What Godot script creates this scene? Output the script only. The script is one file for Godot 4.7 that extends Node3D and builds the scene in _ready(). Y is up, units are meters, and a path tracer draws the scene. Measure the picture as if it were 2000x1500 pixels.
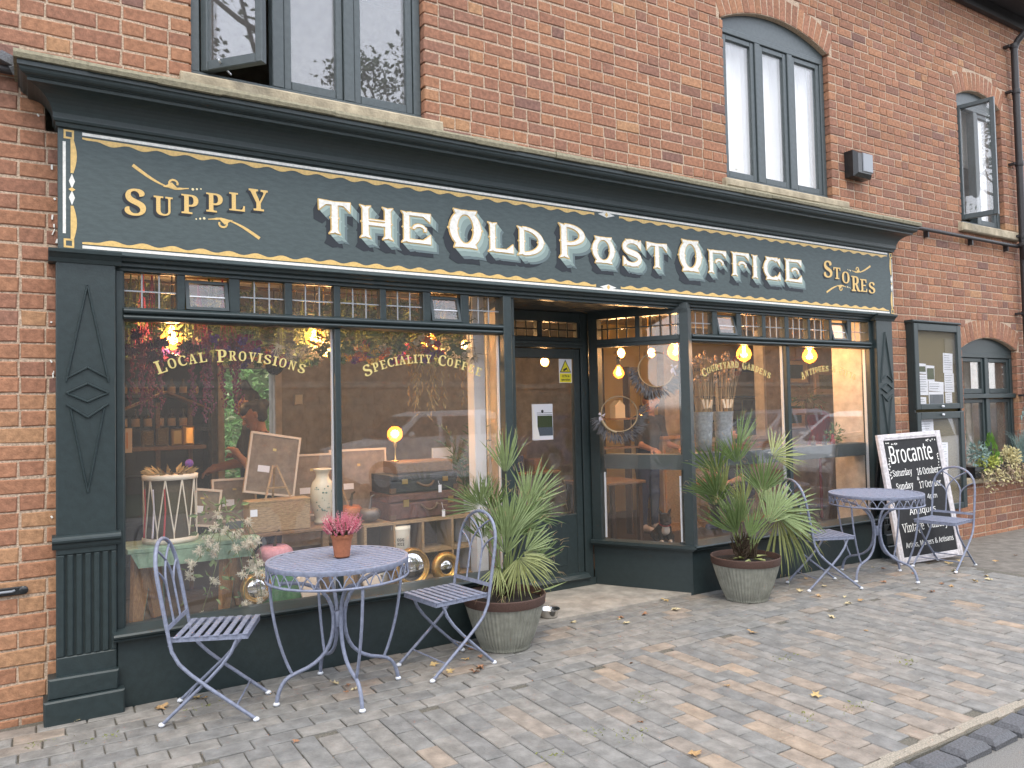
extends Node3D

var M := {}
var T := {}
var RN := RandomNumberGenerator.new()

func _ready() -> void:
	RN.seed = 7
	set_view()
	make_textures()
	make_materials()
	build_ground()
	build_building()
	build_shopfront()
	build_sign()
	build_room()
	build_street()
	build_wall_things()
	build_furniture()
	build_plants()
	build_board()
	build_display()
	build_right_room()
	build_people()
	build_leaves()

# ---------------------------------------------------------------- view, sky, light
func set_view() -> void:
	var cam = Camera3D.new()
	cam.name = "camera"
	cam.fov = 53.1
	cam.near = 0.05
	cam.far = 400.0
	cam.transform = Transform3D(Basis(Vector3(0.851298, -0.021663, 0.524235), Vector3(0.000349, 0.999171, 0.040721), Vector3(-0.524682, -0.034483, 0.850600)).orthonormalized(), Vector3(0, 1.55, 4.75))
	add_child(cam)
	cam.current = true
	var sm = ProceduralSkyMaterial.new()
	sm.sky_top_color = Color(0.80, 0.83, 0.90)
	sm.sky_horizon_color = Color(0.93, 0.935, 0.94)
	sm.sky_curve = 0.22
	sm.ground_bottom_color = Color(0.35, 0.34, 0.33)
	sm.ground_horizon_color = Color(0.6, 0.6, 0.6)
	var cn = FastNoiseLite.new()
	cn.seed = 5
	cn.frequency = 0.012
	cn.fractal_octaves = 5
	var ct = NoiseTexture2D.new()
	ct.width = 1024
	ct.height = 512
	ct.seamless = true
	ct.noise = cn
	var cg = Gradient.new()
	cg.set_color(0, Color(1, 1, 1, 0.0))
	cg.set_color(1, Color(1, 1, 1, 0.22))
	ct.color_ramp = cg
	sm.sky_cover = ct
	var sky = Sky.new()
	sky.sky_material = sm
	var e = Environment.new()
	e.background_mode = Environment.BG_SKY
	e.sky = sky
	e.background_energy_multiplier = 1.5
	e.tonemap_mode = Environment.TONE_MAPPER_LINEAR
	e.tonemap_exposure = 2.55
	e.sdfgi_enabled = true
	e.ssao_enabled = true
	e.ssil_enabled = true
	var we = WorldEnvironment.new()
	we.name = "world_environment"
	we.environment = e
	add_child(we)
	var sun = DirectionalLight3D.new()
	sun.name = "sun"
	sun.light_color = Color(1.0, 0.965, 0.91)
	sun.light_energy = 0.30
	sun.light_angular_distance = 22.0
	sun.shadow_enabled = true
	sun.rotation_degrees = Vector3(-58, -22, 0)
	add_child(sun)

# ---------------------------------------------------------------- textures and materials
func noise_tex(key: String, freq: float, oct: int, lo: float, hi: float, kind = FastNoiseLite.TYPE_SIMPLEX_SMOOTH, size := 512) -> void:
	var n = FastNoiseLite.new()
	n.noise_type = kind
	n.seed = T.size() * 13 + 3
	n.frequency = freq
	n.fractal_octaves = oct
	n.fractal_gain = 0.6
	var t = NoiseTexture2D.new()
	t.width = size
	t.height = size
	t.seamless = true
	t.noise = n
	var g = Gradient.new()
	g.set_color(0, Color(lo, lo, lo))
	g.set_color(1, Color(hi, hi, hi))
	t.color_ramp = g
	T[key] = t

func make_textures() -> void:
	noise_tex("grain", 0.035, 6, 0.60, 1.0)
	noise_tex("soft", 0.012, 5, 0.78, 1.0)
	noise_tex("paint", 0.02, 5, 0.84, 1.0)
	noise_tex("speck", 0.22, 3, 0.5, 1.0)
	noise_tex("stain", 0.008, 6, 0.70, 1.0)
	noise_tex("bump", 0.06, 6, 0.0, 1.0)
	noise_tex("face", 0.018, 6, 0.72, 1.0)
	noise_tex("cell", 0.05, 2, 0.35, 1.0, FastNoiseLite.TYPE_CELLULAR)

func lin(r: float, g: float, b: float) -> Color:
	return Color(r, g, b).linear_to_srgb()

func mt(key: String, c: Color, rough = 0.7, tex := "", scale := Vector3.ONE, bump := 0.0, metal := 0.0, world := false) -> StandardMaterial3D:
	var m = StandardMaterial3D.new()
	m.resource_name = key
	m.albedo_color = c
	m.roughness = rough
	m.metallic = metal
	if tex != "":
		m.albedo_texture = T[tex]
		m.uv1_triplanar = true
		m.uv1_world_triplanar = world
		m.uv1_scale = scale
		if bump != 0.0:
			m.heightmap_enabled = true
			m.heightmap_texture = T["bump"]
			m.heightmap_scale = bump
	M[key] = m
	return m

func emit(key: String, c: Color, energy: float) -> StandardMaterial3D:
	var m = mt(key, c, 0.5)
	m.emission_enabled = true
	m.emission = c
	m.emission_energy_multiplier = energy
	return m

func make_materials() -> void:
	var V = Vector3.ONE
	var tones = [[0.410, 0.196, 0.118], [0.362, 0.174, 0.112], [0.450, 0.222, 0.126], [0.310, 0.156, 0.110], [0.480, 0.250, 0.138], [0.388, 0.188, 0.118], [0.268, 0.142, 0.112], [0.500, 0.278, 0.150], [0.345, 0.174, 0.120], [0.428, 0.208, 0.120]]
	for i in tones.size():
		var c: Array = tones[i]
		mt("brick%d" % i, lin(c[0], c[1], c[2]), 0.93, "face", V * 2.6, 0.16, 0.0, true)
	var bs = mt("brick_many", Color.WHITE, 0.93, "face", V * 2.6, 0.16, 0.0, true)
	bs.vertex_color_use_as_albedo = true
	mt("mortar", lin(0.72, 0.55, 0.41), 0.95, "grain", V * 3.0, 0.3, 0.0, true)
	var pt = [[0.250, 0.246, 0.232], [0.275, 0.266, 0.248], [0.225, 0.223, 0.214], [0.300, 0.282, 0.256], [0.345, 0.285, 0.228], [0.310, 0.268, 0.226], [0.268, 0.256, 0.234], [0.385, 0.305, 0.230]]
	for i in pt.size():
		var c: Array = pt[i]
		mt("paver%d" % i, lin(c[0], c[1], c[2]), 0.88, "stain", V * 1.7, 0.3, 0.0, true)
	var ps = mt("paver_many", Color.WHITE, 0.88, "stain", V * 1.7, 0.3, 0.0, true)
	ps.vertex_color_use_as_albedo = true
	mt("joint", lin(0.20, 0.185, 0.15), 0.97, "grain", V * 4.0, 0.3, 0.0, true)
	mt("verge_grass", lin(0.10, 0.13, 0.05), 0.95, "speck", V * 0.8, 0.3, 0.0, true)
	mt("house_stone", lin(0.20, 0.165, 0.115), 0.95, "stain", V * 0.5, 0.3, 0.0, true)
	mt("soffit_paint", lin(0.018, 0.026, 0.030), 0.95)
	mt("road", lin(0.30, 0.29, 0.27), 0.92, "speck", V * 1.6, 0.4, 0.0, true)
	mt("asphalt", lin(0.115, 0.11, 0.105), 0.95, "speck", V * 2.0, 0.3, 0.0, true)
	mt("tarmac", lin(0.205, 0.185, 0.16), 0.95, "stain", V * 1.5, 0.3, 0.0, true)
	mt("concrete", lin(0.42, 0.39, 0.345), 0.9, "stain", V * 1.1, 0.15, 0.0, true)
	mt("sett", lin(0.15, 0.155, 0.17), 0.8, "grain", V * 4.0, 0.3, 0.0, true)
	mt("grout", lin(0.47, 0.42, 0.34), 0.95, "grain", V * 5.0, 0.2, 0.0, true)
	mt("green", lin(0.026, 0.041, 0.044), 0.42, "paint", V * 1.6, 0.04, 0.0, true)
	mt("green_sign", lin(0.064, 0.090, 0.094), 0.6, "paint", Vector3(1.2, 4.0, 1.2), 0.03, 0.0, true)
	mt("grey_green", lin(0.072, 0.092, 0.100), 0.45, "paint", V * 2.0, 0.05, 0.0, true)
	mt("stone", lin(0.50, 0.43, 0.31), 0.9, "stain", V * 1.5, 0.2, 0.0, true)
	mt("lichen", lin(0.36, 0.33, 0.23), 0.95, "stain", V * 6.0, 0.5, 0.0, true)
	mt("lead", lin(0.30, 0.31, 0.33), 0.55, "grain", V * 5.0, 0.2, 0.4)
	mt("came", lin(0.33, 0.35, 0.37), 0.4, "", V, 0.0, 0.5)
	mt("white", lin(0.78, 0.77, 0.74), 0.6)
	mt("sign_white", lin(0.86, 0.85, 0.80), 0.6, "paint", V * 3.0)
	mt("gold", lin(0.78, 0.53, 0.19), 0.5, "paint", V * 4.0)
	mt("pale_gold", lin(0.78, 0.66, 0.38), 0.55)
	mt("sign_black", lin(0.010, 0.015, 0.022), 0.6)
	mt("shade_a", lin(0.205, 0.275, 0.265), 0.6)
	mt("shade_b", lin(0.110, 0.150, 0.160), 0.6)
	mt("shade_c", lin(0.300, 0.385, 0.365), 0.6)
	var leafgold = mt("window_gold", lin(0.56, 0.46, 0.18), 0.55)
	leafgold.resource_name = "window_gold"
	var gl = StandardMaterial3D.new()
	gl.resource_name = "glass"
	gl.transparency = BaseMaterial3D.TRANSPARENCY_ALPHA
	gl.albedo_color = Color(1, 1, 1, 0.02)
	gl.roughness = 0.0
	gl.metallic_specular = 0.62
	M["glass"] = gl
	var gt = gl.duplicate()
	gt.metallic_specular = 0.75
	gt.albedo_color = Color(0.8, 0.85, 0.9, 0.25)
	M["glass_upper"] = gt
	var gb = gl.duplicate()
	gb.albedo_color = Color(0.95, 0.62, 0.28, 0.18)
	M["bulb_glass"] = gb
	mt("blue_iron", lin(0.262, 0.295, 0.405), 0.55, "stain", V * 7.0, 0.08)
	mt("foot_white", lin(0.62, 0.65, 0.70), 0.6)
	mt("terracotta", lin(0.43, 0.16, 0.085), 0.9, "soft", V * 6.0, 0.1)
	mt("zinc_pot", lin(0.33, 0.335, 0.285), 0.55, "stain", V * 3.0, 0.1)
	mt("rust_rim", lin(0.115, 0.062, 0.048), 0.75, "grain", V * 5.0, 0.1)
	mt("soil", lin(0.035, 0.024, 0.018), 1.0, "grain", V * 12.0, 1.0)
	mt("steel", lin(0.62, 0.61, 0.59), 0.18, "", V, 0.0, 1.0)
	mt("galv", lin(0.42, 0.47, 0.52), 0.42, "stain", V * 6.0, 0.05, 0.65)
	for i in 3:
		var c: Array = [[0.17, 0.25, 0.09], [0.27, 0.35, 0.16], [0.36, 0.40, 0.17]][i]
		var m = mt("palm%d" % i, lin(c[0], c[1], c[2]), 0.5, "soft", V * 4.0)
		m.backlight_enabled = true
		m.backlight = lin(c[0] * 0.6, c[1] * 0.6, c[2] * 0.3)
	mt("palm_dry", lin(0.36, 0.27, 0.15), 0.8)
	mt("petiole", lin(0.17, 0.22, 0.08), 0.6)
	mt("fibre", lin(0.11, 0.075, 0.045), 1.0, "grain", V * 10.0, 0.5)
	mt("heather_pink", lin(0.52, 0.135, 0.19), 0.85)
	mt("heather_pale", lin(0.56, 0.27, 0.29), 0.85)
	mt("heather_green", lin(0.10, 0.10, 0.05), 0.9)
	mt("dark_plastic", lin(0.016, 0.018, 0.020), 0.25)
	mt("grey_plastic", lin(0.22, 0.24, 0.27), 0.35)
	mt("pipe_black", lin(0.030, 0.027, 0.029), 0.5, "paint", V * 3.0)
	mt("slate_board", lin(0.022, 0.023, 0.026), 0.75, "soft", V * 3.0)
	mt("chalk", lin(0.82, 0.82, 0.80), 0.9)
	mt("board_frame", lin(0.72, 0.69, 0.72), 0.6, "soft", V * 3.0)
	mt("cork", lin(0.36, 0.285, 0.13), 0.95, "cell", V * 5.0)
	mt("paper", lin(0.74, 0.75, 0.80), 0.8)
	mt("paper_print", lin(0.20, 0.25, 0.32), 0.8, "cell", V * 18.0)
	mt("print_green", lin(0.12, 0.17, 0.07), 0.8, "cell", V * 22.0)
	mt("print_dark", lin(0.02, 0.02, 0.025), 0.8)
	mt("print_yellow", lin(0.80, 0.70, 0.03), 0.6)
	mt("room_wall", lin(0.46, 0.375, 0.27), 0.9, "soft", V * 0.8)
	mt("room_wall_grey", lin(0.40, 0.365, 0.30), 0.9, "soft", V * 0.8)
	mt("room_pale", lin(0.68, 0.61, 0.52), 0.85, "soft", V * 0.8)
	mt("room_yellow", lin(0.62, 0.50, 0.25), 0.9)
	mt("ceiling", lin(0.66, 0.60, 0.52), 0.9, "soft", V * 0.6)
	mt("floor_wood", lin(0.085, 0.055, 0.035), 0.5, "grain", Vector3(0.8, 1, 6))
	mt("wood_pale", lin(0.50, 0.33, 0.17), 0.6, "grain", Vector3(1.2, 9, 9), 0.05)
	mt("wood_mid", lin(0.29, 0.165, 0.075), 0.6, "grain", Vector3(1.2, 9, 9), 0.05)
	mt("wood_dark", lin(0.105, 0.058, 0.03), 0.55, "grain", Vector3(1.2, 9, 9), 0.05)
	mt("pine", lin(0.60, 0.30, 0.10), 0.6, "grain", Vector3(8, 1.2, 8), 0.05)
	mt("mint", lin(0.27, 0.42, 0.29), 0.6, "stain", V * 3.0)
	mt("mint_dark", lin(0.13, 0.33, 0.15), 0.6, "stain", V * 3.0)
	mt("black_shelf", lin(0.016, 0.017, 0.021), 0.6)
	mt("drum_body", lin(0.14, 0.11, 0.065), 0.95, "speck", V * 8.0, 0.5)
	mt("rope", lin(0.66, 0.60, 0.50), 0.9)
	mt("ribbon_red", lin(0.42, 0.04, 0.05), 0.7)
	mt("ribbon_black", lin(0.02, 0.02, 0.03), 0.7)
	mt("dry_leaf", lin(0.40, 0.28, 0.11), 0.9, "soft", V * 8.0)
	mt("purple_head", lin(0.14, 0.05, 0.26), 0.9)
	mt("plum", lin(0.055, 0.014, 0.040), 0.95)
	mt("magenta", lin(0.30, 0.04, 0.10), 0.9)
	mt("amaranth", lin(0.30, 0.045, 0.12), 0.95, "speck", V * 12.0, 1.0)
	mt("flower_cream", lin(0.60, 0.52, 0.36), 0.9)
	mt("flower_yellow", lin(0.60, 0.38, 0.05), 0.9)
	mt("flower_orange", lin(0.55, 0.17, 0.04), 0.9)
	mt("stem_green", lin(0.12, 0.155, 0.06), 0.9)
	mt("stem_grey", lin(0.22, 0.22, 0.18), 0.9)
	mt("straw", lin(0.34, 0.23, 0.11), 0.9)
	mt("poppy", lin(0.30, 0.215, 0.15), 0.9)
	mt("fluff", lin(0.68, 0.64, 0.52), 0.95)
	mt("vine_leaf", lin(0.13, 0.19, 0.07), 0.8)
	mt("gilt", lin(0.62, 0.36, 0.09), 0.32, "soft", V * 9.0, 0.05, 0.75)
	mt("mirror", lin(0.88, 0.88, 0.88), 0.02, "", V, 0.0, 1.0)
	mt("pink", lin(0.62, 0.30, 0.36), 0.8, "soft", V * 6.0)
	mt("copper", lin(0.40, 0.12, 0.035), 0.45, "soft", V * 8.0, 0.1, 0.3)
	mt("pewter", lin(0.19, 0.165, 0.15), 0.42, "soft", V * 8.0, 0.1, 0.5)
	mt("vase_cream", lin(0.62, 0.57, 0.44), 0.25)
	mt("vase_print", lin(0.16, 0.24, 0.20), 0.35)
	mt("case_brown", lin(0.135, 0.055, 0.038), 0.6, "stain", V * 4.0)
	mt("case_black", lin(0.030, 0.036, 0.042), 0.6, "stain", V * 4.0)
	mt("leather", lin(0.10, 0.055, 0.03), 0.6)
	mt("canvas_back", lin(0.27, 0.215, 0.165), 0.85, "soft", V * 2.0)
	mt("canvas_edge", lin(0.62, 0.52, 0.42), 0.7)
	mt("cream_enamel", lin(0.66, 0.62, 0.52), 0.35)
	mt("bottle_glass", lin(0.10, 0.07, 0.035), 0.15)
	mt("bottle_label", lin(0.56, 0.44, 0.34), 0.8)
	mt("bottle_dark", lin(0.012, 0.012, 0.016), 0.2)
	mt("brass", lin(0.60, 0.42, 0.15), 0.3, "", V, 0.0, 0.9)
	mt("lavender", lin(0.125, 0.125, 0.135), 0.95)
	mt("willow", lin(0.30, 0.235, 0.15), 0.8)
	mt("muslin", lin(0.66, 0.62, 0.70), 0.9)
	mt("red_velvet", lin(0.17, 0.012, 0.018), 0.8)
	mt("picture_a", lin(0.10, 0.16, 0.16), 0.8, "cell", V * 6.0)
	mt("picture_b", lin(0.34, 0.33, 0.10), 0.8, "stain", V * 7.0)
	mt("picture_c", lin(0.14, 0.24, 0.15), 0.8, "cell", V * 5.0)
	mt("mount", lin(0.62, 0.50, 0.36), 0.85)
	mt("pumpkin", lin(0.58, 0.15, 0.02), 0.6)
	mt("skin", lin(0.40, 0.215, 0.145), 0.6)
	mt("house_leaf", lin(0.06, 0.13, 0.04), 0.5)
	mt("garden_leaf", Color.WHITE, 0.7).vertex_color_use_as_albedo = true
	mt("tree_leaf", Color.WHITE, 0.8).vertex_color_use_as_albedo = true
	mt("bark", lin(0.10, 0.075, 0.05), 0.95, "grain", Vector3(4, 1, 4), 0.5)
	mt("coping", lin(0.42, 0.38, 0.30), 0.95, "stain", V * 0.7, 0.3, 0.0, true)
	mt("car_white", lin(0.72, 0.73, 0.74), 0.25)
	mt("car_blue", lin(0.06, 0.075, 0.14), 0.25)
	mt("car_silver", lin(0.36, 0.37, 0.40), 0.28, "", V, 0.0, 0.4)
	mt("car_glass", lin(0.02, 0.023, 0.026), 0.08)
	mt("tyre", lin(0.015, 0.015, 0.016), 0.9)
	mt("alloy", lin(0.45, 0.46, 0.48), 0.3, "", V, 0.0, 0.8)
	mt("lamp_red", lin(0.40, 0.02, 0.02), 0.2)
	mt("person_col", Color.WHITE, 0.8).vertex_color_use_as_albedo = true
	mt("hair", lin(0.013, 0.009, 0.008), 0.55)
	mt("eye", lin(0.5, 0.48, 0.45), 0.3)
	emit("filament", Color(1.0, 0.70, 0.34), 9.0)
	emit("bulb_glow", Color(1.0, 0.62, 0.26), 2.0)
	emit("spot_glow", Color(1.0, 0.82, 0.56), 12.0)
	for i in 4:
		var c: Array = [[0.58, 0.42, 0.19], [0.50, 0.32, 0.15], [0.38, 0.20, 0.11], [0.66, 0.56, 0.34]][i]
		mt("fallen%d" % i, lin(c[0], c[1], c[2]), 0.85, "soft", V * 12.0)

# ---------------------------------------------------------------- shapes
func mb() -> SurfaceTool:
	var st = SurfaceTool.new()
	st.begin(Mesh.PRIMITIVE_TRIANGLES)
	return st

func tri(st: SurfaceTool, a: Vector3, b: Vector3, c: Vector3, out: Vector3) -> void:
	var n = (c - a).cross(b - a)
	if n.length_squared() < 1e-16:
		return
	n = n.normalized()
	if n.dot(out) < 0.0:
		var t = b
		b = c
		c = t
		n = -n
	st.set_normal(n)
	st.add_vertex(a)
	st.set_normal(n)
	st.add_vertex(b)
	st.set_normal(n)
	st.add_vertex(c)

func quad(st: SurfaceTool, a: Vector3, b: Vector3, c: Vector3, d: Vector3, out: Vector3) -> void:
	tri(st, a, b, c, out)
	tri(st, a, c, d, out)

func box(st: SurfaceTool, c: Vector3, s: Vector3, bs = Basis.IDENTITY) -> void:
	var h = s * 0.5
	for ax in 3:
		for sg in [-1.0, 1.0]:
			var n = Vector3.ZERO
			n[ax] = sg
			var u = Vector3.ZERO
			u[(ax + 1) % 3] = h[(ax + 1) % 3]
			var v = Vector3.ZERO
			v[(ax + 2) % 3] = h[(ax + 2) % 3]
			var o = n * h[ax]
			quad(st, c + bs * (o - u - v), c + bs * (o + u - v), c + bs * (o + u + v), c + bs * (o - u + v), bs * n)

func bx(st: SurfaceTool, x0: float, x1: float, y0: float, y1: float, z0: float, z1: float) -> void:
	box(st, Vector3((x0 + x1) / 2, (y0 + y1) / 2, (z0 + z1) / 2), Vector3(absf(x1 - x0), absf(y1 - y0), absf(z1 - z0)))

# a box with chamfered edges on its +Z side (bricks, pavers laid with that side outward)
func chamfer(c: Vector3, s: Vector3, b: float, jig = 0.0) -> ArrayMesh:
	var st = mb()
	chamfer_into(st, c, s, b, Basis.IDENTITY, jig)
	return st.commit()

func chamfer_into(st: SurfaceTool, c: Vector3, s: Vector3, b: float, bs = Basis.IDENTITY, jig := 0.0) -> void:
	var h = s * 0.5
	var f = []
	var g = []
	var k = []
	for q in [[-1, -1], [1, -1], [1, 1], [-1, 1]]:
		var j = Vector3(RN.randf_range(-jig, jig), RN.randf_range(-jig, jig), RN.randf_range(-jig, jig) * 0.5)
		f.append(c + bs * (Vector3(q[0] * (h.x - b), q[1] * (h.y - b), h.z) + j))
		g.append(c + bs * (Vector3(q[0] * h.x, q[1] * h.y, h.z - b) + j))
		k.append(c + bs * Vector3(q[0] * h.x, q[1] * h.y, -h.z))
	quad(st, f[0], f[1], f[2], f[3], bs.z)
	for i in 4:
		var n: int = (i + 1) % 4
		var o: Vector3 = (g[i] + g[n]) * 0.5 - c
		quad(st, f[i], f[n], g[n], g[i], o.normalized() + bs.z)
		quad(st, g[i], g[n], k[n], k[i], o - bs.z * o.dot(bs.z))

func tube(st: SurfaceTool, pts: Array, r0: float, r1 = -1.0, sides := 6, flat := 1.0, up := Vector3.ZERO) -> void:
	if r1 < 0.0:
		r1 = r0
	var n = pts.size()
	var rings = []
	var u = Vector3.ZERO
	for i in n:
		var d: Vector3 = (pts[mini(i + 1, n - 1)] - pts[maxi(i - 1, 0)])
		if d.length_squared() < 1e-14:
			d = Vector3.UP
		d = d.normalized()
		if up != Vector3.ZERO:
			u = up
		elif i == 0:
			u = Vector3.UP if absf(d.y) < 0.9 else Vector3.RIGHT
		u = u - d * u.dot(d)
		if u.length_squared() < 1e-8:
			u = d.cross(Vector3(0.3, 0.5, 0.8))
		u = u.normalized()
		var w = d.cross(u)
		var r: float = lerpf(r0, r1, float(i) / maxf(1.0, n - 1))
		var ring = []
		for k in sides:
			var a = TAU * (k + 0.5) / sides
			var nn: Vector3 = u * cos(a) * flat + w * sin(a)
			ring.append([pts[i] + nn * r, (u * cos(a) + w * sin(a) * flat).normalized()])
		rings.append(ring)
	for i in n - 1:
		for k in sides:
			var k2: int = (k + 1) % sides
			svert(st, [rings[i][k], rings[i + 1][k], rings[i + 1][k2]])
			svert(st, [rings[i][k], rings[i + 1][k2], rings[i][k2]])
	for e in [0, n - 1]:
		var cc: Vector3 = pts[e]
		var out: Vector3 = (pts[0] - pts[mini(1, n - 1)]) if e == 0 else (pts[n - 1] - pts[maxi(0, n - 2)])
		for k in sides:
			tri(st, cc, rings[e][k][0], rings[e][(k + 1) % sides][0], out)

func svert(st: SurfaceTool, vs: Array) -> void:
	var n: Vector3 = (vs[2][0] - vs[0][0]).cross(vs[1][0] - vs[0][0])
	if n.length_squared() < 1e-18:
		return
	if n.dot(vs[0][1] + vs[1][1] + vs[2][1]) < 0.0:
		vs = [vs[0], vs[2], vs[1]]
	for v in vs:
		st.set_normal(v[1])
		st.add_vertex(v[0])

# revolve [r, y] points about the y axis
func lathe(st: SurfaceTool, prof: Array, c = Vector3.ZERO, seg := 24, rib := 0, ribd := 0.0, bs := Basis.IDENTITY, lobes := 0, lobed := 0.0) -> void:
	var rows = []
	for i in prof.size():
		var p: Vector2 = prof[i]
		var t: Vector2 = prof[mini(i + 1, prof.size() - 1)] - prof[maxi(i - 1, 0)]
		var nr = Vector2(t.y, -t.x).normalized()
		var row = []
		for k in seg + 1:
			var a = TAU * k / seg
			var r = p.x
			if rib > 0:
				r += ribd * cos(a * rib)
			if lobes > 0:
				r *= 1.0 - lobed * (1.0 - absf(sin(a * lobes * 0.5)))
			var nn = Vector3(cos(a) * nr.x, nr.y, sin(a) * nr.x)
			if rib > 0 and r > 0.01:
				nn = (nn + Vector3(-sin(a), 0, cos(a)) * (ribd * rib * sin(a * rib) / r)).normalized()
			row.append([c + bs * Vector3(cos(a) * r, p.y, sin(a) * r), bs * nn])
		rows.append(row)
	for i in prof.size() - 1:
		for k in seg:
			svert(st, [rows[i][k], rows[i + 1][k], rows[i + 1][k + 1]])
			svert(st, [rows[i][k], rows[i + 1][k + 1], rows[i][k + 1]])

func ball(st: SurfaceTool, c: Vector3, r: Vector3, seg = 10, rings := 6, bs := Basis.IDENTITY) -> void:
	var rows = []
	for i in rings + 1:
		var p = PI * i / rings - PI / 2
		var row = []
		for k in seg + 1:
			var a = TAU * k / seg
			var d = Vector3(cos(p) * cos(a), sin(p), cos(p) * sin(a))
			row.append([c + bs * (d * r), bs * (d / r).normalized()])
		rows.append(row)
	for i in rings:
		for k in seg:
			svert(st, [rows[i][k], rows[i + 1][k], rows[i + 1][k + 1]])
			svert(st, [rows[i][k], rows[i + 1][k + 1], rows[i][k + 1]])

# a polygon in the plane of xf.x, xf.y given thickness along xf.z from z0 to z1
func prism(st: SurfaceTool, poly: PackedVector2Array, z0: float, z1: float, xf = Transform3D.IDENTITY) -> void:
	var idx = Geometry2D.triangulate_polygon(poly)
	for i in range(0, idx.size(), 3):
		for z in [z0, z1]:
			var p = []
			for k in 3:
				var q = poly[idx[i + k]]
				p.append(xf * Vector3(q.x, q.y, z))
			tri(st, p[0], p[1], p[2], xf.basis.z * (1.0 if z == maxf(z0, z1) else -1.0))
	var cw = Geometry2D.is_polygon_clockwise(poly)
	for i in poly.size():
		var a = poly[i]
		var b = poly[(i + 1) % poly.size()]
		var o = Vector2(b.y - a.y, a.x - b.x) * (1.0 if not cw else -1.0)
		quad(st, xf * Vector3(a.x, a.y, z0), xf * Vector3(b.x, b.y, z0), xf * Vector3(b.x, b.y, z1), xf * Vector3(a.x, a.y, z1), xf.basis * Vector3(o.x, o.y, 0))

# a closed profile of (z, y) points swept along x, with its ends capped
func mould(st: SurfaceTool, prof: Array, x0: float, x1: float, xf = Transform3D.IDENTITY) -> void:
	var poly = PackedVector2Array()
	for p in prof:
		poly.append(p)
	prism(st, poly, x0, x1, xf * Transform3D(Basis(Vector3(0, 0, 1), Vector3(0, 1, 0), Vector3(1, 0, 0)), Vector3.ZERO))

func leaf(st: SurfaceTool, a: Vector3, b: Vector3, w: float, side: Vector3, fold = 0.25) -> void:
	var m = a.lerp(b, 0.45)
	var up = (b - a).cross(side).normalized() * w * fold
	var s = side.normalized() * w * 0.5
	var L = m - s + up
	var R = m + s + up
	tri(st, a, L, m, up)
	tri(st, a, m, R, up)
	tri(st, L, b, m, up)
	tri(st, m, b, R, up)

func rv(s: float) -> Vector3:
	return Vector3(RN.randf_range(-s, s), RN.randf_range(-s, s), RN.randf_range(-s, s))

func bez(a: Vector3, b: Vector3, c: Vector3, n = 8) -> Array:
	var o = []
	for i in n + 1:
		var t = float(i) / n
		o.append(a.lerp(b, t).lerp(b.lerp(c, t), t))
	return o

# ---------------------------------------------------------------- nodes
func numbered(called: String) -> String:
	if not has_node(called):
		return called
	var k = 1
	while has_node("%s_%03d" % [called, k]):
		k += 1
	return "%s_%03d" % [called, k]

var part_count := {}
func obj(called: String, st, m, parent: Node = self) -> MeshInstance3D:
	var o = MeshInstance3D.new()
	if parent == self:
		o.name = numbered(called)
	else:
		var key = [parent.get_instance_id(), called]
		var k: int = part_count.get(key, 0)
		part_count[key] = k + 1
		o.name = called if k == 0 else "%s_%03d" % [called, k]
	o.mesh = st.commit() if st is SurfaceTool else st
	o.material_override = M[m] if m is String else m
	parent.add_child(o, true)
	return o

func struct(called: String, st, m) -> MeshInstance3D:
	var o = obj(called, st, m)
	o.set_meta("kind", "structure")
	return o

func tag(o: Node, label: String, category: String, group = "") -> Node:
	o.set_meta("label", label)
	o.set_meta("category", category)
	if group != "":
		o.set_meta("group", group)
	return o

func thing(called: String, label: String, category: String, at = Vector3.ZERO, turn := 0.0, group := "") -> Node3D:
	var o = Node3D.new()
	o.name = numbered(called)
	add_child(o)
	o.position = at
	o.rotation.y = turn
	tag(o, label, category, group)
	return o

func dup(src: Node3D, label: String, at: Vector3, turn = 0.0) -> Node3D:
	var r: Node3D = src.duplicate()
	r.name = numbered(String(src.name).rstrip("_0123456789"))
	add_child(r)
	r.position = at
	r.rotation.y = turn
	r.set_meta("label", label)
	return r

func text_mesh(s: String, font: String, weight: int, depth = 0.002) -> TextMesh:
	var f = SystemFont.new()
	f.font_names = PackedStringArray([font])
	f.font_weight = weight
	var t = TextMesh.new()
	t.text = s
	t.font = f
	t.font_size = 48
	t.pixel_size = 0.01
	t.depth = depth
	t.curve_step = 1.2
	return t

# one word or letter fitted to a box in the plane of xf
func lettering(called: String, s: String, m: String, parent: Node, xf: Transform3D, w: float, h: float, font = "Droid Serif", weight := 700) -> MeshInstance3D:
	var t = text_mesh(s, font, weight, 0.1)
	var bb = t.get_aabb()
	var sc = Vector3(w / maxf(bb.size.x, 0.001), h / maxf(bb.size.y, 0.001), 0.015)
	if w <= 0.0:
		sc.x = sc.y
	var o = obj(called, t, m, parent)
	var c = bb.position + bb.size * 0.5
	o.transform = xf * Transform3D(Basis.from_scale(sc), Vector3(-c.x * sc.x, -c.y * sc.y, -c.z * sc.z))
	return o

# ---------------------------------------------------------------- ground, pavement, building
func in_view(p: Vector3, margin = 0.12) -> bool:
	var b = Basis(Vector3(0.851298, -0.021663, 0.524235), Vector3(0.000349, 0.999171, 0.040721), Vector3(-0.524682, -0.034483, 0.850600))
	var q = b.transposed() * (p - Vector3(0, 1.55, 4.75))
	if q.z > -0.2:
		return false
	return absf(q.x / -q.z) < 0.666 + margin and absf(q.y / -q.z) < 0.5 + margin

func near_first(a: Array, b: Array) -> bool:
	return a[0] < b[0]

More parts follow.
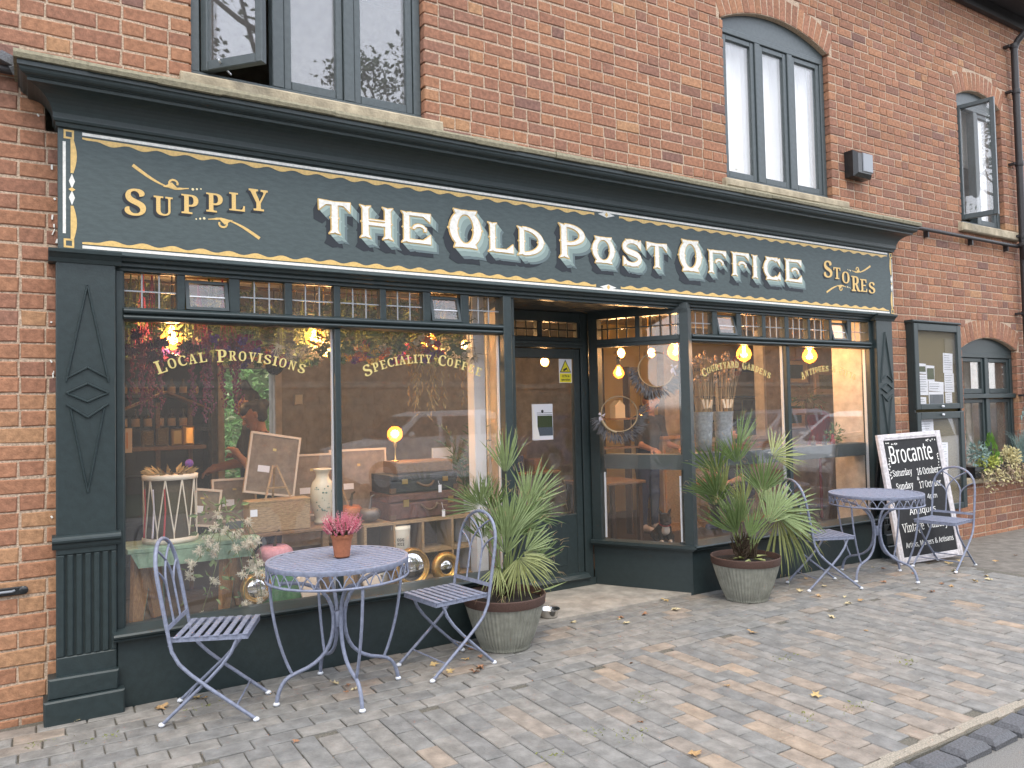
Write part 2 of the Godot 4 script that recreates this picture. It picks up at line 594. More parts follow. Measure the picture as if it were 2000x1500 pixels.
func build_ground() -> void:
	var st = mb()
	quad(st, Vector3(-160, -0.075, 160), Vector3(160, -0.075, 160), Vector3(160, -0.075, -160), Vector3(-160, -0.075, -160), Vector3.UP)
	struct("ground", st, "asphalt")
	st = mb()
	bx(st, -60, 60, -0.2, -0.045, 2.85, 9.0)
	struct("road", st, "road")
	st = mb()
	bx(st, 7.47, 40, -0.2, -0.012, 0.0, 2.58)
	bx(st, 7.47, 40, -0.2, -0.010, 2.58, 2.85)
	struct("side_pavement", st, "tarmac")
	st = mb()
	bx(st, 2.93, 4.64, -0.1, 0.012, -0.78, 0.055)
	struct("entrance_slab", st, "concrete")
	var pav = mb()
	bx(pav, -30, 7.47, -0.2, -0.011, 0.0, 2.735)
	bx(pav, -30, 7.47, -0.2, -0.05, 2.735, 2.85)
	var P = struct("pavement", pav, "joint")
	# grout line inside the kerb
	st = mb()
	for i in 60:
		var x = -1.0 + i * 0.145
		box(st, Vector3(x, -0.008, 2.70 + RN.randf_range(-0.008, 0.008)), Vector3(0.15, 0.012, 0.05 + RN.randf_range(-0.012, 0.016)))
	obj("grout_line", st, "grout", P)
	var meshes = []
	for i in 4:
		meshes.append(chamfer(Vector3.ZERO, Vector3(0.2155, 0.1075, 0.05), 0.0045, 0.0018))
	var spots = []   # [distance, x, z, turned, shade]
	for r in 8:
		var z = 0.132 + r * 0.1155
		for i in 46:
			var x = -1.9 + i * 0.2225 + (0.111 if r % 2 else 0.0) + r * 0.013
			if x > 7.36:
				continue
			var rx = RN.randf()
			var s = [0, 2, 6, 6, 3][RN.randi() % 5]
			if rx < 0.10 + (0.15 if r < 2 else 0.0):
				s = [4, 5, 5][RN.randi() % 3]
			spots.append([0.0, x, z, 0, s])
	for cidx in 84:
		var x = -1.9 + cidx * 0.1105
		for j in 9:
			var z = 1.115 + j * 0.2225 + [0.0, 0.11, 0.05, 0.16, 0.085][cidx % 5] - 0.11
			var hl = 1.0
			if z > 2.70:
				continue
			if z - 0.107 < 1.01:
				hl = (z + 0.107 - 1.01) / 0.214
				z = 1.01 + hl * 0.107
			if z + 0.107 * hl > 2.675:
				var e = z + 0.107 * hl - 2.675
				hl -= e / 0.214
				z -= e / 2
			if hl < 0.22:
				continue
			var s = [0, 0, 1, 2, 6, 3][RN.randi() % 6]
			var warm = 0.27 * exp(-pow((x - 3.35) / 1.1, 2.0)) + 0.03
			if RN.randf() < warm:
				s = [4, 5, 7, 5, 4][RN.randi() % 5]
			spots.append([0.0, x, z, hl, s])
	var seen = []
	var rest = []
	for p in spots:
		var w = Vector3(p[1], 0, p[2])
		p[0] = w.distance_to(Vector3(0.4, 1.55, 4.0))
		if in_view(w, 0.02):
			seen.append(p)
		else:
			rest.append(p)
	seen.sort_custom(near_first)
	var many = []
	for i in seen.size():
		if i < 296:
			var p: Array = seen[i]
			var o = obj("paver", meshes[RN.randi() % 4], "paver%d" % p[4], P)
			o.transform = paver_at(p)
		else:
			many.append(seen[i])
	many.append_array(rest)
	crowd("paver_field", meshes[0], "paver_many", many.map(paver_at), many.map(func(p): return M["paver%d" % p[4]].albedo_color.srgb_to_linear()), P)
	# blue brick kerb
	for i in 34:
		var x = -0.6 + i * 0.232
		var o = obj("kerb_block", chamfer(Vector3.ZERO, Vector3(0.205 + RN.randf_range(-0.02, 0.012), 0.135, 0.2), 0.022, 0.007), "sett", P)
		o.transform = Transform3D(Basis(Vector3(1, 0, 0), Vector3(0, 0, -1), Vector3(0, 1, 0)) * Basis.from_euler(Vector3(RN.randf_range(-0.05, 0.02), RN.randf_range(-0.05, 0.05), RN.randf_range(-0.06, 0.06))), Vector3(x, -0.103 + RN.randf_range(-0.008, 0.006), 2.795))

func paver_at(p: Array) -> Transform3D:
	var b = Basis(Vector3(1, 0, 0), Vector3(0, 0, -1), Vector3(0, 1, 0))
	var sc = 1.0
	if p[3]:
		b = Basis(Vector3(0, 0, -1), Vector3(-1, 0, 0), Vector3(0, 1, 0))
		sc = p[3]
	var h = hash([snappedf(p[1], 0.001), snappedf(p[2], 0.001)])
	var j = float(h % 1000) / 1000.0 - 0.5
	var k = float((h / 1000) % 1000) / 1000.0 - 0.5
	return Transform3D(b * Basis.from_euler(Vector3(j * 0.016, k * 0.016, j * 0.008)) * Basis.from_scale(Vector3(sc, 1, 1)), Vector3(p[1] + k * 0.002, -0.025 + k * 0.0045, p[2]))

func crowd(called: String, mesh: Mesh, m: String, where: Array, cols: Array, parent: Node) -> MultiMeshInstance3D:
	var mm = MultiMesh.new()
	mm.transform_format = MultiMesh.TRANSFORM_3D
	mm.use_colors = true
	mm.mesh = mesh
	mm.instance_count = where.size()
	for i in where.size():
		mm.set_instance_transform(i, where[i])
		mm.set_instance_color(i, cols[i])
	var o = MultiMeshInstance3D.new()
	o.name = called
	o.multimesh = mm
	o.material_override = M[m]
	o.set_meta("kind", "stuff")
	parent.add_child(o, true)
	return o

# openings: x0, x1, bottom, springing, rise of the arch, sill bottom
var OPEN := [[0.767, 2.271, 3.56, 5.05, 0.16], [5.236, 6.72, 3.57, 5.05, 0.165], [9.085, 10.06, 3.60, 5.11, 0.12], [8.975, 10.19, 0.68, 2.155, 0.13]]
const BH := 0.0877

func arc_r(o: Array) -> float:
	var w: float = o[1] - o[0]
	return (w * w / 4 + o[4] * o[4]) / (2 * o[4])

# the part of a course at height y that an opening takes up; grow adds the brick arch
func taken(o: Array, y: float, grow: float) -> Array:
	var xm: float = (o[0] + o[1]) / 2
	var R = arc_r(o)
	var yc: float = o[3] + o[4] - R
	if y < o[2] - 0.005:
		return []
	if y < o[3]:
		var half: float = (o[1] - o[0]) / 2
		if grow == 0.12:
			half += 0.014
		elif grow > 0.0 and y > o[3] - 0.02:
			half += 0.03
		return [xm - half, xm + half]
	var q = (R + grow) * (R + grow) - (y - yc) * (y - yc)
	if q <= 0.0:
		return []
	var h = sqrt(q)
	h = minf(h, (o[1] - o[0]) / 2 + grow * 0.32)
	return [xm - h, xm + h]

func free_spans(y: float, grow: float) -> Array:
	var cuts = []
	for o in OPEN:
		var t = taken(o, y, grow)
		if t.size():
			cuts.append(t)
	for s in [[0.70, 2.39, 3.47, 3.56], [5.17, 6.92, 3.49, 3.57], [9.0, 10.33, 3.5, 3.6], [8.86, 10.42, 0.60, 0.68]]:
		if y > s[2] and y < s[3] + 0.001:
			cuts.append([s[0], s[1]])
	if y < 3.10:
		cuts.append([0.095, 7.5])
	elif y < 3.42:
		cuts.append([0.03, 7.56])
	cuts.sort_custom(near_first)
	var out = []
	var x = -1.3
	for c in cuts:
		if c[0] > x + 0.01:
			out.append([x, c[0]])
		x = maxf(x, c[1])
	if x < 10.95:
		out.append([x, 10.95])
	return out

func brick_tone(x: float, y: float) -> int:
	var r = RN.randf()
	if x < 0.1 and y < 1.7:
		return [4, 7, 2, 4, 0, 7, 9, 2][RN.randi() % 8]
	if r < 0.07:
		return [6, 3, 8][RN.randi() % 3]
	if r < 0.13:
		return [4, 7, 2][RN.randi() % 3]
	return [0, 1, 5, 9, 8, 2, 0, 5][RN.randi() % 8]

func build_building() -> void:
	var B = thing("brick_building", "red brick two storey building with arched casement windows behind the dark green shopfront", "building")
	var core = mb()
	var ncut = int(6.45 / (BH / 2))
	for k in ncut:
		var y0 = -0.1 + k * BH / 2
		for s in free_spans(y0 + BH / 4, 0.12):
			bx(core, s[0], s[1], y0, y0 + BH / 2, -0.26, -0.0065)
	for o in OPEN:
		var R = arc_r(o)
		var yc: float = o[3] + o[4] - R
		var ha = asin((o[1] - o[0]) / 2 / R)
		for i in 16:
			var pts = []
			for e in [[0, 0.001], [1, 0.001], [1, 0.2], [0, 0.2]]:
				var a: float = ha * (1.16 if e[1] > 0.1 else 1.0) * ((i + e[0]) / 8.0 - 1.0)
				pts.append(Vector2((o[0] + o[1]) / 2 + sin(a) * (R + e[1]), yc + cos(a) * (R + e[1])))
			prism(core, PackedVector2Array(pts), -0.258, -0.0068)
	obj("wall", core, "mortar", B)
	# bricks
	var items = []   # [distance, centre, length, tone, basis]
	for k in 74:
		var y = -0.06 + k * BH + BH / 2
		for s in free_spans(y, 0.235):
			var x: float = s[0] + (0.0 if k % 2 else -0.115)
			var row = RandomNumberGenerator.new()
			row.seed = k * 31 + int(s[0] * 10)
			while x < s[1] - 0.005:
				var L = 0.233
				if k % 2 == 1 and row.randf() < 0.86 or k % 2 == 0 and row.randf() < 0.15:
					L = 0.111
				var a = maxf(x, s[0] + 0.0005)
				var b = minf(x + L, s[1] - 0.0005)
				if s[1] - b < 0.05:
					b = s[1] - 0.0005
				if b - a > 0.03:
					items.append([0.0, Vector3((a + b) / 2 + row.randf_range(-0.0015, 0.0015), y + row.randf_range(-0.0022, 0.0022), -0.05 + row.randf_range(-0.0025, 0.002)), b - a, brick_tone(a, y), Basis.from_euler(Vector3(row.randf_range(-0.012, 0.012), row.randf_range(-0.006, 0.006), row.randf_range(-0.007, 0.007)))])
				x = b + 0.0105
	for o in OPEN:
		var R = arc_r(o)
		var yc: float = o[3] + o[4] - R
		var half = asin(((o[1] - o[0]) / 2 + 0.02) / R)
		var n = int(round(2 * half * (R + 0.03) / 0.084))
		for i in n:
			var a = -half + (i + 0.5) * 2 * half / n
			var c = Vector3((o[0] + o[1]) / 2 + sin(a) * (R + 0.112), yc + cos(a) * (R + 0.112), -0.052 + RN.randf_range(-0.002, 0.002))
			items.append([0.0, c, 0.222, [0, 1, 5, 9, 2][RN.randi() % 5], Basis(Vector3(0, 0, 1), PI / 2 - a)])
	var seen = []
	var rest = []
	for it in items:
		it[0] = it[1].distance_to(Vector3(0, 1.55, 4.75))
		if in_view(it[1], 0.01):
			seen.append(it)
		else:
			rest.append(it)
	seen.sort_custom(near_first)
	var cache = {}
	for i in mini(298, seen.size()):
		var it: Array = seen[i]
		var key = [int(round(it[2] * 100)), i % 3]
		if not cache.has(key):
			cache[key] = chamfer(Vector3.ZERO, Vector3(it[2], 0.0765, 0.10), 0.0055, 0.0024)
		var o = obj("brick", cache[key], "brick%d" % it[3], B)
		o.transform = Transform3D(it[4], it[1])
	var many = seen.slice(298) + rest
	crowd("brickwork", chamfer(Vector3.ZERO, Vector3(0.2, 0.0765, 0.10), 0.005, 0.002), "brick_many", many.map(func(it): return Transform3D(it[4] * Basis.from_scale(Vector3(it[2] / 0.2, 1, 1)), it[1])), many.map(func(it): return M["brick%d" % it[3]].albedo_color.srgb_to_linear() * RN.randf_range(0.88, 1.1)), B)
	# the rest of the shell: side and back walls, floors and roof
	var sh = mb()
	bx(sh, -1.3, -1.05, -0.1, 6.4, -3.85, -0.262)
	bx(sh, 10.7, 10.95, -0.1, 6.4, -3.85, -0.262)
	bx(sh, -1.05, 1.62, -0.1, 6.4, -3.85, -3.65)
	bx(sh, 2.16, 10.7, -0.1, 6.4, -3.85, -3.65)
	bx(sh, 1.62, 2.16, 2.06, 6.4, -3.85, -3.65)
	obj("rear_wall", sh, "room_wall_grey", B)
	sh = mb()
	bx(sh, -1.04, 10.69, 2.72, 3.0, -3.64, -0.265)
	obj("upper_floor", sh, "ceiling", B)
	sh = mb()
	quad(sh, Vector3(-1.5, 6.45, 0.34), Vector3(11.1, 6.45, 0.34), Vector3(11.1, 8.2, -2.0), Vector3(-1.5, 8.2, -2.0), Vector3(0, 1, 1))
	quad(sh, Vector3(-1.5, 6.45, -4.2), Vector3(11.1, 6.45, -4.2), Vector3(11.1, 8.2, -2.0), Vector3(-1.5, 8.2, -2.0), Vector3(0, 1, -1))
	bx(sh, -1.5, 11.1, 6.38, 6.445, -4.2, 0.30)
	obj("roof", sh, "pipe_black", B)
	# gutter under the eaves
	sh = mb()
	var gp = []
	for i in 9:
		var a = PI + PI * i / 8
		gp.append(Vector2(0.33 + cos(a) * 0.07, 6.38 + sin(a) * 0.07))
	for i in range(8, -1, -1):
		var a = PI + PI * i / 8
		gp.append(Vector2(0.33 + cos(a) * 0.064, 6.38 + sin(a) * 0.064))
	mould(sh, gp, -1.5, 11.1)
	obj("gutter", sh, "pipe_black", B)
	sh = mb()
	bx(sh, -1.3, 10.95, 6.22, 6.37, 0.002, 0.06)
	obj("fascia_board", sh, "pipe_black", B)
	# sills
	for s in [[0.70, 2.39, 3.472, 3.558], [5.17, 6.92, 3.492, 3.568], [9.0, 10.33, 3.502, 3.598], [8.86, 10.42, 0.602, 0.678]]:
		sh = mb()
		chamfer_into(sh, Vector3((s[0] + s[1]) / 2, (s[2] + s[3]) / 2, -0.045), Vector3(s[1] - s[0], s[3] - s[2], 0.20), 0.012, Basis.IDENTITY, 0.003)
		obj("sill", sh, "stone", B)
	arched_window(B, OPEN[0], "grey_green", [0.0, 1.0 / 3, 2.0 / 3, 1.0], 0, true)
	arched_window(B, OPEN[1], "grey_green", [0.0, 1.0 / 3, 2.0 / 3, 1.0], -1, false)
	arched_window(B, OPEN[2], "grey_green", [0.0, 0.5, 1.0], 0, false)
	arched_window(B, OPEN[3], "green", [0.0, 0.5, 1.0], -1, false)
	# white curtains inside the middle window, a blind in the far one, pale room behind the lower one
	var cu = mb()
	var last = Vector3.ZERO
	for i in 75:
		var x = 5.26 + i * 0.0195
		var p = Vector3(x, 0, -0.24 + 0.018 * sin(i * 0.9) + 0.012 * sin(i * 0.37))
		if i:
			quad(cu, Vector3(last.x, 3.6, last.z), Vector3(p.x, 3.6, p.z), Vector3(p.x, 5.15, p.z), Vector3(last.x, 5.15, last.z), Vector3(0, 0, 1))
		last = p
	obj("curtain", cu, "white", B)
	for i in 16:
		var bl = mb()
		box(bl, Vector3(9.57, 4.4 + i * 0.05, -0.2), Vector3(0.9, 0.004, 0.045), Basis.from_euler(Vector3(-0.6, 0, 0)))
		obj("blind_slat", bl, "white", B)
	cu = mb()
	bx(cu, 8.9, 10.3, 0.62, 2.4, -0.62, -0.6)
	bx(cu, 9.25, 9.35, 0.7, 2.2, -0.55, -0.45)
	bx(cu, 9.85, 9.95, 0.7, 2.2, -0.55, -0.45)
	obj("inner_screen", cu, "room_pale", B)
	# lead flashing scrap and remains of mortar where the cornice meets the wall
	sh = mb()
	for i in 14:
		var y = RN.randf_range(0.9, 3.2)
		box(sh, Vector3(0.075 + RN.randf_range(-0.02, 0.012) - (maxf(0, y - 3.08) * 0.6), y, 0.004), Vector3(RN.randf_range(0.004, 0.010), RN.randf_range(0.008, 0.035), 0.006), Basis.from_euler(Vector3(0, 0, RN.randf_range(-0.6, 0.6))))
	obj("mortar_smear", sh, "white", B).set_meta("kind", "stuff")

func bar(st: SurfaceTool, x0: float, x1: float, y0: float, y1: float, z: float, d = 0.05) -> void:
	chamfer_into(st, Vector3((x0 + x1) / 2, (y0 + y1) / 2, z - d / 2), Vector3(x1 - x0, y1 - y0, d), minf(0.005, minf(x1 - x0, y1 - y0) * 0.3))

func arched_window(B: Node3D, o: Array, paint: String, cols: Array, opened: int, deep: bool) -> void:
	var x0: float = o[0]
	var x1: float = o[1]
	var y0: float = o[2]
	var ys: float = o[3] - 0.1
	var z = -0.055
	var W = obj("window", null_frame(o, z), paint, B)
	var cw = x1 - x0 - 0.11
	var lowrise = o[2] < 2.0
	var mid = 1.60 if lowrise else 0.0
	for i in cols.size() - 1:
		var a: float = x0 + 0.055 + cw * cols[i]
		var b: float = x0 + 0.055 + cw * cols[i + 1]
		if i > 0:
			var st = mb()
			bar(st, a - 0.036, a + 0.036, y0 + 0.052, ys - 0.004, z + 0.004, 0.09)
			obj("mullion", st, paint, W)
			a += 0.036
		if i < cols.size() - 2:
			b -= 0.036
		var parts = [[y0 + 0.055, ys - 0.004]] if not lowrise else [[y0 + 0.055, mid - 0.03], [mid + 0.03, ys - 0.004]]
		for p in parts:
			var pivot = Transform3D(Basis.IDENTITY, Vector3(a + 0.003, p[0], z - 0.012))
			if i == opened:
				pivot = Transform3D(Basis(Vector3.UP, -deg_to_rad(48.0 if deep else 76.0)), Vector3(a + 0.003, p[0], z))
			var w = b - a - 0.006
			var h: float = p[1] - p[0] - 0.003
			var st = mb()
			var t = 0.047
			bar(st, 0, t, 0, h, 0, 0.045)
			bar(st, w - t, w, 0, h, 0, 0.045)
			bar(st, t, w - t, 0, t + 0.012, -0.001, 0.043)
			bar(st, t, w - t, h - t, h, -0.001, 0.043)
			obj("casement_frame", st, paint, W).transform = pivot
			st = mb()
			bx(st, t - 0.004, w - t + 0.004, t, h - t + 0.004, -0.024, -0.020)
			if not lowrise:
				bx(st, t - 0.004, w - t + 0.004, t, h - t + 0.004, -0.040, -0.036)
			obj("pane", st, "glass", W).transform = pivot
	if lowrise:
		var st = mb()
		bar(st, x0 + 0.02, x1 + 0.015, mid - 0.027, mid + 0.027, z + 0.03, 0.12)
		obj("transom", st, paint, W)
	if opened == 0 and deep:
		var st = mb()
		tube(st, [Vector3(1.0, 3.635, -0.06), Vector3(0.93, 3.65, 0.02), Vector3(0.90, 3.64, 0.1)], 0.006, 0.006, 5)
		obj("window_stay", st, "foot_white", W)

func null_frame(o: Array, z: float) -> SurfaceTool:
	var st = mb()
	var x0: float = o[0]
	var x1: float = o[1]
	var ys: float = o[3] - 0.1
	bar(st, x0, x0 + 0.055, o[2] + 0.05, ys, z, 0.09)
	bar(st, x1 - 0.055, x1, o[2] + 0.05, ys, z, 0.09)
	bar(st, x0, x1, o[2], o[2] + 0.05, z + 0.008, 0.11)
	var R = arc_r(o)
	var xm = (x0 + x1) / 2
	var yc: float = o[3] + o[4] - R
	var poly = PackedVector2Array([Vector2(x0, ys), Vector2(x1, ys)])
	for i in 15:
		var a = asin((x1 - x0) / 2 / R) * (1.0 - 2.0 * i / 14)
		poly.append(Vector2(xm + sin(a) * R, yc + cos(a) * R - 0.001))
	prism(st, poly, z - 0.06, z - 0.006)
	bar(st, x0 + 0.002, x1 - 0.002, ys - 0.004, ys + 0.05, z + 0.001, 0.05)
	return st

# ---------------------------------------------------------------- shopfront
var SF: Node3D

func strip(called: String, prof: Array, x0: float, x1: float, m = "green", parent: Node = null) -> MeshInstance3D:
	var st = mb()
	mould(st, prof, x0, x1)
	return obj(called, st, m, parent if parent else SF)

func rect_bar(called: String, x0: float, x1: float, y0: float, y1: float, z: float, d: float, m = "green", parent: Node = null) -> MeshInstance3D:
	var st = mb()
	bar(st, x0, x1, y0, y1, z, d)
	return obj(called, st, m, parent if parent else SF)

func bead_profile() -> Array:
	# two rounded beads, one above the other, with a groove between
	var p = [Vector2(-0.05, 2.17), Vector2(0.02, 2.17)]
	for i in 7:
		var a = PI / 2 - PI * i / 6
		p.append(Vector2(0.030 + cos(a) * 0.022, 2.148 + sin(a) * 0.016))
	p.append(Vector2(0.024, 2.131))
	for i in 7:
		var a = PI / 2 - PI * i / 6
		p.append(Vector2(0.024 + cos(a) * 0.022, 2.113 + sin(a) * 0.014))
	p.append(Vector2(0.012, 2.096))
	p.append(Vector2(-0.05, 2.096))
	return p

func build_shopfront() -> void:
	SF = thing("shopfront", "dark green painted timber shopfront with big windows, recessed door and lettered sign board", "shopfront")
	pilaster(0.078, 0.358, 0.02, 0.388, true)
	pilaster(7.236, 7.508, 7.19, 7.56, false)
	# cornice: profile (z, y), mitred and returned to the wall at both ends
	var cp = [Vector2(0.10, 3.098), Vector2(0.118, 3.098), Vector2(0.122, 3.118), Vector2(0.132, 3.122), Vector2(0.136, 3.135)]
	for i in 9:
		var a = PI * 0.5 * i / 8
		cp.append(Vector2(0.136 + 0.125 * (1.0 - cos(a)), 3.140 + 0.115 * sin(a)))
	cp.append_array([Vector2(0.272, 3.257), Vector2(0.274, 3.272), Vector2(0.284, 3.275)])
	for i in 5:
		var a = PI * 0.5 * i / 4
		cp.append(Vector2(0.284 + 0.03 * sin(a), 3.278 + 0.028 * (1.0 - cos(a))))
	cp.append_array([Vector2(0.318, 3.309), Vector2(0.324, 3.312), Vector2(0.324, 3.336)])
	var st = mb()
	for i in cp.size():
		var p: Vector2 = cp[i]
		if i + 1 < cp.size():
			var q: Vector2 = cp[i + 1]
			var n = Vector3(0, -(q.x - p.x), q.y - p.y)
			quad(st, Vector3(cx0(p.x), p.y, p.x), Vector3(cx1(p.x), p.y, p.x), Vector3(cx1(q.x), q.y, q.x), Vector3(cx0(q.x), q.y, q.x), n)
			for e in 2:
				var a = cx0(p.x) if e == 0 else cx1(p.x)
				var b = cx0(q.x) if e == 0 else cx1(q.x)
				quad(st, Vector3(a, p.y, p.x), Vector3(b, q.y, q.x), Vector3(b, q.y, 0.003), Vector3(a, p.y, 0.003), Vector3(-1 if e == 0 else 1, -0.5, 0))
	obj("cornice", st, "green", SF)
	st = mb()
	var capp = [Vector2(0.345, 3.336), Vector2(0.350, 3.358), Vector2(0.338, 3.378), Vector2(0.004, 3.465), Vector2(0.004, 3.336)]
	for i in 24:
		var xa = -0.105 + i * 7.77 / 24
		var xb = -0.105 + (i + 1) * 7.77 / 24
		var dz = RN.randf_range(-0.008, 0.004)
		var pp = []
		for p in capp:
			pp.append(p + (Vector2(dz, RN.randf_range(-0.003, 0.004)) if p.x > 0.1 else Vector2.ZERO))
		mould(st, pp, xa, xb + 0.001)
	obj("cornice_capping", st, "lichen", SF)
	st = mb()
	box(st, Vector3(-0.135, 3.425, 0.05), Vector3(0.09, 0.045, 0.10), Basis.from_euler(Vector3(0.2, 0.2, -0.3)))
	box(st, Vector3(-0.10, 3.385, 0.06), Vector3(0.05, 0.04, 0.08), Basis.from_euler(Vector3(0.5, 0.1, 0.5)))
	obj("lead_flashing", st, "lead", SF)
	# frieze moulding under the sign board, and head beam
	strip("architrave", [Vector2(-0.04, 2.372), Vector2(0.022, 2.372), Vector2(0.022, 2.388), Vector2(0.045, 2.394), Vector2(0.045, 2.412), Vector2(0.07, 2.418), Vector2(0.078, 2.432), Vector2(0.085, 2.436), Vector2(-0.04, 2.436)], 0.36, 7.236)
	# stall risers and sills
	var sill = [Vector2(-0.05, 0.36), Vector2(0.112, 0.36), Vector2(0.118, 0.368), Vector2(0.112, 0.376), Vector2(0.128, 0.380), Vector2(0.134, 0.392), Vector2(0.126, 0.402), Vector2(-0.005, 0.418), Vector2(-0.05, 0.418)]
	for s in [[0.36, 2.93, 0.34], [4.60, 7.236, 4.574]]:
		rect_bar("stall_riser", s[0], s[1], -0.01, 0.359, 0.07, 0.1)
		strip("window_sill", sill, s[2] if s[0] < 1 else s[0] - 0.02, s[1] + 0.015)
	# posts and mullions
	rect_bar("post", 0.360, 0.400, 0.41, 2.372, 0.035, 0.09)
	rect_bar("post", 0.388, 0.408, 0.41, 2.372, 0.012, 0.05)
	rect_bar("post", 2.838, 2.905, 0.41, 2.374, 0.055, 0.12)
	rect_bar("post", 4.632, 4.712, 0.41, 2.374, 0.03, 0.09)
	rect_bar("post", 7.188, 7.238, 0.41, 2.374, 0.03, 0.1)
	rect_bar("mullion", 1.602, 1.641, 0.415, 2.096, 0.022, 0.07)
	rect_bar("mullion", 5.921, 5.968, 0.415, 2.096, 0.022, 0.07)
	var bead = bead_profile()
	strip("transom", bead, 0.40, 2.845)
	strip("transom", bead, 4.70, 7.20)
	for x in [[0.676, 0.723], [0.965, 1.027], [1.293, 1.34], [1.605, 1.648], [1.917, 1.961], [2.229, 2.287], [2.517, 2.583]]:
		rect_bar("glazing_post", x[0], x[1], 2.168, 2.374, 0.012, 0.06)
	for x in [[4.981, 5.044], [5.281, 5.346], [5.616, 5.664], [5.925, 5.983], [6.257, 6.294], [6.581, 6.621], [6.863, 6.929]]:
		rect_bar("glazing_post", x[0], x[1], 2.168, 2.374, 0.012, 0.06)
	for q in [[0.408, 0.676, 0], [0.723, 0.965, 1], [1.027, 1.293, 0], [1.34, 1.605, 0], [1.648, 1.917, 0], [1.961, 2.229, 0], [2.287, 2.517, 1], [2.583, 2.838, 0], [4.712, 4.981, 0], [5.044, 5.281, 1], [5.346, 5.616, 0], [5.664, 5.925, 0], [5.983, 6.257, 0], [6.294, 6.581, 0], [6.621, 6.863, 1], [6.929, 7.19, 0]]:
		leaded(q[0], q[1], q[2])
	# big panes
	for q in [[0.405, 1.604], [1.639, 2.84], [4.708, 5.923], [5.966, 7.19]]:
		st = mb()
		bx(st, q[0], q[1], 0.41, 2.10, -0.022, -0.016)
		obj("pane", st, "glass", SF)
	for x in [1.5985, 2.8355, 5.9175, 7.186]:
		st = mb()
		bx(st, x - 0.004, x + 0.003, 0.42, 2.095, -0.05, -0.0235)
		obj("white_bead", st, "foot_white", SF)
	gilded_words()
	recess()
	# rail across the right-hand windows, just behind the glass
	st = mb()
	bar(st, 4.66, 7.2, 1.02, 1.147, -0.045, 0.16)
	obj("window_rail", st, "green", SF)

func cx0(z: float) -> float:
	return 0.094 - (z - 0.10) * 0.82

func cx1(z: float) -> float:
	return 7.52 + (z - 0.10) * 0.58

func leaded(x0: float, x1: float, hopper: int) -> void:
	var fr = mb()
	var L = obj("transom_light", mb_frame(x0, x1, hopper), "green", SF)
	if hopper:
		var tilt = Basis(Vector3.RIGHT, -0.24)
		var c = Vector3((x0 + x1) / 2, 2.176, 0.012)
		fr = mb()
		box(fr, c + tilt * Vector3(0, 0.085, 0), Vector3(x1 - x0 - 0.04, 0.148, 0.005), tilt)
		obj("pane", fr, "glass", L)
		fr = mb()
		box(fr, c + tilt * Vector3(0, 0.078, 0.004), Vector3(x1 - x0 - 0.03, 0.007, 0.008), tilt)
		obj("lead_came", fr, "foot_white", L)
		return
	fr = mb()
	bx(fr, x0, x1, 2.17, 2.372, -0.024, -0.019)
	obj("pane", fr, "glass", L)
	for k in 2:
		fr = mb()
		bx(fr, x0 + (x1 - x0) * (k + 1) / 3.0 - 0.004, x0 + (x1 - x0) * (k + 1) / 3.0 + 0.004, 2.17, 2.372, -0.0185, -0.012)
		obj("lead_came", fr, "came", L)
	fr = mb()
	bx(fr, x0, x1, 2.262, 2.270, -0.0188, -0.0125)
	obj("lead_came", fr, "came", L)

func mb_frame(x0: float, x1: float, hopper: int) -> SurfaceTool:
	var st = mb()
	if hopper == 0:
		bx(st, x0, x1, 2.366, 2.373, -0.03, 0.004)
		return st
	var tilt = Basis(Vector3.RIGHT, -0.24)
	var c = Vector3((x0 + x1) / 2, 2.172, 0.014)
	var w = x1 - x0 - 0.006
	for s in [-1, 1]:
		box(st, c + tilt * Vector3(s * (w / 2 - 0.01), 0.09, 0), Vector3(0.02, 0.18, 0.022), tilt)
	box(st, c + tilt * Vector3(0, 0.008, 0), Vector3(w - 0.04, 0.018, 0.022), tilt)
	box(st, c + tilt * Vector3(0, 0.171, 0), Vector3(w - 0.04, 0.018, 0.022), tilt)
	return st

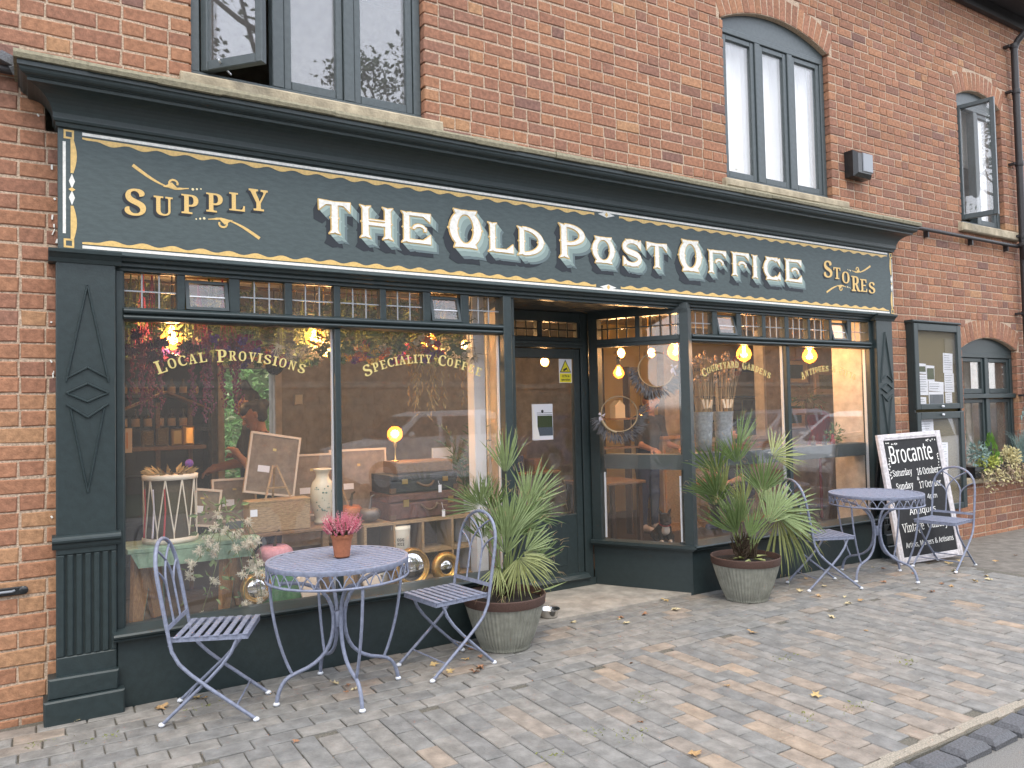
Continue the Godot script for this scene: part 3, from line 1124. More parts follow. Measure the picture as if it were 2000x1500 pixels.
func pilaster(x0: float, x1: float, b0: float, b1: float, near: bool) -> void:
	var st = mb()
	bar(st, x0, x1, 0.93, 2.40, 0.08, 0.079)
	var P = obj("pilaster", st, "green", SF)
	# fluted lower panel: ribs stand between six grooves
	st = mb()
	bx(st, x0, x1, 0.20, 0.93, 0.0, 0.064)
	obj("flute_back", st, "green", P)
	var w = x1 - x0
	for i in 7:
		var a = x0 if i == 0 else x0 + w * (0.135 + 0.146 * (i - 1)) + 0.0125
		var b = x1 if i == 6 else x0 + w * (0.135 + 0.146 * i)
		st = mb()
		bar(st, a, b, 0.32, 0.845, 0.0805, 0.017)
		obj("flute_rib", st, "green", P)
	for y in [[0.20, 0.3195], [0.8455, 0.90]]:
		st = mb()
		bar(st, x0, x1, y[0], y[1], 0.0805, 0.017)
		obj("flute_stop", st, "green", P)
	# base blocks
	st = mb()
	chamfer_into(st, Vector3((b0 + b1) / 2, 0.055, 0.075), Vector3(b1 - b0, 0.132, 0.15), 0.008, Basis.IDENTITY, 0.003)
	obj("base_block", st, "green", P)
	st = mb()
	chamfer_into(st, Vector3((b0 + b1) / 2 - 0.002, 0.173, 0.06), Vector3(b1 - b0 - 0.045, 0.103, 0.12), 0.008, Basis.IDENTITY, 0.003)
	obj("base_block", st, "green", P)
	# neck moulding
	var pr = [Vector2(0.0, 0.878), Vector2(0.088, 0.878), Vector2(0.094, 0.890), Vector2(0.096, 0.902)]
	for i in 7:
		var a = -PI / 2 + PI * i / 6
		pr.append(Vector2(0.096 + cos(a) * 0.020, 0.925 + sin(a) * 0.020))
	pr.append_array([Vector2(0.082, 0.948), Vector2(0.0, 0.948)])
	st = mb()
	mould(st, pr, x0 - 0.018, x1 + 0.02)
	obj("neck_moulding", st, "green", P)
	# capital under the sign board
	st = mb()
	mould(st, [Vector2(0.0, 2.385), Vector2(0.086, 2.385), Vector2(0.096, 2.405), Vector2(0.118, 2.425), Vector2(0.128, 2.432), Vector2(0.130, 2.449), Vector2(0.0, 2.452)], x0 - 0.034, x1 + 0.028)
	obj("capital", st, "green", P)
	# raised diamond ornament
	var xm = (x0 + x1) / 2 + 0.005
	var h = w * 0.352
	var lines = [[Vector2(0, 2.269), Vector2(-h, 1.752)], [Vector2(0, 2.269), Vector2(h, 1.752)], [Vector2(-h, 1.770), Vector2(0, 1.828)], [Vector2(h, 1.770), Vector2(0, 1.828)], [Vector2(0, 1.742), Vector2(-h, 1.692)], [Vector2(0, 1.742), Vector2(h, 1.692)], [Vector2(-h, 1.692), Vector2(0, 1.645)], [Vector2(h, 1.692), Vector2(0, 1.645)], [Vector2(-h, 1.632), Vector2(0, 1.562)], [Vector2(h, 1.632), Vector2(0, 1.562)], [Vector2(-h * 0.8, 1.610), Vector2(0, 1.165)], [Vector2(h * 0.8, 1.610), Vector2(0, 1.165)]]
	for l in lines:
		st = mb()
		ridge(st, Vector3(xm + l[0].x, l[0].y, 0.08), Vector3(xm + l[1].x, l[1].y, 0.08), 0.013, 0.011)
		obj("ornament", st, "green", P)

func ridge(st: SurfaceTool, a: Vector3, b: Vector3, w: float, h: float) -> void:
	var d = (b - a).normalized()
	var s = d.cross(Vector3(0, 0, 1)).normalized() * w * 0.5
	var t = Vector3(0, 0, h)
	quad(st, a - s, b - s, b - s * 0.35 + t, a - s * 0.35 + t, -s + t * 0.5)
	quad(st, a + s, b + s, b + s * 0.35 + t, a + s * 0.35 + t, s + t * 0.5)
	quad(st, a - s * 0.35 + t, b - s * 0.35 + t, b + s * 0.35 + t, a + s * 0.35 + t, t)
	tri(st, a - s, a + s, a + t, -d)
	tri(st, b - s, b + s, b + t, d)

func gilded_words() -> void:
	arc_words("LOCAL PROVISIONS", Vector2(0.56, 1.83), Vector2(0.985, 1.912), Vector2(1.43, 1.83), 0.058, "window_gold")
	arc_words("SPECIALITY COFFEE", Vector2(1.80, 1.82), Vector2(2.235, 1.915), Vector2(2.69, 1.82), 0.058, "window_gold")
	arc_words("COURTYARD GARDENS", Vector2(4.86, 1.83), Vector2(5.29, 1.915), Vector2(5.74, 1.81), 0.055, "window_gold")
	arc_words("ANTIQUES & GIFTS", Vector2(6.16, 1.81), Vector2(6.58, 1.893), Vector2(7.01, 1.80), 0.055, "window_gold")

func arc_words(s: String, a: Vector2, m: Vector2, b: Vector2, h: float, mat: String) -> void:
	var c = m * 2.0 - (a + b) * 0.5
	var n = s.length()
	var ws = []
	var total = 0.0
	for i in n:
		var w = 0.62 if s[i] != " " else 0.5
		if s[i] == "I":
			w = 0.36
		if i == 0 or s[i - 1] == " ":
			w *= 1.2
		ws.append(w)
		total += w
	var acc = 0.0
	for i in n:
		var t: float = (acc + ws[i] * 0.5) / total
		acc += ws[i]
		if s[i] == " ":
			continue
		var p = a.lerp(c, t).lerp(c.lerp(b, t), t)
		var d = (c - a).lerp(b - c, t)
		var big = 1.28 if i == 0 or s[i - 1] == " " else 1.0
		lettering("letter", s[i], mat, SF, Transform3D(Basis(Vector3(0, 0, 1), d.angle()), Vector3(p.x, p.y, -0.0145)), 0.0 if s[i] == "I" else h * 0.76 * big, h * big)

func recess() -> void:
	# right splay, from the inner corner at the door to the street corner
	var p0 = Vector3(4.17, 0, -0.69)
	var d = Vector3(0.43, 0, 0.76)
	var L = d.length()
	d /= L
	var nrm = Vector3(-d.z, 0, d.x)   # outward, to the left
	var X = Transform3D(Basis(d, Vector3.UP, nrm * -1.0), p0)
	if X.basis.determinant() < 0:
		X = Transform3D(Basis(d, Vector3.UP, nrm), p0)
	var F = Transform3D(Basis(d, Vector3.UP, d.cross(Vector3.UP)), p0)
	var sg = 1.0 if F.basis.z.dot(nrm) > 0 else -1.0
	var put = func(called: String, x0: float, x1: float, y0: float, y1: float, z: float, dep: float, m: String) -> MeshInstance3D:
		var st = mb()
		box(st, Vector3((x0 + x1) / 2, (y0 + y1) / 2, sg * (z - dep / 2)), Vector3(x1 - x0, y1 - y0, dep))
		var o = obj(called, st, m, SF)
		o.transform = F
		return o
	put.call("stall_riser", 0.0, L - 0.0, -0.01, 0.36, 0.0, 0.06, "green")
	put.call("window_sill", -0.01, L + 0.03, 0.361, 0.378, 0.045, 0.12, "green")
	put.call("window_sill", -0.01, L + 0.05, 0.378, 0.404, 0.062, 0.14, "green")
	put.call("post", 0.0, 0.085, 0.404, 2.37, 0.02, 0.1, "green")
	put.call("post", L - 0.048, L + 0.028, 0.404, 2.37, 0.022, 0.1, "green")
	put.call("transom", 0.085, L - 0.048, 2.085, 2.118, 0.026, 0.07, "green")
	put.call("transom", 0.085, L - 0.048, 2.118, 2.155, 0.04, 0.09, "green")
	put.call("head", 0.0, L + 0.02, 2.335, 2.42, 0.022, 0.1, "green")
	put.call("glazing_post", 0.437, 0.479, 2.156, 2.335, 0.015, 0.06, "green")
	put.call("pane", 0.08, L - 0.04, 0.40, 2.09, -0.02, 0.006, "glass")
	for r in [[0.085, 0.437], [0.479, L - 0.048]]:
		put.call("pane", r[0], r[1], 2.155, 2.336, -0.02, 0.005, "glass")
		for k in 3:
			var x: float = r[0] + (r[1] - r[0]) * (k + 1) / 4.0
			put.call("glazing_bar", x - 0.0055, x + 0.0055, 2.155, 2.336, -0.008, 0.012, "green")
		put.call("glazing_bar", r[0], r[1], 2.240, 2.251, -0.0075, 0.011, "green")
	put.call("window_rail", 0.10, L - 0.05, 1.02, 1.147, -0.05, 0.14, "green")
	put.call("white_rod", 0.098, 0.112, 0.42, 0.99, -0.03, 0.014, "foot_white")
	put.call("white_rod", L - 0.098, L - 0.084, 0.42, 0.97, -0.03, 0.014, "foot_white")
	# left return: painted boarding with a tall light in it
	var st = mb()
	var a = Vector3(2.93, 0, 0.0)
	var b = Vector3(3.16, 0, -0.72)
	var e = (b - a).normalized()
	var nn = Vector3(e.z, 0, -e.x)
	var G = Basis(e, Vector3.UP, e.cross(Vector3.UP))
	box(st, (a + b) / 2 + Vector3(0, 0.2, 0), Vector3(a.distance_to(b), 0.42, 0.05), G)
	box(st, (a + b) / 2 + Vector3(0, 2.25, 0), Vector3(a.distance_to(b), 0.3, 0.05), G)
	box(st, a.lerp(b, 0.06) + Vector3(0, 1.25, 0), Vector3(0.07, 1.70, 0.06), G)
	box(st, a.lerp(b, 0.93) + Vector3(0, 1.25, 0), Vector3(0.09, 1.70, 0.06), G)
	obj("return_frame", st, "green", SF)
	st = mb()
	box(st, (a + b) / 2 + Vector3(-0.034, 1.2, 0.0), Vector3(a.distance_to(b) * 0.98, 2.3, 0.012), G)
	obj("return_lining", st, "room_pale", SF)
	st = mb()
	box(st, a.lerp(b, 0.22) + Vector3(-0.05, 1.35, 0.0), Vector3(0.05, 1.9, 0.02), G)
	box(st, a.lerp(b, 0.82) + Vector3(-0.05, 1.35, 0.0), Vector3(0.05, 1.9, 0.02), G)
	obj("return_lining", st, "white", SF)
	# soffit of the recess
	st = mb()
	for i in 8:
		bx(st, 2.90, 4.66, 2.402, 2.43, -0.76 + i * 0.1, -0.76 + i * 0.1 + 0.096)
	obj("soffit_board", st, "soffit_paint", SF)
	# door frame, fanlights, door
	rect_bar("door_jamb", 4.082, 4.172, 0.0, 2.40, -0.70, 0.10)
	rect_bar("door_jamb", 3.14, 3.215, 0.0, 2.40, -0.70, 0.10)
	rect_bar("door_head", 3.215, 4.082, 2.312, 2.40, -0.70, 0.09)
	rect_bar("door_head", 3.215, 4.082, 2.085, 2.18, -0.69, 0.10)
	rect_bar("door_head", 3.215, 4.082, 2.11, 2.14, -0.672, 0.03)
	rect_bar("glazing_post", 3.634, 3.688, 2.18, 2.312, -0.71, 0.06)
	for r in [[3.23, 3.634], [3.688, 4.056]]:
		st = mb()
		bx(st, r[0], r[1], 2.18, 2.312, -0.745, -0.740)
		obj("pane", st, "glass", SF)
		for k in 3:
			var x: float = r[0] + (r[1] - r[0]) * (k + 1) / 4.0
			rect_bar("glazing_bar", x - 0.006, x + 0.006, 2.18, 2.312, -0.728, 0.011)
		rect_bar("glazing_bar", r[0], r[1], 2.240, 2.251, -0.7275, 0.0105)
	rect_bar("glazing_post", 4.056, 4.082, 2.18, 2.312, -0.71, 0.06)
	st = mb()
	bar(st, 4.012, 4.078, 0.10, 2.08, -0.715, 0.045)
	bar(st, 3.218, 3.30, 0.10, 2.08, -0.715, 0.045)
	bar(st, 3.30, 4.012, 1.995, 2.08, -0.716, 0.043)
	bar(st, 3.30, 4.012, 0.10, 0.635, -0.718, 0.04)
	var D = obj("door", st, "green", SF)
	st = mb()
	bx(st, 3.296, 4.016, 0.63, 2.0, -0.742, -0.736)
	obj("pane", st, "glass", D)
	st = mb()
	for q in [[3.40, 3.90, 0.385, 0.39], [3.40, 3.90, 0.205, 0.21]]:
		bx(st, q[0], q[1], q[2], q[3], -0.719, -0.713)
	for x in [3.40, 3.895]:
		bx(st, x, x + 0.005, 0.2101, 0.3849, -0.719, -0.713)
	bx(st, 3.405, 3.895, 0.2101, 0.3849, -0.719, -0.7155)
	obj("letter_plate", st, "green", D)
	st = mb()
	mould(st, [Vector2(-0.72, 0.075), Vector2(-0.655, 0.075), Vector2(-0.65, 0.085), Vector2(-0.668, 0.10), Vector2(-0.68, 0.112), Vector2(-0.72, 0.125)], 3.20, 4.10)
	obj("weather_board", st, "green", D)
	st = mb()
	bx(st, 3.14, 4.17, -0.02, 0.072, -0.80, -0.672)
	obj("threshold", st, "green", SF)
	# CCTV notice and the leaflet taped to the door glass
	st = mb()
	bx(st, 3.868, 4.004, 1.782, 1.993, -0.7355, -0.7335)
	var cc = obj("notice", st, "paper", self)
	tag(cc, "small yellow and white CCTV warning notice at the top right of the door glass", "notice")
	st = mb()
	bx(st, 3.873, 3.999, 1.786, 1.866, -0.7335, -0.7325)
	obj("yellow_band", st, "print_yellow", cc)
	for q in [[0.062, "print_dark", 0.0008], [0.050, "print_yellow", 0.0016]]:
		st = mb()
		var ctr = Vector2(3.936, 1.914)
		prism(st, PackedVector2Array([ctr + Vector2(-q[0] * 0.98, -q[0] * 0.66), ctr + Vector2(q[0] * 0.98, -q[0] * 0.66), ctr + Vector2(0, q[0] * 1.15)]), -0.7335, -0.7335 + q[2])
		obj("warning_triangle", st, q[1], cc)
	st = mb()
	box(st, Vector3(3.932, 1.900, -0.7312), Vector3(0.045, 0.017, 0.001), Basis(Vector3(0, 0, 1), 0.45))
	box(st, Vector3(3.958, 1.893, -0.7312), Vector3(0.012, 0.006, 0.001), Basis(Vector3(0, 0, 1), -0.5))
	obj("camera_symbol", st, "print_dark", cc)
	lettering("printed_word", "CCTV in", "print_dark", cc, Transform3D(Basis.IDENTITY, Vector3(3.936, 1.842, -0.732)), 0.078, 0.022, "Droid Sans", 700)
	lettering("printed_word", "operation", "print_dark", cc, Transform3D(Basis.IDENTITY, Vector3(3.936, 1.808, -0.732)), 0.094, 0.025, "Droid Sans", 700)
	st = mb()
	bx(st, 3.576, 3.790, 1.292, 1.60, -0.7355, -0.7343)
	var lf = obj("leaflet", st, "paper", self)
	tag(lf, "white leaflet with a photograph taped to the middle of the door glass", "leaflet")
	st = mb()
	bx(st, 3.630, 3.785, 1.355, 1.50, -0.7343, -0.7335)
	obj("printed_photo", st, "print_green", lf)
	st = mb()
	bx(st, 3.628, 3.787, 1.328, 1.40, -0.7335, -0.733)
	obj("printed_photo", st, "paper_print", lf)
	st = mb()
	prism(st, PackedVector2Array([Vector2(3.58, 1.30), Vector2(3.655, 1.30), Vector2(3.592, 1.56), Vector2(3.58, 1.595)]), -0.733, -0.7322)
	obj("folded_edge", st, "white", lf)
	st = mb()
	lathe(st, [Vector2(0.001, 0.001), Vector2(0.013, 0.001), Vector2(0.013, 0), Vector2(0.001, 0)], Vector3(3.682, 1.538, -0.7335), 12, 0, 0, Basis(Vector3.RIGHT, PI / 2))
	for i in 2:
		bx(st, 3.625, 3.785, 1.522 - i * 0.016, 1.526 - i * 0.016, -0.7343, -0.7338)
	obj("printed_heading", st, "print_dark", lf)

# ---------------------------------------------------------------- sign board
func build_sign() -> void:
	var st = mb()
	bar(st, 0.088, 7.52, 2.437, 3.105, 0.10, 0.099)
	var S = obj("sign_board", st, "green_sign", SF)
	var z = 0.1004
	# border: white rules, waved gold bands, corner boxes, diamonds
	for y in [3.078, 2.470]:
		st = mb()
		bx(st, 0.20, 7.44, y - 0.008, y + 0.008, z, z + 0.0015)
		obj("white_rule", st, "sign_white", S)
	for x in [0.117, 7.515]:
		st = mb()
		bx(st, x - 0.007, x + 0.007 if x < 1 else x + 0.001, 2.535, 3.025, z, z + 0.0015)
		obj("white_rule", st, "sign_white", S)
	for sy in [-1.0, 1.0]:
		for r in [[0.20, 3.645], [3.89, 7.43]]:
			var poly = PackedVector2Array()
			var base = 2.7725 + sy * 0.287
			var n = int((r[1] - r[0]) / 0.0125)
			for i in n + 1:
				poly.append(Vector2(lerpf(r[0], r[1], float(i) / n), base))
			for i in range(n, -1, -1):
				var x = lerpf(r[0], r[1], float(i) / n)
				var fade = clampf((x - 0.20) / 0.10, 0.0, 1.0) * clampf((7.43 - x) / 0.10, 0.0, 1.0)
				poly.append(Vector2(x, base - sy * (0.009 + fade * (0.013 + 0.0085 * sin(x * TAU / 0.152)))))
			st = mb()
			prism(st, poly, z, z + 0.0012)
			obj("gold_band", st, "gold", S)
		st = mb()
		var dc = Vector2(3.765, 2.7725 + sy * 0.283)
		prism(st, PackedVector2Array([dc + Vector2(-0.082, 0), dc + Vector2(0, -0.022), dc + Vector2(0.082, 0), dc + Vector2(0, 0.022)]), z, z + 0.0012)
		obj("border_diamond", st, "sign_white", S)
		st = mb()
		prism(st, PackedVector2Array([dc + Vector2(-0.016, 0), dc + Vector2(0, -0.02), dc + Vector2(0.016, 0), dc + Vector2(0, 0.02)]), z + 0.0012, z + 0.002)
		obj("border_diamond", st, "gold", S)
	for x in [0.152, 7.492]:
		for r in [[2.50, 2.685], [2.86, 3.045]]:
			var poly = PackedVector2Array()
			var w = 1.0 if x < 1 else -1.0
			poly.append(Vector2(x - w * 0.006, r[0]))
			poly.append(Vector2(x - w * 0.006, r[1]))
			for i in 9:
				var t = i / 8.0
				poly.append(Vector2(x + w * (0.007 + 0.016 * sin(t * PI)), lerpf(r[1], r[0], t)))
			st = mb()
			prism(st, poly, z, z + 0.0012)
			obj("gold_band", st, "gold", S)
		st = mb()
		for k in 2:
			var dc = Vector2(x, 2.7725 + (0.044 if k else -0.044))
			prism(st, PackedVector2Array([dc + Vector2(-0.014, 0), dc + Vector2(0, -0.04), dc + Vector2(0.014, 0), dc + Vector2(0, 0.04)]), z, z + 0.0012)
		obj("border_diamond", st, "sign_white", S)
		st = mb()
		var d2 = Vector2(x, 2.7725)
		prism(st, PackedVector2Array([d2 + Vector2(-0.016, 0), d2 + Vector2(0, -0.012), d2 + Vector2(0.016, 0), d2 + Vector2(0, 0.012)]), z + 0.0013, z + 0.002)
		obj("border_diamond", st, "gold", S)
		for y in [3.066, 2.484]:
			st = mb()
			var cx: float = 0.138 if x < 1 else 7.497
			for q in [[-0.024, 0.024, 0.014, 0.024], [-0.024, 0.024, -0.024, -0.014], [-0.024, -0.014, -0.014, 0.014], [0.014, 0.024, -0.014, 0.014]]:
				bx(st, cx + q[0], minf(cx + q[1], 7.519), y + q[2], y + q[3], z, z + 0.0012)
			obj("corner_box", st, "gold", S)
	# the shop's name in spurred block letters with painted shade
	var L = [["T", 1.482, 1.685, 2.681, 2.888], ["H", 1.751, 1.975, 2.677, 2.886], ["E", 2.037, 2.247, 2.675, 2.880], ["O", 2.390, 2.636, 2.678, 2.941], ["L", 2.694, 2.900, 2.673, 2.880], ["D", 2.938, 3.163, 2.670, 2.877], ["P", 3.309, 3.541, 2.683, 2.939], ["O", 3.612, 3.829, 2.671, 2.876], ["S", 3.912, 4.104, 2.673, 2.881], ["T", 4.162, 4.379, 2.677, 2.881], ["O", 4.517, 4.771, 2.678, 2.940], ["F", 4.851, 5.068, 2.687, 2.884], ["F", 5.136, 5.354, 2.684, 2.890], ["I", 5.389, 5.470, 2.680, 2.885], ["C", 5.542, 5.766, 2.680, 2.885], ["E", 5.832, 6.065, 2.682, 2.891]]
	for l in L:
		sign_letter(S, l[0], l[1], l[2], l[3], l[4], z)
	for l in [["S", 0.402, 0.508, 2.666, 2.816], ["U", 0.547, 0.645, 2.683, 2.791], ["P", 0.691, 0.781, 2.709, 2.819], ["P", 0.824, 0.914, 2.734, 2.844], ["L", 0.951, 1.039, 2.757, 2.863], ["Y", 1.062, 1.173, 2.772, 2.90], ["S", 6.398, 6.526, 2.760, 2.924], ["T", 6.545, 6.651, 2.757, 2.869], ["O", 6.674, 6.790, 2.723, 2.839], ["R", 6.821, 6.953, 2.655, 2.805], ["E", 6.961, 7.068, 2.658, 2.784], ["S", 7.098, 7.203, 2.650, 2.764]]:
		var c = Vector3((l[1] + l[2]) / 2, (l[3] + l[4]) / 2, z + 0.0035)
		for k in 3:
			lettering("letter_shade", l[0], "sign_black", S, Transform3D(Basis.IDENTITY, c + Vector3(-0.005 * (k + 1), -0.0045 * (k + 1), -0.0016 - 0.0003 * k)), l[2] - l[1], l[4] - l[3])
		lettering("letter", l[0], "gold", S, Transform3D(Basis.IDENTITY, c), l[2] - l[1], l[4] - l[3])
	flourish(S, 0.443, 0.803, 2.947, 2.843, 1.0, z)
	flourish(S, 1.123, 0.762, 2.607, 2.702, -1.0, z)
	flourish(S, 7.142, 6.765, 2.927, 2.845, 1.0, z)
	flourish(S, 6.432, 6.814, 2.617, 2.700, -1.0, z)

func flourish(S: Node, xa: float, xb: float, ya: float, yb: float, up: float, z: float) -> void:
	var d = xb - xa
	var st = mb()
	var pts = []
	for i in 13:
		var t = i / 12.0
		var y = lerpf(ya, yb, sin(minf(1.0, t * 1.25) * PI / 2)) + up * 0.012 * maxf(0.0, t - 0.75) * 4.0
		pts.append([Vector2(xa + d * 0.8 * t, y), 0.009 * (0.35 + 0.65 * absf(cos(t * 2.6))) if t < 0.9 else 0.003])
	flat_stroke(st, pts, z, z + 0.0013)
	pts = []
	for i in 9:
		var a = -0.4 + i * 0.55
		pts.append([Vector2(xa + d * 0.52 + signf(d) * (0.018 + 0.02 * cos(a)) * 1.1, yb + up * (0.030 + 0.02 * sin(a))), 0.0055 if i < 7 else 0.007])
	flat_stroke(st, pts, z + 0.0014, z + 0.0022)
	prism(st, PackedVector2Array([Vector2(xa + d * 0.42, yb + up * 0.003), Vector2(xa + d * 0.64, yb + up * 0.003), Vector2(xa + d * 0.55, yb + up * 0.034)]), z + 0.0023, z + 0.003)
	obj("flourish", st, "gold", S)
	st = mb()
	for i in 3:
		ball(st, Vector3(xa + d * (0.86 + 0.06 * i), yb + up * (0.010 + 0.004 * i), z), Vector3(1, 1, 0.15) * (0.0075 - 0.0015 * i), 8, 5)
	obj("flourish_dots", st, "pale_gold", S)

func flat_stroke(st: SurfaceTool, pts: Array, z0: float, z1: float) -> void:
	var l = PackedVector2Array()
	var r = PackedVector2Array()
	for i in pts.size():
		var d: Vector2 = (pts[mini(i + 1, pts.size() - 1)][0] - pts[maxi(i - 1, 0)][0]).normalized()
		var n = Vector2(-d.y, d.x) * pts[i][1]
		l.append(pts[i][0] + n)
		r.append(pts[i][0] - n)
	for i in pts.size() - 1:
		prism(st, PackedVector2Array([l[i], l[i + 1], r[i + 1], r[i]]), z0, z1)

# convex pieces of a spurred letter; height 1, width W
func stem(o: Array, x: float, y0: float, y1: float, w = 0.095, spur := true) -> void:
	o.append([Vector2(x - w, y0 + 0.09), Vector2(x + w, y0 + 0.09), Vector2(x + w, y1 - 0.09), Vector2(x - w, y1 - 0.09)])
	for s in [-1.0, 1.0]:
		o.append([Vector2(x, y1 - 0.10), Vector2(x + s * w, y1 - 0.10), Vector2(x + s * (w + 0.075), y1), Vector2(x + s * 0.03, y1 - 0.025), Vector2(x, y1 - 0.05)])
		o.append([Vector2(x, y0 + 0.10), Vector2(x + s * w, y0 + 0.10), Vector2(x + s * (w + 0.075), y0), Vector2(x + s * 0.03, y0 + 0.025), Vector2(x, y0 + 0.05)])
	if spur:
		var m = (y0 + y1) / 2
		o.append([Vector2(x - w - 0.045, m), Vector2(x, m - 0.07), Vector2(x + w + 0.045, m), Vector2(x, m + 0.07)])

func ring(o: Array, cx: float, cy: float, rx: float, ry: float, tx: float, ty: float, a0: float, a1: float, n = 18) -> void:
	for i in n:
		var p = []
		for e in [[0, 1.0], [1, 1.0], [1, 0.0], [0, 0.0]]:
			var a: float = lerpf(a0, a1, (i + e[0]) / float(n))
			p.append(Vector2(cx + cos(a) * (rx - (0.0 if e[1] else tx)), cy + sin(a) * (ry - (0.0 if e[1] else ty))))
		o.append(p)

func letter_pieces(ch: String, W: float) -> Array:
	var o = []
	match ch:
		"I":
			stem(o, W / 2, 0, 1, 0.10)
		"H":
			stem(o, 0.17, 0, 1)
			stem(o, W - 0.17, 0, 1)
			o.append([Vector2(0.26, 0.40), Vector2(W - 0.26, 0.40), Vector2(W - 0.26, 0.50), Vector2(0.26, 0.50)])
			o.append([Vector2(0.26, 0.55), Vector2(W - 0.26, 0.55), Vector2(W - 0.26, 0.585), Vector2(0.26, 0.585)])
		"T":
			stem(o, W / 2, 0, 0.98)
			o.append([Vector2(0.02, 0.88), Vector2(W / 2, 0.88), Vector2(W / 2, 0.97), Vector2(0, 1.0)])
			o.append([Vector2(W - 0.02, 0.88), Vector2(W / 2, 0.88), Vector2(W / 2, 0.97), Vector2(W, 1.0)])
			o.append([Vector2(0.0, 1.0), Vector2(0.01, 0.70), Vector2(0.10, 0.80), Vector2(0.22, 0.88)])
			o.append([Vector2(W, 1.0), Vector2(W - 0.01, 0.70), Vector2(W - 0.10, 0.80), Vector2(W - 0.22, 0.88)])
		"E", "F", "L":
			stem(o, 0.17, 0, 1)
			if ch != "L":
				o.append([Vector2(0.2, 0.89), Vector2(W - 0.12, 0.89), Vector2(W, 1.0), Vector2(0.2, 0.985)])
				o.append([Vector2(W, 1.0), Vector2(W - 0.02, 0.72), Vector2(W - 0.10, 0.82), Vector2(W - 0.26, 0.89)])
				ring(o, W * 0.60, 0.44, 0.25, 0.19, 0.09, 0.085, PI * 0.15, PI * 0.95, 8)
				o.append([Vector2(W * 0.60 + 0.17, 0.40), Vector2(W * 0.60 + 0.25, 0.40), Vector2(W * 0.60 + 0.26, 0.52), Vector2(W * 0.60 + 0.17, 0.55)])
			if ch != "F":
				o.append([Vector2(0.2, 0.11), Vector2(W - 0.12, 0.11), Vector2(W, 0.0), Vector2(0.2, 0.015)])
				o.append([Vector2(W, 0.0), Vector2(W - 0.01, 0.30), Vector2(W - 0.10, 0.18), Vector2(W - 0.26, 0.11)])
		"O":
			ring(o, W / 2, 0.5, W / 2, 0.49, 0.22, 0.10, 0, TAU, 30)
			horns(o, W, 0.13)
			for x in [0.11, W - 0.11]:
				o.append([Vector2(x - 0.15, 0.5), Vector2(x, 0.43), Vector2(x + 0.15, 0.5), Vector2(x, 0.57)])
		"D":
			stem(o, 0.17, 0, 1)
			ring(o, 0.22, 0.5, W - 0.22, 0.5, 0.21, 0.11, -PI / 2, PI / 2, 18)
			o.append([Vector2(W - 0.26, 0.5), Vector2(W - 0.11, 0.43), Vector2(W + 0.04, 0.5), Vector2(W - 0.11, 0.57)])
		"P":
			stem(o, 0.15, 0, 1)
			ring(o, 0.25, 0.69, W - 0.25, 0.31, 0.19, 0.085, -PI / 2, PI / 2, 16)
			o.append([Vector2(0.2, 0.38), Vector2(0.27, 0.38), Vector2(0.27, 0.465), Vector2(0.2, 0.465)])
			o.append([Vector2(0.2, 0.915), Vector2(0.27, 0.915), Vector2(0.27, 1.0), Vector2(0.2, 1.0)])
		"C":
			ring(o, W / 2 + 0.04, 0.5, W / 2 + 0.03, 0.49, 0.22, 0.10, PI * 0.30, PI * 1.70, 24)
			horns(o, W, 0.16)
			o.append([Vector2(W, 0.98), Vector2(W - 0.02, 0.66), Vector2(W - 0.12, 0.76), Vector2(W - 0.24, 0.90)])
			o.append([Vector2(W, 0.02), Vector2(W - 0.02, 0.36), Vector2(W - 0.12, 0.22), Vector2(W - 0.24, 0.10)])
			o.append([Vector2(-0.04, 0.5), Vector2(0.11, 0.43), Vector2(0.26, 0.5), Vector2(0.11, 0.57)])
		"S":
			var p = []
			for i in 15:
				var t = i / 14.0
				var a = lerpf(0.18, TAU * 0.5 + 1.25, t)
				p.append([Vector2(W * 0.5 + cos(a) * (W * 0.5 - 0.09), 0.73 + sin(a) * 0.215), 0.055 + 0.05 * t])
			var q = []
			for i in 15:
				var t = i / 14.0
				var a = lerpf(0.18, TAU * 0.5 + 1.25, t)
				q.append([Vector2(W - (W * 0.5 + cos(a) * (W * 0.5 - 0.09)), 1.0 - (0.73 + sin(a) * 0.215)), 0.055 + 0.05 * t])
			q.reverse()
			stroke_pieces(o, p)
			stroke_pieces(o, q)
			stroke_pieces(o, [p[14], q[0]])
			o.append([Vector2(W - 0.02, 1.0), Vector2(W - 0.03, 0.66), Vector2(W - 0.13, 0.72), Vector2(W - 0.2, 0.9)])
			o.append([Vector2(0.02, 0.0), Vector2(0.03, 0.34), Vector2(0.13, 0.28), Vector2(0.2, 0.1)])
			o.append([Vector2(W / 2 - 0.1, 0.5), Vector2(W / 2, 0.42), Vector2(W / 2 + 0.1, 0.5), Vector2(W / 2, 0.58)])
			horns(o, W, 0.16)
	return o

func horns(o: Array, W: float, inset: float) -> void:
	for y in [0.0, 1.0]:
		var k: float = 1.0 if y > 0.5 else -1.0
		for s in [-1.0, 1.0]:
			o.append([Vector2(W / 2 + s * (W / 2 - inset), y), Vector2(W / 2, y - k * 0.03), Vector2(W / 2, y - k * 0.09), Vector2(W / 2 + s * (W / 2 - inset - 0.04), y - k * 0.10)])

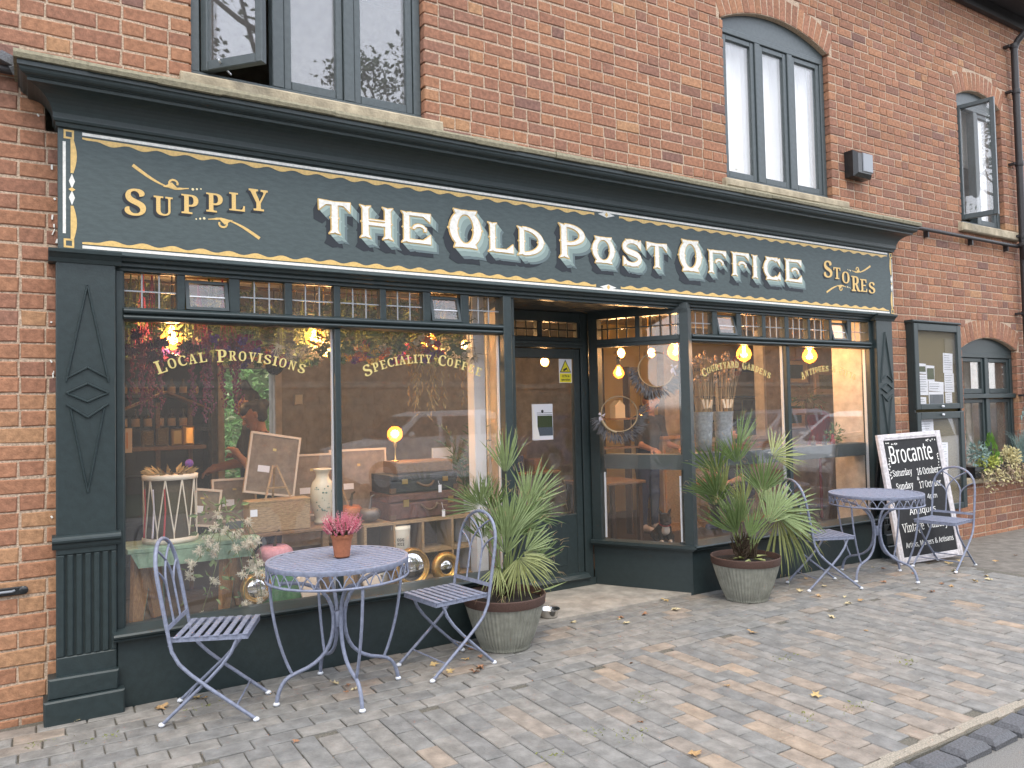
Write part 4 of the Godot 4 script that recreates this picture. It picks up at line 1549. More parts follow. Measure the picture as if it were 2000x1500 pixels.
func stroke_pieces(o: Array, pts: Array) -> void:
	for i in pts.size() - 1:
		var a: Vector2 = pts[i][0]
		var b: Vector2 = pts[i + 1][0]
		var n0 = ((pts[i + 1][0] if i == 0 else b) - (a if i == 0 else pts[i - 1][0])).normalized().orthogonal() as Vector2
		var n1 = ((b if i + 2 >= pts.size() else pts[i + 2][0]) - a).normalized().orthogonal() as Vector2
		o.append([a + n0 * pts[i][1], b + n1 * pts[i + 1][1], b - n1 * pts[i + 1][1], a - n0 * pts[i][1]])

func sign_letter(S: Node, ch: String, x0: float, x1: float, y0: float, y1: float, z: float) -> void:
	var h = y1 - y0
	var W = (x1 - x0) / h
	var pieces = letter_pieces(ch, W)
	var layers = [["letter_shade", "sign_black", 0.0, Vector2(-0.16, -0.30), Vector2(0.10, -0.42), 0.0], ["letter_block", "shade_b", 0.0, Vector2(0.30, -0.29), Vector2.ZERO, 0.001], ["letter_block", "shade_a", 0.0, Vector2(0.22, -0.22), Vector2.ZERO, 0.002], ["letter_block", "shade_c", 0.0, Vector2(0.10, -0.10), Vector2.ZERO, 0.003], ["letter_edge", "gold", 0.034, Vector2.ZERO, Vector2.ZERO, 0.004], ["letter", "sign_white", 0.0, Vector2.ZERO, Vector2.ZERO, 0.0085]]
	for l in layers:
		var st = mb()
		for i in pieces.size():
			var pts = PackedVector2Array()
			var c = Vector2.ZERO
			for p in pieces[i]:
				c += p
			c /= pieces[i].size()
			for p in pieces[i]:
				if l[2] > 0.0:
					for k in 6:
						pts.append(p + Vector2.from_angle(k * TAU / 6) * l[2])
				else:
					pts.append(p)
				if l[3] != Vector2.ZERO:
					pts.append(p + l[3])
				if l[4] != Vector2.ZERO:
					pts.append(p + l[4])
			var hull = Geometry2D.convex_hull(pts)
			var poly = PackedVector2Array()
			for k in hull.size() - 1:
				poly.append(Vector2(x0, y0) + hull[k] * h)
			if poly.size() >= 3:
				var zz: float = z + l[5] + i * 0.00003
				prism(st, poly, zz, zz + 0.0009)
		obj(l[0], st, l[1], S)

# ---------------------------------------------------------------- things on the wall
func build_wall_things() -> void:
	# notice board
	var N = thing("notice_board", "tall green wooden notice case with glazed doors and pinned papers, right of the shopfront", "notice board", Vector3.ZERO)
	var st = mb()
	bx(st, 7.875, 8.79, 0.36, 2.395, 0.002, 0.03)
	bx(st, 7.875, 7.90, 0.36, 2.395, 0.03, 0.066)
	bx(st, 8.765, 8.79, 0.36, 2.395, 0.03, 0.066)
	bx(st, 7.90, 8.765, 2.37, 2.395, 0.03, 0.066)
	bx(st, 7.90, 8.765, 0.36, 0.39, 0.03, 0.066)
	obj("case", st, "green", N)
	st = mb()
	chamfer_into(st, Vector3(8.332, 2.408, 0.046), Vector3(0.94, 0.026, 0.10), 0.01)
	obj("top_board", st, "green", N)
	for y in [[0.37, 1.435], [1.465, 2.385]]:
		st = mb()
		bar(st, 7.878, 7.955, y[0], y[1], 0.092, 0.025)
		bar(st, 8.71, 8.787, y[0], y[1], 0.092, 0.025)
		bar(st, 7.955, 8.71, y[1] - 0.075, y[1], 0.0915, 0.024)
		bar(st, 7.955, 8.71, y[0], y[0] + 0.06, 0.0915, 0.024)
		var d = obj("case_door", st, "green", N)
		st = mb()
		bx(st, 7.95, 8.715, y[0] + 0.05, y[1] - 0.07, 0.072, 0.076)
		obj("pane", st, "glass", d)
		st = mb()
		ball(st, Vector3(8.35, y[1] - 0.03 if y[0] < 1 else y[0] + 0.03, 0.105), Vector3(0.022, 0.013, 0.013))
		obj("knob", st, "foot_white", d)
	st = mb()
	bx(st, 7.902, 8.763, 0.392, 2.368, 0.0305, 0.036)
	obj("cork_back", st, "cork", N)
	for p in [[8.50, 8.69, 1.86, 2.08, 0], [8.51, 8.70, 1.65, 1.858, 0], [8.00, 8.16, 1.85, 1.96, 1], [8.165, 8.32, 1.77, 1.94, 1], [8.01, 8.19, 1.62, 1.84, 0], [8.20, 8.49, 1.66, 1.765, 0], [8.195, 8.48, 1.48, 1.655, 1], [8.0, 8.14, 1.49, 1.60, 0], [8.52, 8.65, 1.53, 1.645, 0], [8.00, 8.26, 0.95, 1.36, 0], [8.3, 8.52, 0.8, 1.1, 0]]:
		st = mb()
		box(st, Vector3((p[0] + p[1]) / 2, (p[2] + p[3]) / 2, 0.039 + RN.randf() * 0.002), Vector3(p[1] - p[0], p[3] - p[2], 0.0015), Basis.from_euler(Vector3(0, 0, RN.randf_range(-0.05, 0.05))))
		var pp = obj("pinned_paper", st, "paper", N)
		if p[4]:
			st = mb()
			bx(st, p[0] + 0.012, p[1] - 0.012, p[2] + 0.02, p[3] - 0.03, 0.042, 0.0432)
			obj("printed_photo", st, ["paper_print", "print_green"][RN.randi() % 2], pp)
		else:
			st = mb()
			for k in int((p[3] - p[2]) / 0.028):
				bx(st, p[0] + 0.015, p[0] + (p[1] - p[0]) * RN.randf_range(0.6, 0.9), p[3] - 0.022 - k * 0.026, p[3] - 0.028 - k * 0.026, 0.042, 0.0427)
			obj("printed_lines", st, "grey_plastic", pp)
	# alarm box
	var A = thing("alarm_box", "glossy black alarm box fixed to the brickwork between the upper windows", "alarm box", Vector3(7.07, 3.95, 0))
	st = mb()
	chamfer_into(st, Vector3(0, 0, 0.066), Vector3(0.285, 0.265, 0.13), 0.035)
	obj("cover", st, "dark_plastic", A)
	st = mb()
	chamfer_into(st, Vector3(0.045, 0.012, 0.135), Vector3(0.16, 0.19, 0.012), 0.006)
	obj("front_lens", st, "grey_plastic", A)
	# drainpipes
	var D = thing("drainpipe", "black drainpipe with swan neck running down the far right of the wall", "drainpipe", Vector3.ZERO)
	st = mb()
	tube(st, [Vector3(10.40, 6.36, 0.33), Vector3(10.40, 6.28, 0.33), Vector3(10.36, 6.16, 0.28), Vector3(10.30, 5.98, 0.12), Vector3(10.285, 5.88, 0.085), Vector3(10.285, 5.2, 0.085), Vector3(10.285, 3.40, 0.085), Vector3(10.285, 0.1, 0.085)], 0.040, 0.040, 12)
	obj("pipe", st, "pipe_black", D)
	for y in [5.92, 5.35, 4.45, 3.55, 2.6, 1.6]:
		st = mb()
		lathe(st, [Vector2(0.041, -0.03), Vector2(0.049, -0.028), Vector2(0.049, 0.028), Vector2(0.041, 0.03)], Vector3(10.285, y, 0.085), 12)
		bx(st, 10.19, 10.25, y - 0.012, y + 0.012, 0.002, 0.07)
		obj("pipe_collar", st, "pipe_black", D)
	D = thing("waste_pipe", "thin dark pipe running along the brickwork from the cornice end to the drainpipe", "pipe", Vector3.ZERO)
	st = mb()
	tube(st, [Vector3(7.66, 3.43, 0.05), Vector3(10.24, 3.425, 0.05)], 0.021, 0.021, 8)
	obj("pipe", st, "pipe_black", D)
	st = mb()
	lathe(st, [Vector2(0.0, -0.1), Vector2(0.05, -0.1), Vector2(0.062, 0.05), Vector2(0.085, 0.06), Vector2(0.085, 0.1), Vector2(0.0, 0.1)], Vector3(10.285, 3.36, 0.11), 12)
	obj("hopper", st, "pipe_black", D)
	for x in [8.3, 9.2, 10.0]:
		st = mb()
		bx(st, x - 0.012, x + 0.012, 3.35, 3.45, 0.002, 0.052)
		obj("bracket", st, "pipe_black", D)
	D = thing("gas_pipe", "dark pipe stub on the brickwork left of the cornice", "pipe", Vector3.ZERO)
	st = mb()
	tube(st, [Vector3(-1.2, 3.40, 0.045), Vector3(-0.115, 3.375, 0.045)], 0.022, 0.022, 8)
	obj("pipe", st, "pipe_black", D)
	D = thing("wall_bolt", "flat dark metal bolt plate on the brickwork at the far left edge", "bolt", Vector3(-0.2, 0.678, 0))
	st = mb()
	chamfer_into(st, Vector3(0, 0, 0.008), Vector3(0.27, 0.042, 0.012), 0.004)
	lathe(st, [Vector2(0.001, 0.014), Vector2(0.021, 0.012), Vector2(0.021, 0.0)], Vector3(0.135, 0, 0.002), 12, 0, 0, Basis(Vector3.RIGHT, PI / 2))
	obj("plate", st, "dark_plastic", D)
	st = mb()
	tube(st, [Vector3(-0.13, 0.0, 0.022), Vector3(0.085, 0.002, 0.022), Vector3(0.095, 0.004, 0.012)], 0.007, 0.007, 6)
	obj("rod", st, "grey_plastic", D)
	# plants on the lower window sill
	sill_plants()

func leaf_clump(st: SurfaceTool, c: Vector3, r: Vector3, n: int, len: float, w: float, down = 0.0) -> void:
	for i in n:
		var d = Vector3(RN.randfn(0, 0.5), RN.randfn(0, 0.5), RN.randfn(0, 0.5))
		d = d.limit_length(1.0)
		var p = c + d * r
		var q = (d + rv(0.7) + Vector3(0, -down, 0)).normalized()
		leaf(st, p, p + q * len * RN.randf_range(0.6, 1.2), w * RN.randf_range(0.7, 1.2), rv(1.0).normalized())

func sill_plants() -> void:
	M["leaf_lime"] = mt("leaf_lime", lin(0.36, 0.40, 0.08), 0.7)
	M["leaf_bright"] = mt("leaf_bright", lin(0.13, 0.27, 0.04), 0.7)
	M["leaf_cream"] = mt("leaf_cream", lin(0.56, 0.50, 0.27), 0.8)
	M["leaf_blue"] = mt("leaf_blue", lin(0.20, 0.29, 0.27), 0.7)
	M["leaf_dusk"] = mt("leaf_dusk", lin(0.30, 0.22, 0.16), 0.8)
	var st = mb()
	bx(st, 8.95, 10.35, 0.68, 0.80, -0.02, 0.10)
	tag(obj("planter_trough", st, "dark_plastic"), "low dark trough of plants on the sill of the lower right window", "planter")
	var G = "plants on the lower window sill"
	st = mb()
	for i in 260:
		var y = RN.randf_range(0.0, 0.34)
		var a = RN.randf() * TAU
		var r = 0.10 * (1.0 - y / 0.36)
		var p = Vector3(9.40 + cos(a) * r, 0.80 + y, 0.05 + sin(a) * r)
		leaf(st, p, p + Vector3(cos(a) * 0.02, 0.055, sin(a) * 0.02), 0.014, rv(1))
	tag(obj("dwarf_conifer", st, "leaf_bright"), "bright green pointed dwarf conifer in the middle of the window trough", "plant", G)
	st = mb()
	for i in 170:
		var p = Vector3(10.12 + RN.randf_range(-0.12, 0.12), 0.78, 0.06 + RN.randf_range(-0.04, 0.04))
		var q = Vector3(RN.randfn(0, 0.14), RN.randf_range(0.18, 0.42), RN.randfn(0.05, 0.1))
		var e = bez(p, p + Vector3(q.x * 0.3, q.y, q.z * 0.3), p + q, 3)
		tube(st, e, 0.0035, 0.001, 3)
	for i in 5:
		var p = Vector3(10.1 + i * 0.04, 0.8, 0.05)
		tube(st, [p, p + Vector3(0.03, 0.5 + 0.05 * (i % 3), 0)], 0.002, 0.002, 3)
		ball(st, p + Vector3(0.035, 0.53 + 0.05 * (i % 3), 0), Vector3(0.010, 0.035, 0.010), 6, 4)
	tag(obj("blue_grass", st, "leaf_blue"), "tuft of blue grey grass with tall flower stalks at the right end of the trough", "plant", G)
	st = mb()
	leaf_clump(st, Vector3(9.12, 0.93, 0.05), Vector3(0.12, 0.12, 0.08), 130, 0.07, 0.03)
	tag(obj("silver_plant", st, "leaf_blue"), "silvery grey leafed plant at the left end of the window trough", "plant", G)
	st = mb()
	leaf_clump(st, Vector3(9.22, 0.84, 0.10), Vector3(0.16, 0.08, 0.07), 150, 0.045, 0.035)
	tag(obj("lime_plant", st, "leaf_lime"), "lime green spreading plant below the dwarf conifer in the window trough", "plant", G)
	st = mb()
	leaf_clump(st, Vector3(9.75, 0.88, 0.08), Vector3(0.18, 0.11, 0.08), 220, 0.04, 0.03)
	leaf_clump(st, Vector3(9.75, 0.92, 0.10), Vector3(0.15, 0.08, 0.07), 90, 0.04, 0.03)
	tag(obj("variegated_bush", st, "leaf_cream"), "rounded cream and green variegated bush right of the dwarf conifer", "plant", G)
	for k in 2:
		st = mb()
		for i in 46:
			var p = Vector3(8.98 + RN.randf() * 1.3, 0.74 + RN.randf_range(-0.02, 0.06), 0.10)
			var l = RN.randf_range(0.06, 0.2)
			var q = p + Vector3(RN.randf_range(-0.05, 0.05), -l, 0.05)
			tube(st, bez(p, p + Vector3(0, 0.02, 0.06), q, 3), 0.002, 0.001, 3)
			for j in 6:
				var c = p.lerp(q, j / 5.0) + rv(0.025) + Vector3(0, 0, 0.03)
				leaf(st, c, c + rv(0.03) + Vector3(0, -0.01, 0.015), 0.028, rv(1))
		tag(obj("trailing_ivy", st, ["leaf_cream", "leaf_dusk"][k]), ["cream edged ivy trailing over the front of the window trough", "brownish pink ivy trailing between the cream ivy over the trough"][k], "ivy", G)
	# low brick course and joint under the sill is part of the building

# ---------------------------------------------------------------- bistro tables and chairs
func flatbar(st: SurfaceTool, a: Vector3, b: Vector3, w: float, t: float, up: Vector3) -> void:
	var d = (b - a)
	var L = d.length()
	d /= L
	var u = (up - d * up.dot(d)).normalized()
	box(st, (a + b) / 2, Vector3(L, t, w), Basis(d, u, d.cross(u)))

func make_chair() -> Node3D:
	var C = thing("bistro_chair", "", "chair", Vector3.ZERO, 0.0, "blue folding bistro chairs at the outdoor tables")
	var S = 0.19
	var top = Vector3(-0.275, 0.915, 0)
	var base = Vector3(-0.195, 0.475, 0)
	var up = (top - base)
	var bk = func(s: float, t: float) -> Vector3: return base + up * t + Vector3(0, 0, s)
	for sd in [-1.0, 1.0]:
		var st = mb()
		var p = [bk.call(sd * S, 0.0), Vector3(-0.187, 0.43, sd * S), Vector3(-0.175, 0.375, sd * S), Vector3(-0.14, 0.31, sd * S), Vector3(-0.085, 0.255, sd * S), Vector3(0.0, 0.185, sd * S), Vector3(0.228, 0.012, sd * S)]
		tube(st, p, 0.0095, 0.0095, 6)
		obj("leg", st, "blue_iron", C)
		st = mb()
		var z: float = sd * (S - 0.022)
		tube(st, [Vector3(0.135, 0.415, z), Vector3(0.105, 0.345, z), Vector3(0.06, 0.285, z), Vector3(0.0, 0.222, z), Vector3(-0.228, 0.012, z)], 0.0095, 0.0095, 6)
		obj("leg", st, "blue_iron", C)
		st = mb()
		for q in [Vector3(0.23, 0.010, sd * S), Vector3(-0.23, 0.010, z)]:
			ball(st, q, Vector3(0.017, 0.012, 0.017), 10, 6)
		obj("foot", st, "foot_white", C)
		st = mb()
		flatbar(st, Vector3(-0.19, 0.432, sd * (S - 0.012)), Vector3(0.185, 0.428, sd * (S - 0.012)), 0.006, 0.026, Vector3.UP)
		obj("seat_rail", st, "blue_iron", C)
	for i in 8:
		var st = mb()
		var x = -0.155 + i * 0.0475
		chamfer_into(st, Vector3(x, 0.443, 0), Vector3(0.029, 2 * S - 0.006, 0.006), 0.002, Basis(Vector3(1, 0, 0), Vector3(0, 0, -1), Vector3(0, 1, 0)))
		obj("seat_slat", st, "blue_iron", C)
	var st = mb()
	flatbar(st, Vector3(0.188, 0.428, -S + 0.01), Vector3(0.188, 0.428, S - 0.01), 0.006, 0.026, Vector3.UP)
	tube(st, [Vector3(-0.19, 0.405, -S), Vector3(-0.19, 0.405, S)], 0.005, 0.005, 5)
	obj("seat_rail", st, "blue_iron", C)
	# gothic back
	st = mb()
	var arch = []
	for i in 15:
		var t = i / 14.0
		var a = PI * t
		var s = -S * cos(a) * (1.0 if absf(cos(a)) > 0.999 else 1.0)
		var h = 0.50 + 0.50 * pow(sin(a), 0.80)
		arch.append(bk.call(s, h))
	arch.push_front(bk.call(-S, 0.0))
	arch.append(bk.call(S, 0.0))
	tube(st, arch, 0.0105, 0.0105, 6)
	obj("back_frame", st, "blue_iron", C)
	st = mb()
	for sd in [-1.0, 1.0]:
		var q = [bk.call(sd * 0.062, 0.03), bk.call(sd * 0.062, 0.45)]
		q.append_array(bez(bk.call(sd * 0.062, 0.48), bk.call(sd * 0.055, 0.72), bk.call(-sd * 0.105, 0.895), 7))
		tube(st, q, 0.0065, 0.0065, 5)
		q = bez(bk.call(sd * 0.062, 0.42), bk.call(sd * 0.07, 0.58), bk.call(sd * 0.178, 0.68), 6)
		tube(st, q, 0.0062, 0.0062, 5)
	obj("back_tracery", st, "blue_iron", C)
	st = mb()
	flatbar(st, bk.call(-S, 0.03), bk.call(S, 0.03), 0.006, 0.022, up)
	obj("back_rail", st, "blue_iron", C)
	st = mb()
	tube(st, [Vector3(0.135, 0.085, -S), Vector3(0.135, 0.085, S)], 0.005, 0.005, 5)
	obj("stretcher", st, "blue_iron", C)
	st = mb()
	tube(st, [Vector3(-0.14, 0.095, -S + 0.02), Vector3(-0.14, 0.095, S - 0.02)], 0.005, 0.005, 5)
	obj("stretcher", st, "blue_iron", C)
	return C

func make_table() -> Node3D:
	var C = thing("bistro_table", "", "table", Vector3.ZERO, 0.0, "blue round bistro tables")
	var R = 0.392
	for i in 15:
		var z = -0.35 + i * 0.05
		var hl = sqrt(maxf(0.0, (R - 0.012) * (R - 0.012) - z * z))
		if hl < 0.08:
			continue
		var st = mb()
		chamfer_into(st, Vector3(0, 0.742, z), Vector3(2 * hl, 0.027, 0.005), 0.002, Basis(Vector3(1, 0, 0), Vector3(0, 0, -1), Vector3(0, 1, 0)))
		obj("top_slat", st, "blue_iron", C)
	var st = mb()
	lathe(st, [Vector2(R - 0.020, 0.746), Vector2(R - 0.002, 0.748), Vector2(R, 0.744), Vector2(R, 0.722), Vector2(R - 0.006, 0.722), Vector2(R - 0.006, 0.738), Vector2(R - 0.020, 0.740), Vector2(R - 0.020, 0.746)], Vector3.ZERO, 48)
	obj("top_rim", st, "blue_iron", C)
	st = mb()
	for k in 2:
		flatbar(st, Vector3(0, 0.735 - 0.001 * k, -R + 0.01) if k else Vector3(-R + 0.01, 0.736, 0), Vector3(0, 0.735 - 0.001 * k, R - 0.01) if k else Vector3(R - 0.01, 0.736, 0), 0.03, 0.005, Vector3.UP)
	obj("top_brace", st, "blue_iron", C)
	st = mb()
	var ring = []
	for i in 49:
		ring.append(Vector3(cos(i * TAU / 48) * (R - 0.004), 0.650, sin(i * TAU / 48) * (R - 0.004)))
	tube(st, ring, 0.0075, 0.0075, 6)
	obj("apron_ring", st, "blue_iron", C)
	st = mb()
	var n = 34
	for i in n:
		var p = []
		for k in 9:
			var t = k / 8.0
			var a = (i + 2.0 * t) * TAU / n
			p.append(Vector3(cos(a) * (R - 0.005), 0.652 + 0.080 * pow(sin(t * PI), 0.72), sin(a) * (R - 0.005)))
		tube(st, p, 0.0042, 0.0042, 4)
	obj("apron_arches", st, "blue_iron", C)
	for k in 4:
		var d = Vector3(cos(k * PI / 2), 0, sin(k * PI / 2))
		st = mb()
		var p = bez(d * 0.33 + Vector3(0, 0.645, 0), d * 0.05 + Vector3(0, 0.64, 0), d * 0.032 + Vector3(0, 0.43, 0), 7)
		p.append(d * 0.032 + Vector3(0, 0.39, 0))
		p.append_array(bez(d * 0.034 + Vector3(0, 0.36, 0), d * 0.05 + Vector3(0, 0.19, 0), d * 0.235 + Vector3(0, 0.155, 0), 7))
		p.append_array(bez(d * 0.26 + Vector3(0, 0.148, 0), d * 0.335 + Vector3(0, 0.13, 0), d * 0.35 + Vector3(0, 0.01, 0), 6))
		tube(st, p, 0.011, 0.011, 6)
		obj("leg", st, "blue_iron", C)
		st = mb()
		tube(st, bez(d * (R - 0.012) + Vector3(0, 0.65, 0), d * 0.365 + Vector3(0, 0.36, 0), d * 0.265 + Vector3(0, 0.152, 0), 8), 0.0085, 0.0085, 6)
		obj("leg_brace", st, "blue_iron", C)
		st = mb()
		ball(st, d * 0.35 + Vector3(0, 0.010, 0), Vector3(0.018, 0.012, 0.018), 10, 6)
		obj("foot", st, "foot_white", C)
	st = mb()
	lathe(st, [Vector2(0.0, 0.37), Vector2(0.026, 0.37), Vector2(0.026, 0.45), Vector2(0.0, 0.45)], Vector3.ZERO, 8)
	obj("hub", st, "blue_iron", C)
	return C

func build_furniture() -> void:
	var t = make_table()
	t.position = Vector3(1.432, 0, 0.53)
	t.set_meta("label", "blue iron bistro table in front of the left window, holding the potted heather")
	dup(t, "blue iron bistro table in front of the right window, beside the chalkboard", Vector3(6.37, 0, 0.57), 0.05)
	var c = make_chair()
	c.position = Vector3(0.805, 0, 0.41)
	c.rotation.y = -0.40
	c.set_meta("label", "blue folding chair left of the table at the left window, nearest the fluted pilaster")
	dup(c, "blue folding chair between the left table and the larger potted palm by the door", Vector3(2.13, 0, 0.475), PI + 0.12)
	dup(c, "blue folding chair with its back to the palm pot right of the door", Vector3(5.69, 0, 0.50), -0.38)
	dup(c, "blue folding chair in front of the chalkboard, furthest right", Vector3(7.24, 0, 0.68), PI + 0.10)
	# heather in a terracotta pot on the left table
	var H = thing("heather_pot", "pink heather in a small terracotta pot on the left bistro table", "potted plant", Vector3(1.455, 0.747, 0.53))
	var st = mb()
	lathe(st, [Vector2(0.0, 0.0), Vector2(0.040, 0.0), Vector2(0.043, 0.01), Vector2(0.056, 0.105), Vector2(0.061, 0.108), Vector2(0.064, 0.128), Vector2(0.056, 0.130), Vector2(0.053, 0.112), Vector2(0.0, 0.108)], Vector3.ZERO, 20)
	obj("pot", st, "terracotta", H)
	for k in 3:
		st = mb()
		for i in [150, 80, 120][k]:
			var a = RN.randf() * TAU
			var r = sqrt(RN.randf())
			var b = Vector3(cos(a) * r * 0.045, 0.11, sin(a) * r * 0.045)
			var q = Vector3(cos(a) * r * 0.12 + RN.randf_range(-0.015, 0.015), 0.135 + RN.randf_range(0.05, 0.14) - 0.03 * r, sin(a) * r * 0.12)
			if k == 2:
				tube(st, [b, b.lerp(q, 0.7)], 0.002, 0.002, 3)
			else:
				var m = b.lerp(q, 0.45)
				for j in 9:
					var s = m.lerp(q, j / 8.0)
					var w = 0.0075 * (1.1 - j / 10.0)
					ball(st, s + rv(0.003), Vector3(w, w, w) * 0.8, 4, 3)
		obj(["flower_spikes", "flower_spikes", "stems"][k], st, ["heather_pink", "heather_pale", "heather_green"][k], H)
	# dog bowl
	st = mb()
	lathe(st, [Vector2(0.0, 0.004), Vector2(0.062, 0.004), Vector2(0.060, 0.010), Vector2(0.070, 0.058), Vector2(0.082, 0.062), Vector2(0.080, 0.066), Vector2(0.066, 0.062), Vector2(0.052, 0.014), Vector2(0.0, 0.012)], Vector3(3.23, 0.010, -0.03), 28)
	tag(obj("dog_bowl", st, "steel"), "stainless steel dog bowl on the concrete step beside the large pot", "bowl")

# ---------------------------------------------------------------- palms
func frond(P: Node3D, base: Vector3, hub: Vector3, tip: Vector3, spread: float, n: int, droop: float, kind: int, tilt: float) -> void:
	var st = mb()
	var dir = tip - hub
	var r = dir.length()
	dir /= r
	var toCam = (Vector3(0, 1.55, 4.75) - P.position - hub).normalized()
	var nrm = (toCam - dir * toCam.dot(dir)).normalized()
	nrm = (nrm + dir.cross(nrm) * tilt + Vector3(0, 0.25, 0)).normalized()
	nrm = (nrm - dir * nrm.dot(dir)).normalized()
	var side = dir.cross(nrm).normalized()
	n = int(n * 1.35)
	for i in n:
		var t = (i + 0.5) / n - 0.5
		var a = deg_to_rad(spread) * t + RN.randf_range(-0.05, 0.05)
		var d = dir * cos(a) + side * sin(a) + nrm * (-0.25 * absf(t) + RN.randf_range(-0.13, 0.13))
		d = d.normalized()
		var L = r * RN.randf_range(0.85, 1.22) * (1.0 - 0.36 * absf(t))
		var w = r * (0.046 if n > 26 else 0.042)
		var s = (-dir * sin(a) + side * cos(a)).normalized() * w * 0.5
		var p0 = hub + d * 0.015
		var m1 = hub + d * L * 0.42 + Vector3(0, -droop * L * 0.10, 0)
		var m2 = hub + d * L * 0.74 + Vector3(0, -droop * L * 0.34, 0)
		var e = hub + d * L + Vector3(0, -droop * L * RN.randf_range(0.55, 0.95), 0) + rv(0.012)
		var f = nrm * w * 0.34
		for sg in [-1.0, 1.0]:
			var q1: Vector3 = m1 + s * sg + f
			var q2: Vector3 = m2 + s * sg * 0.72 + f * 0.6
			tri(st, p0, m1, q1, nrm)
			quad(st, m1, m2, q2, q1, nrm)
			tri(st, m2, e, q2, nrm)
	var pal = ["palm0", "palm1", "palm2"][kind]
	var F = obj("frond", st, pal, P)
	st = mb()
	tube(st, bez(base, base.lerp(hub, 0.5) + Vector3(0, 0.05, 0.0), hub, 6), 0.007, 0.004, 5)
	obj("stalk", st, "petiole", F)
	# brown split tips
	st = mb()
	for i in int(n / 3):
		var t = RN.randf() - 0.5
		var a = deg_to_rad(spread) * t
		var d = (dir * cos(a) + side * sin(a)).normalized()
		var L = r * (1.0 - 0.42 * absf(t))
		var p = hub + d * L * 0.98 + Vector3(0, -droop * L * 0.72, 0)
		tube(st, [p, p + d * 0.03 + rv(0.012), p + d * 0.05 + rv(0.03) + Vector3(0, -0.015, 0)], 0.0017, 0.0006, 3)
	obj("dry_tips", st, "palm_dry", F)

func make_pot(called: String, label: String, at: Vector3) -> Node3D:
	var P = thing(called, label, "potted palm", at)
	var st = mb()
	var prof = [Vector2(0.0, 0.0), Vector2(0.158, 0.0), Vector2(0.164, 0.006), Vector2(0.164, 0.016), Vector2(0.166, 0.022)]
	for i in 10:
		var t = i / 9.0
		prof.append(Vector2(0.166 + 0.094 * pow(t, 0.80), 0.024 + 0.266 * t))
	lathe(st, prof, Vector3.ZERO, 270, 54, 0.0032)
	obj("pot", st, "zinc_pot", P)
	st = mb()
	lathe(st, [Vector2(0.258, 0.288), Vector2(0.268, 0.290), Vector2(0.274, 0.342), Vector2(0.272, 0.348), Vector2(0.262, 0.348), Vector2(0.255, 0.30)], Vector3.ZERO, 48)
	obj("pot_rim", st, "rust_rim", P)
	st = mb()
	lathe(st, [Vector2(0.257, 0.305), Vector2(0.18, 0.318), Vector2(0.08, 0.322), Vector2(0.0, 0.325)], Vector3.ZERO, 24)
	obj("soil", st, "soil", P)
	return P

func stump(P: Node3D, c: Vector3, h: float, r: float) -> void:
	var st = mb()
	for i in 60:
		var a = RN.randf() * TAU
		var y = RN.randf() * h
		var b = c + Vector3(cos(a) * r * 0.5, y, sin(a) * r * 0.5)
		tube(st, [b, b + Vector3(cos(a) * r * 0.7, 0.03, sin(a) * r * 0.7), b + Vector3(cos(a) * r * 1.1, 0.075, sin(a) * r * 1.1) + rv(0.01)], 0.008, 0.003, 4)
	obj("fibrous_stump", st, "fibre", P)

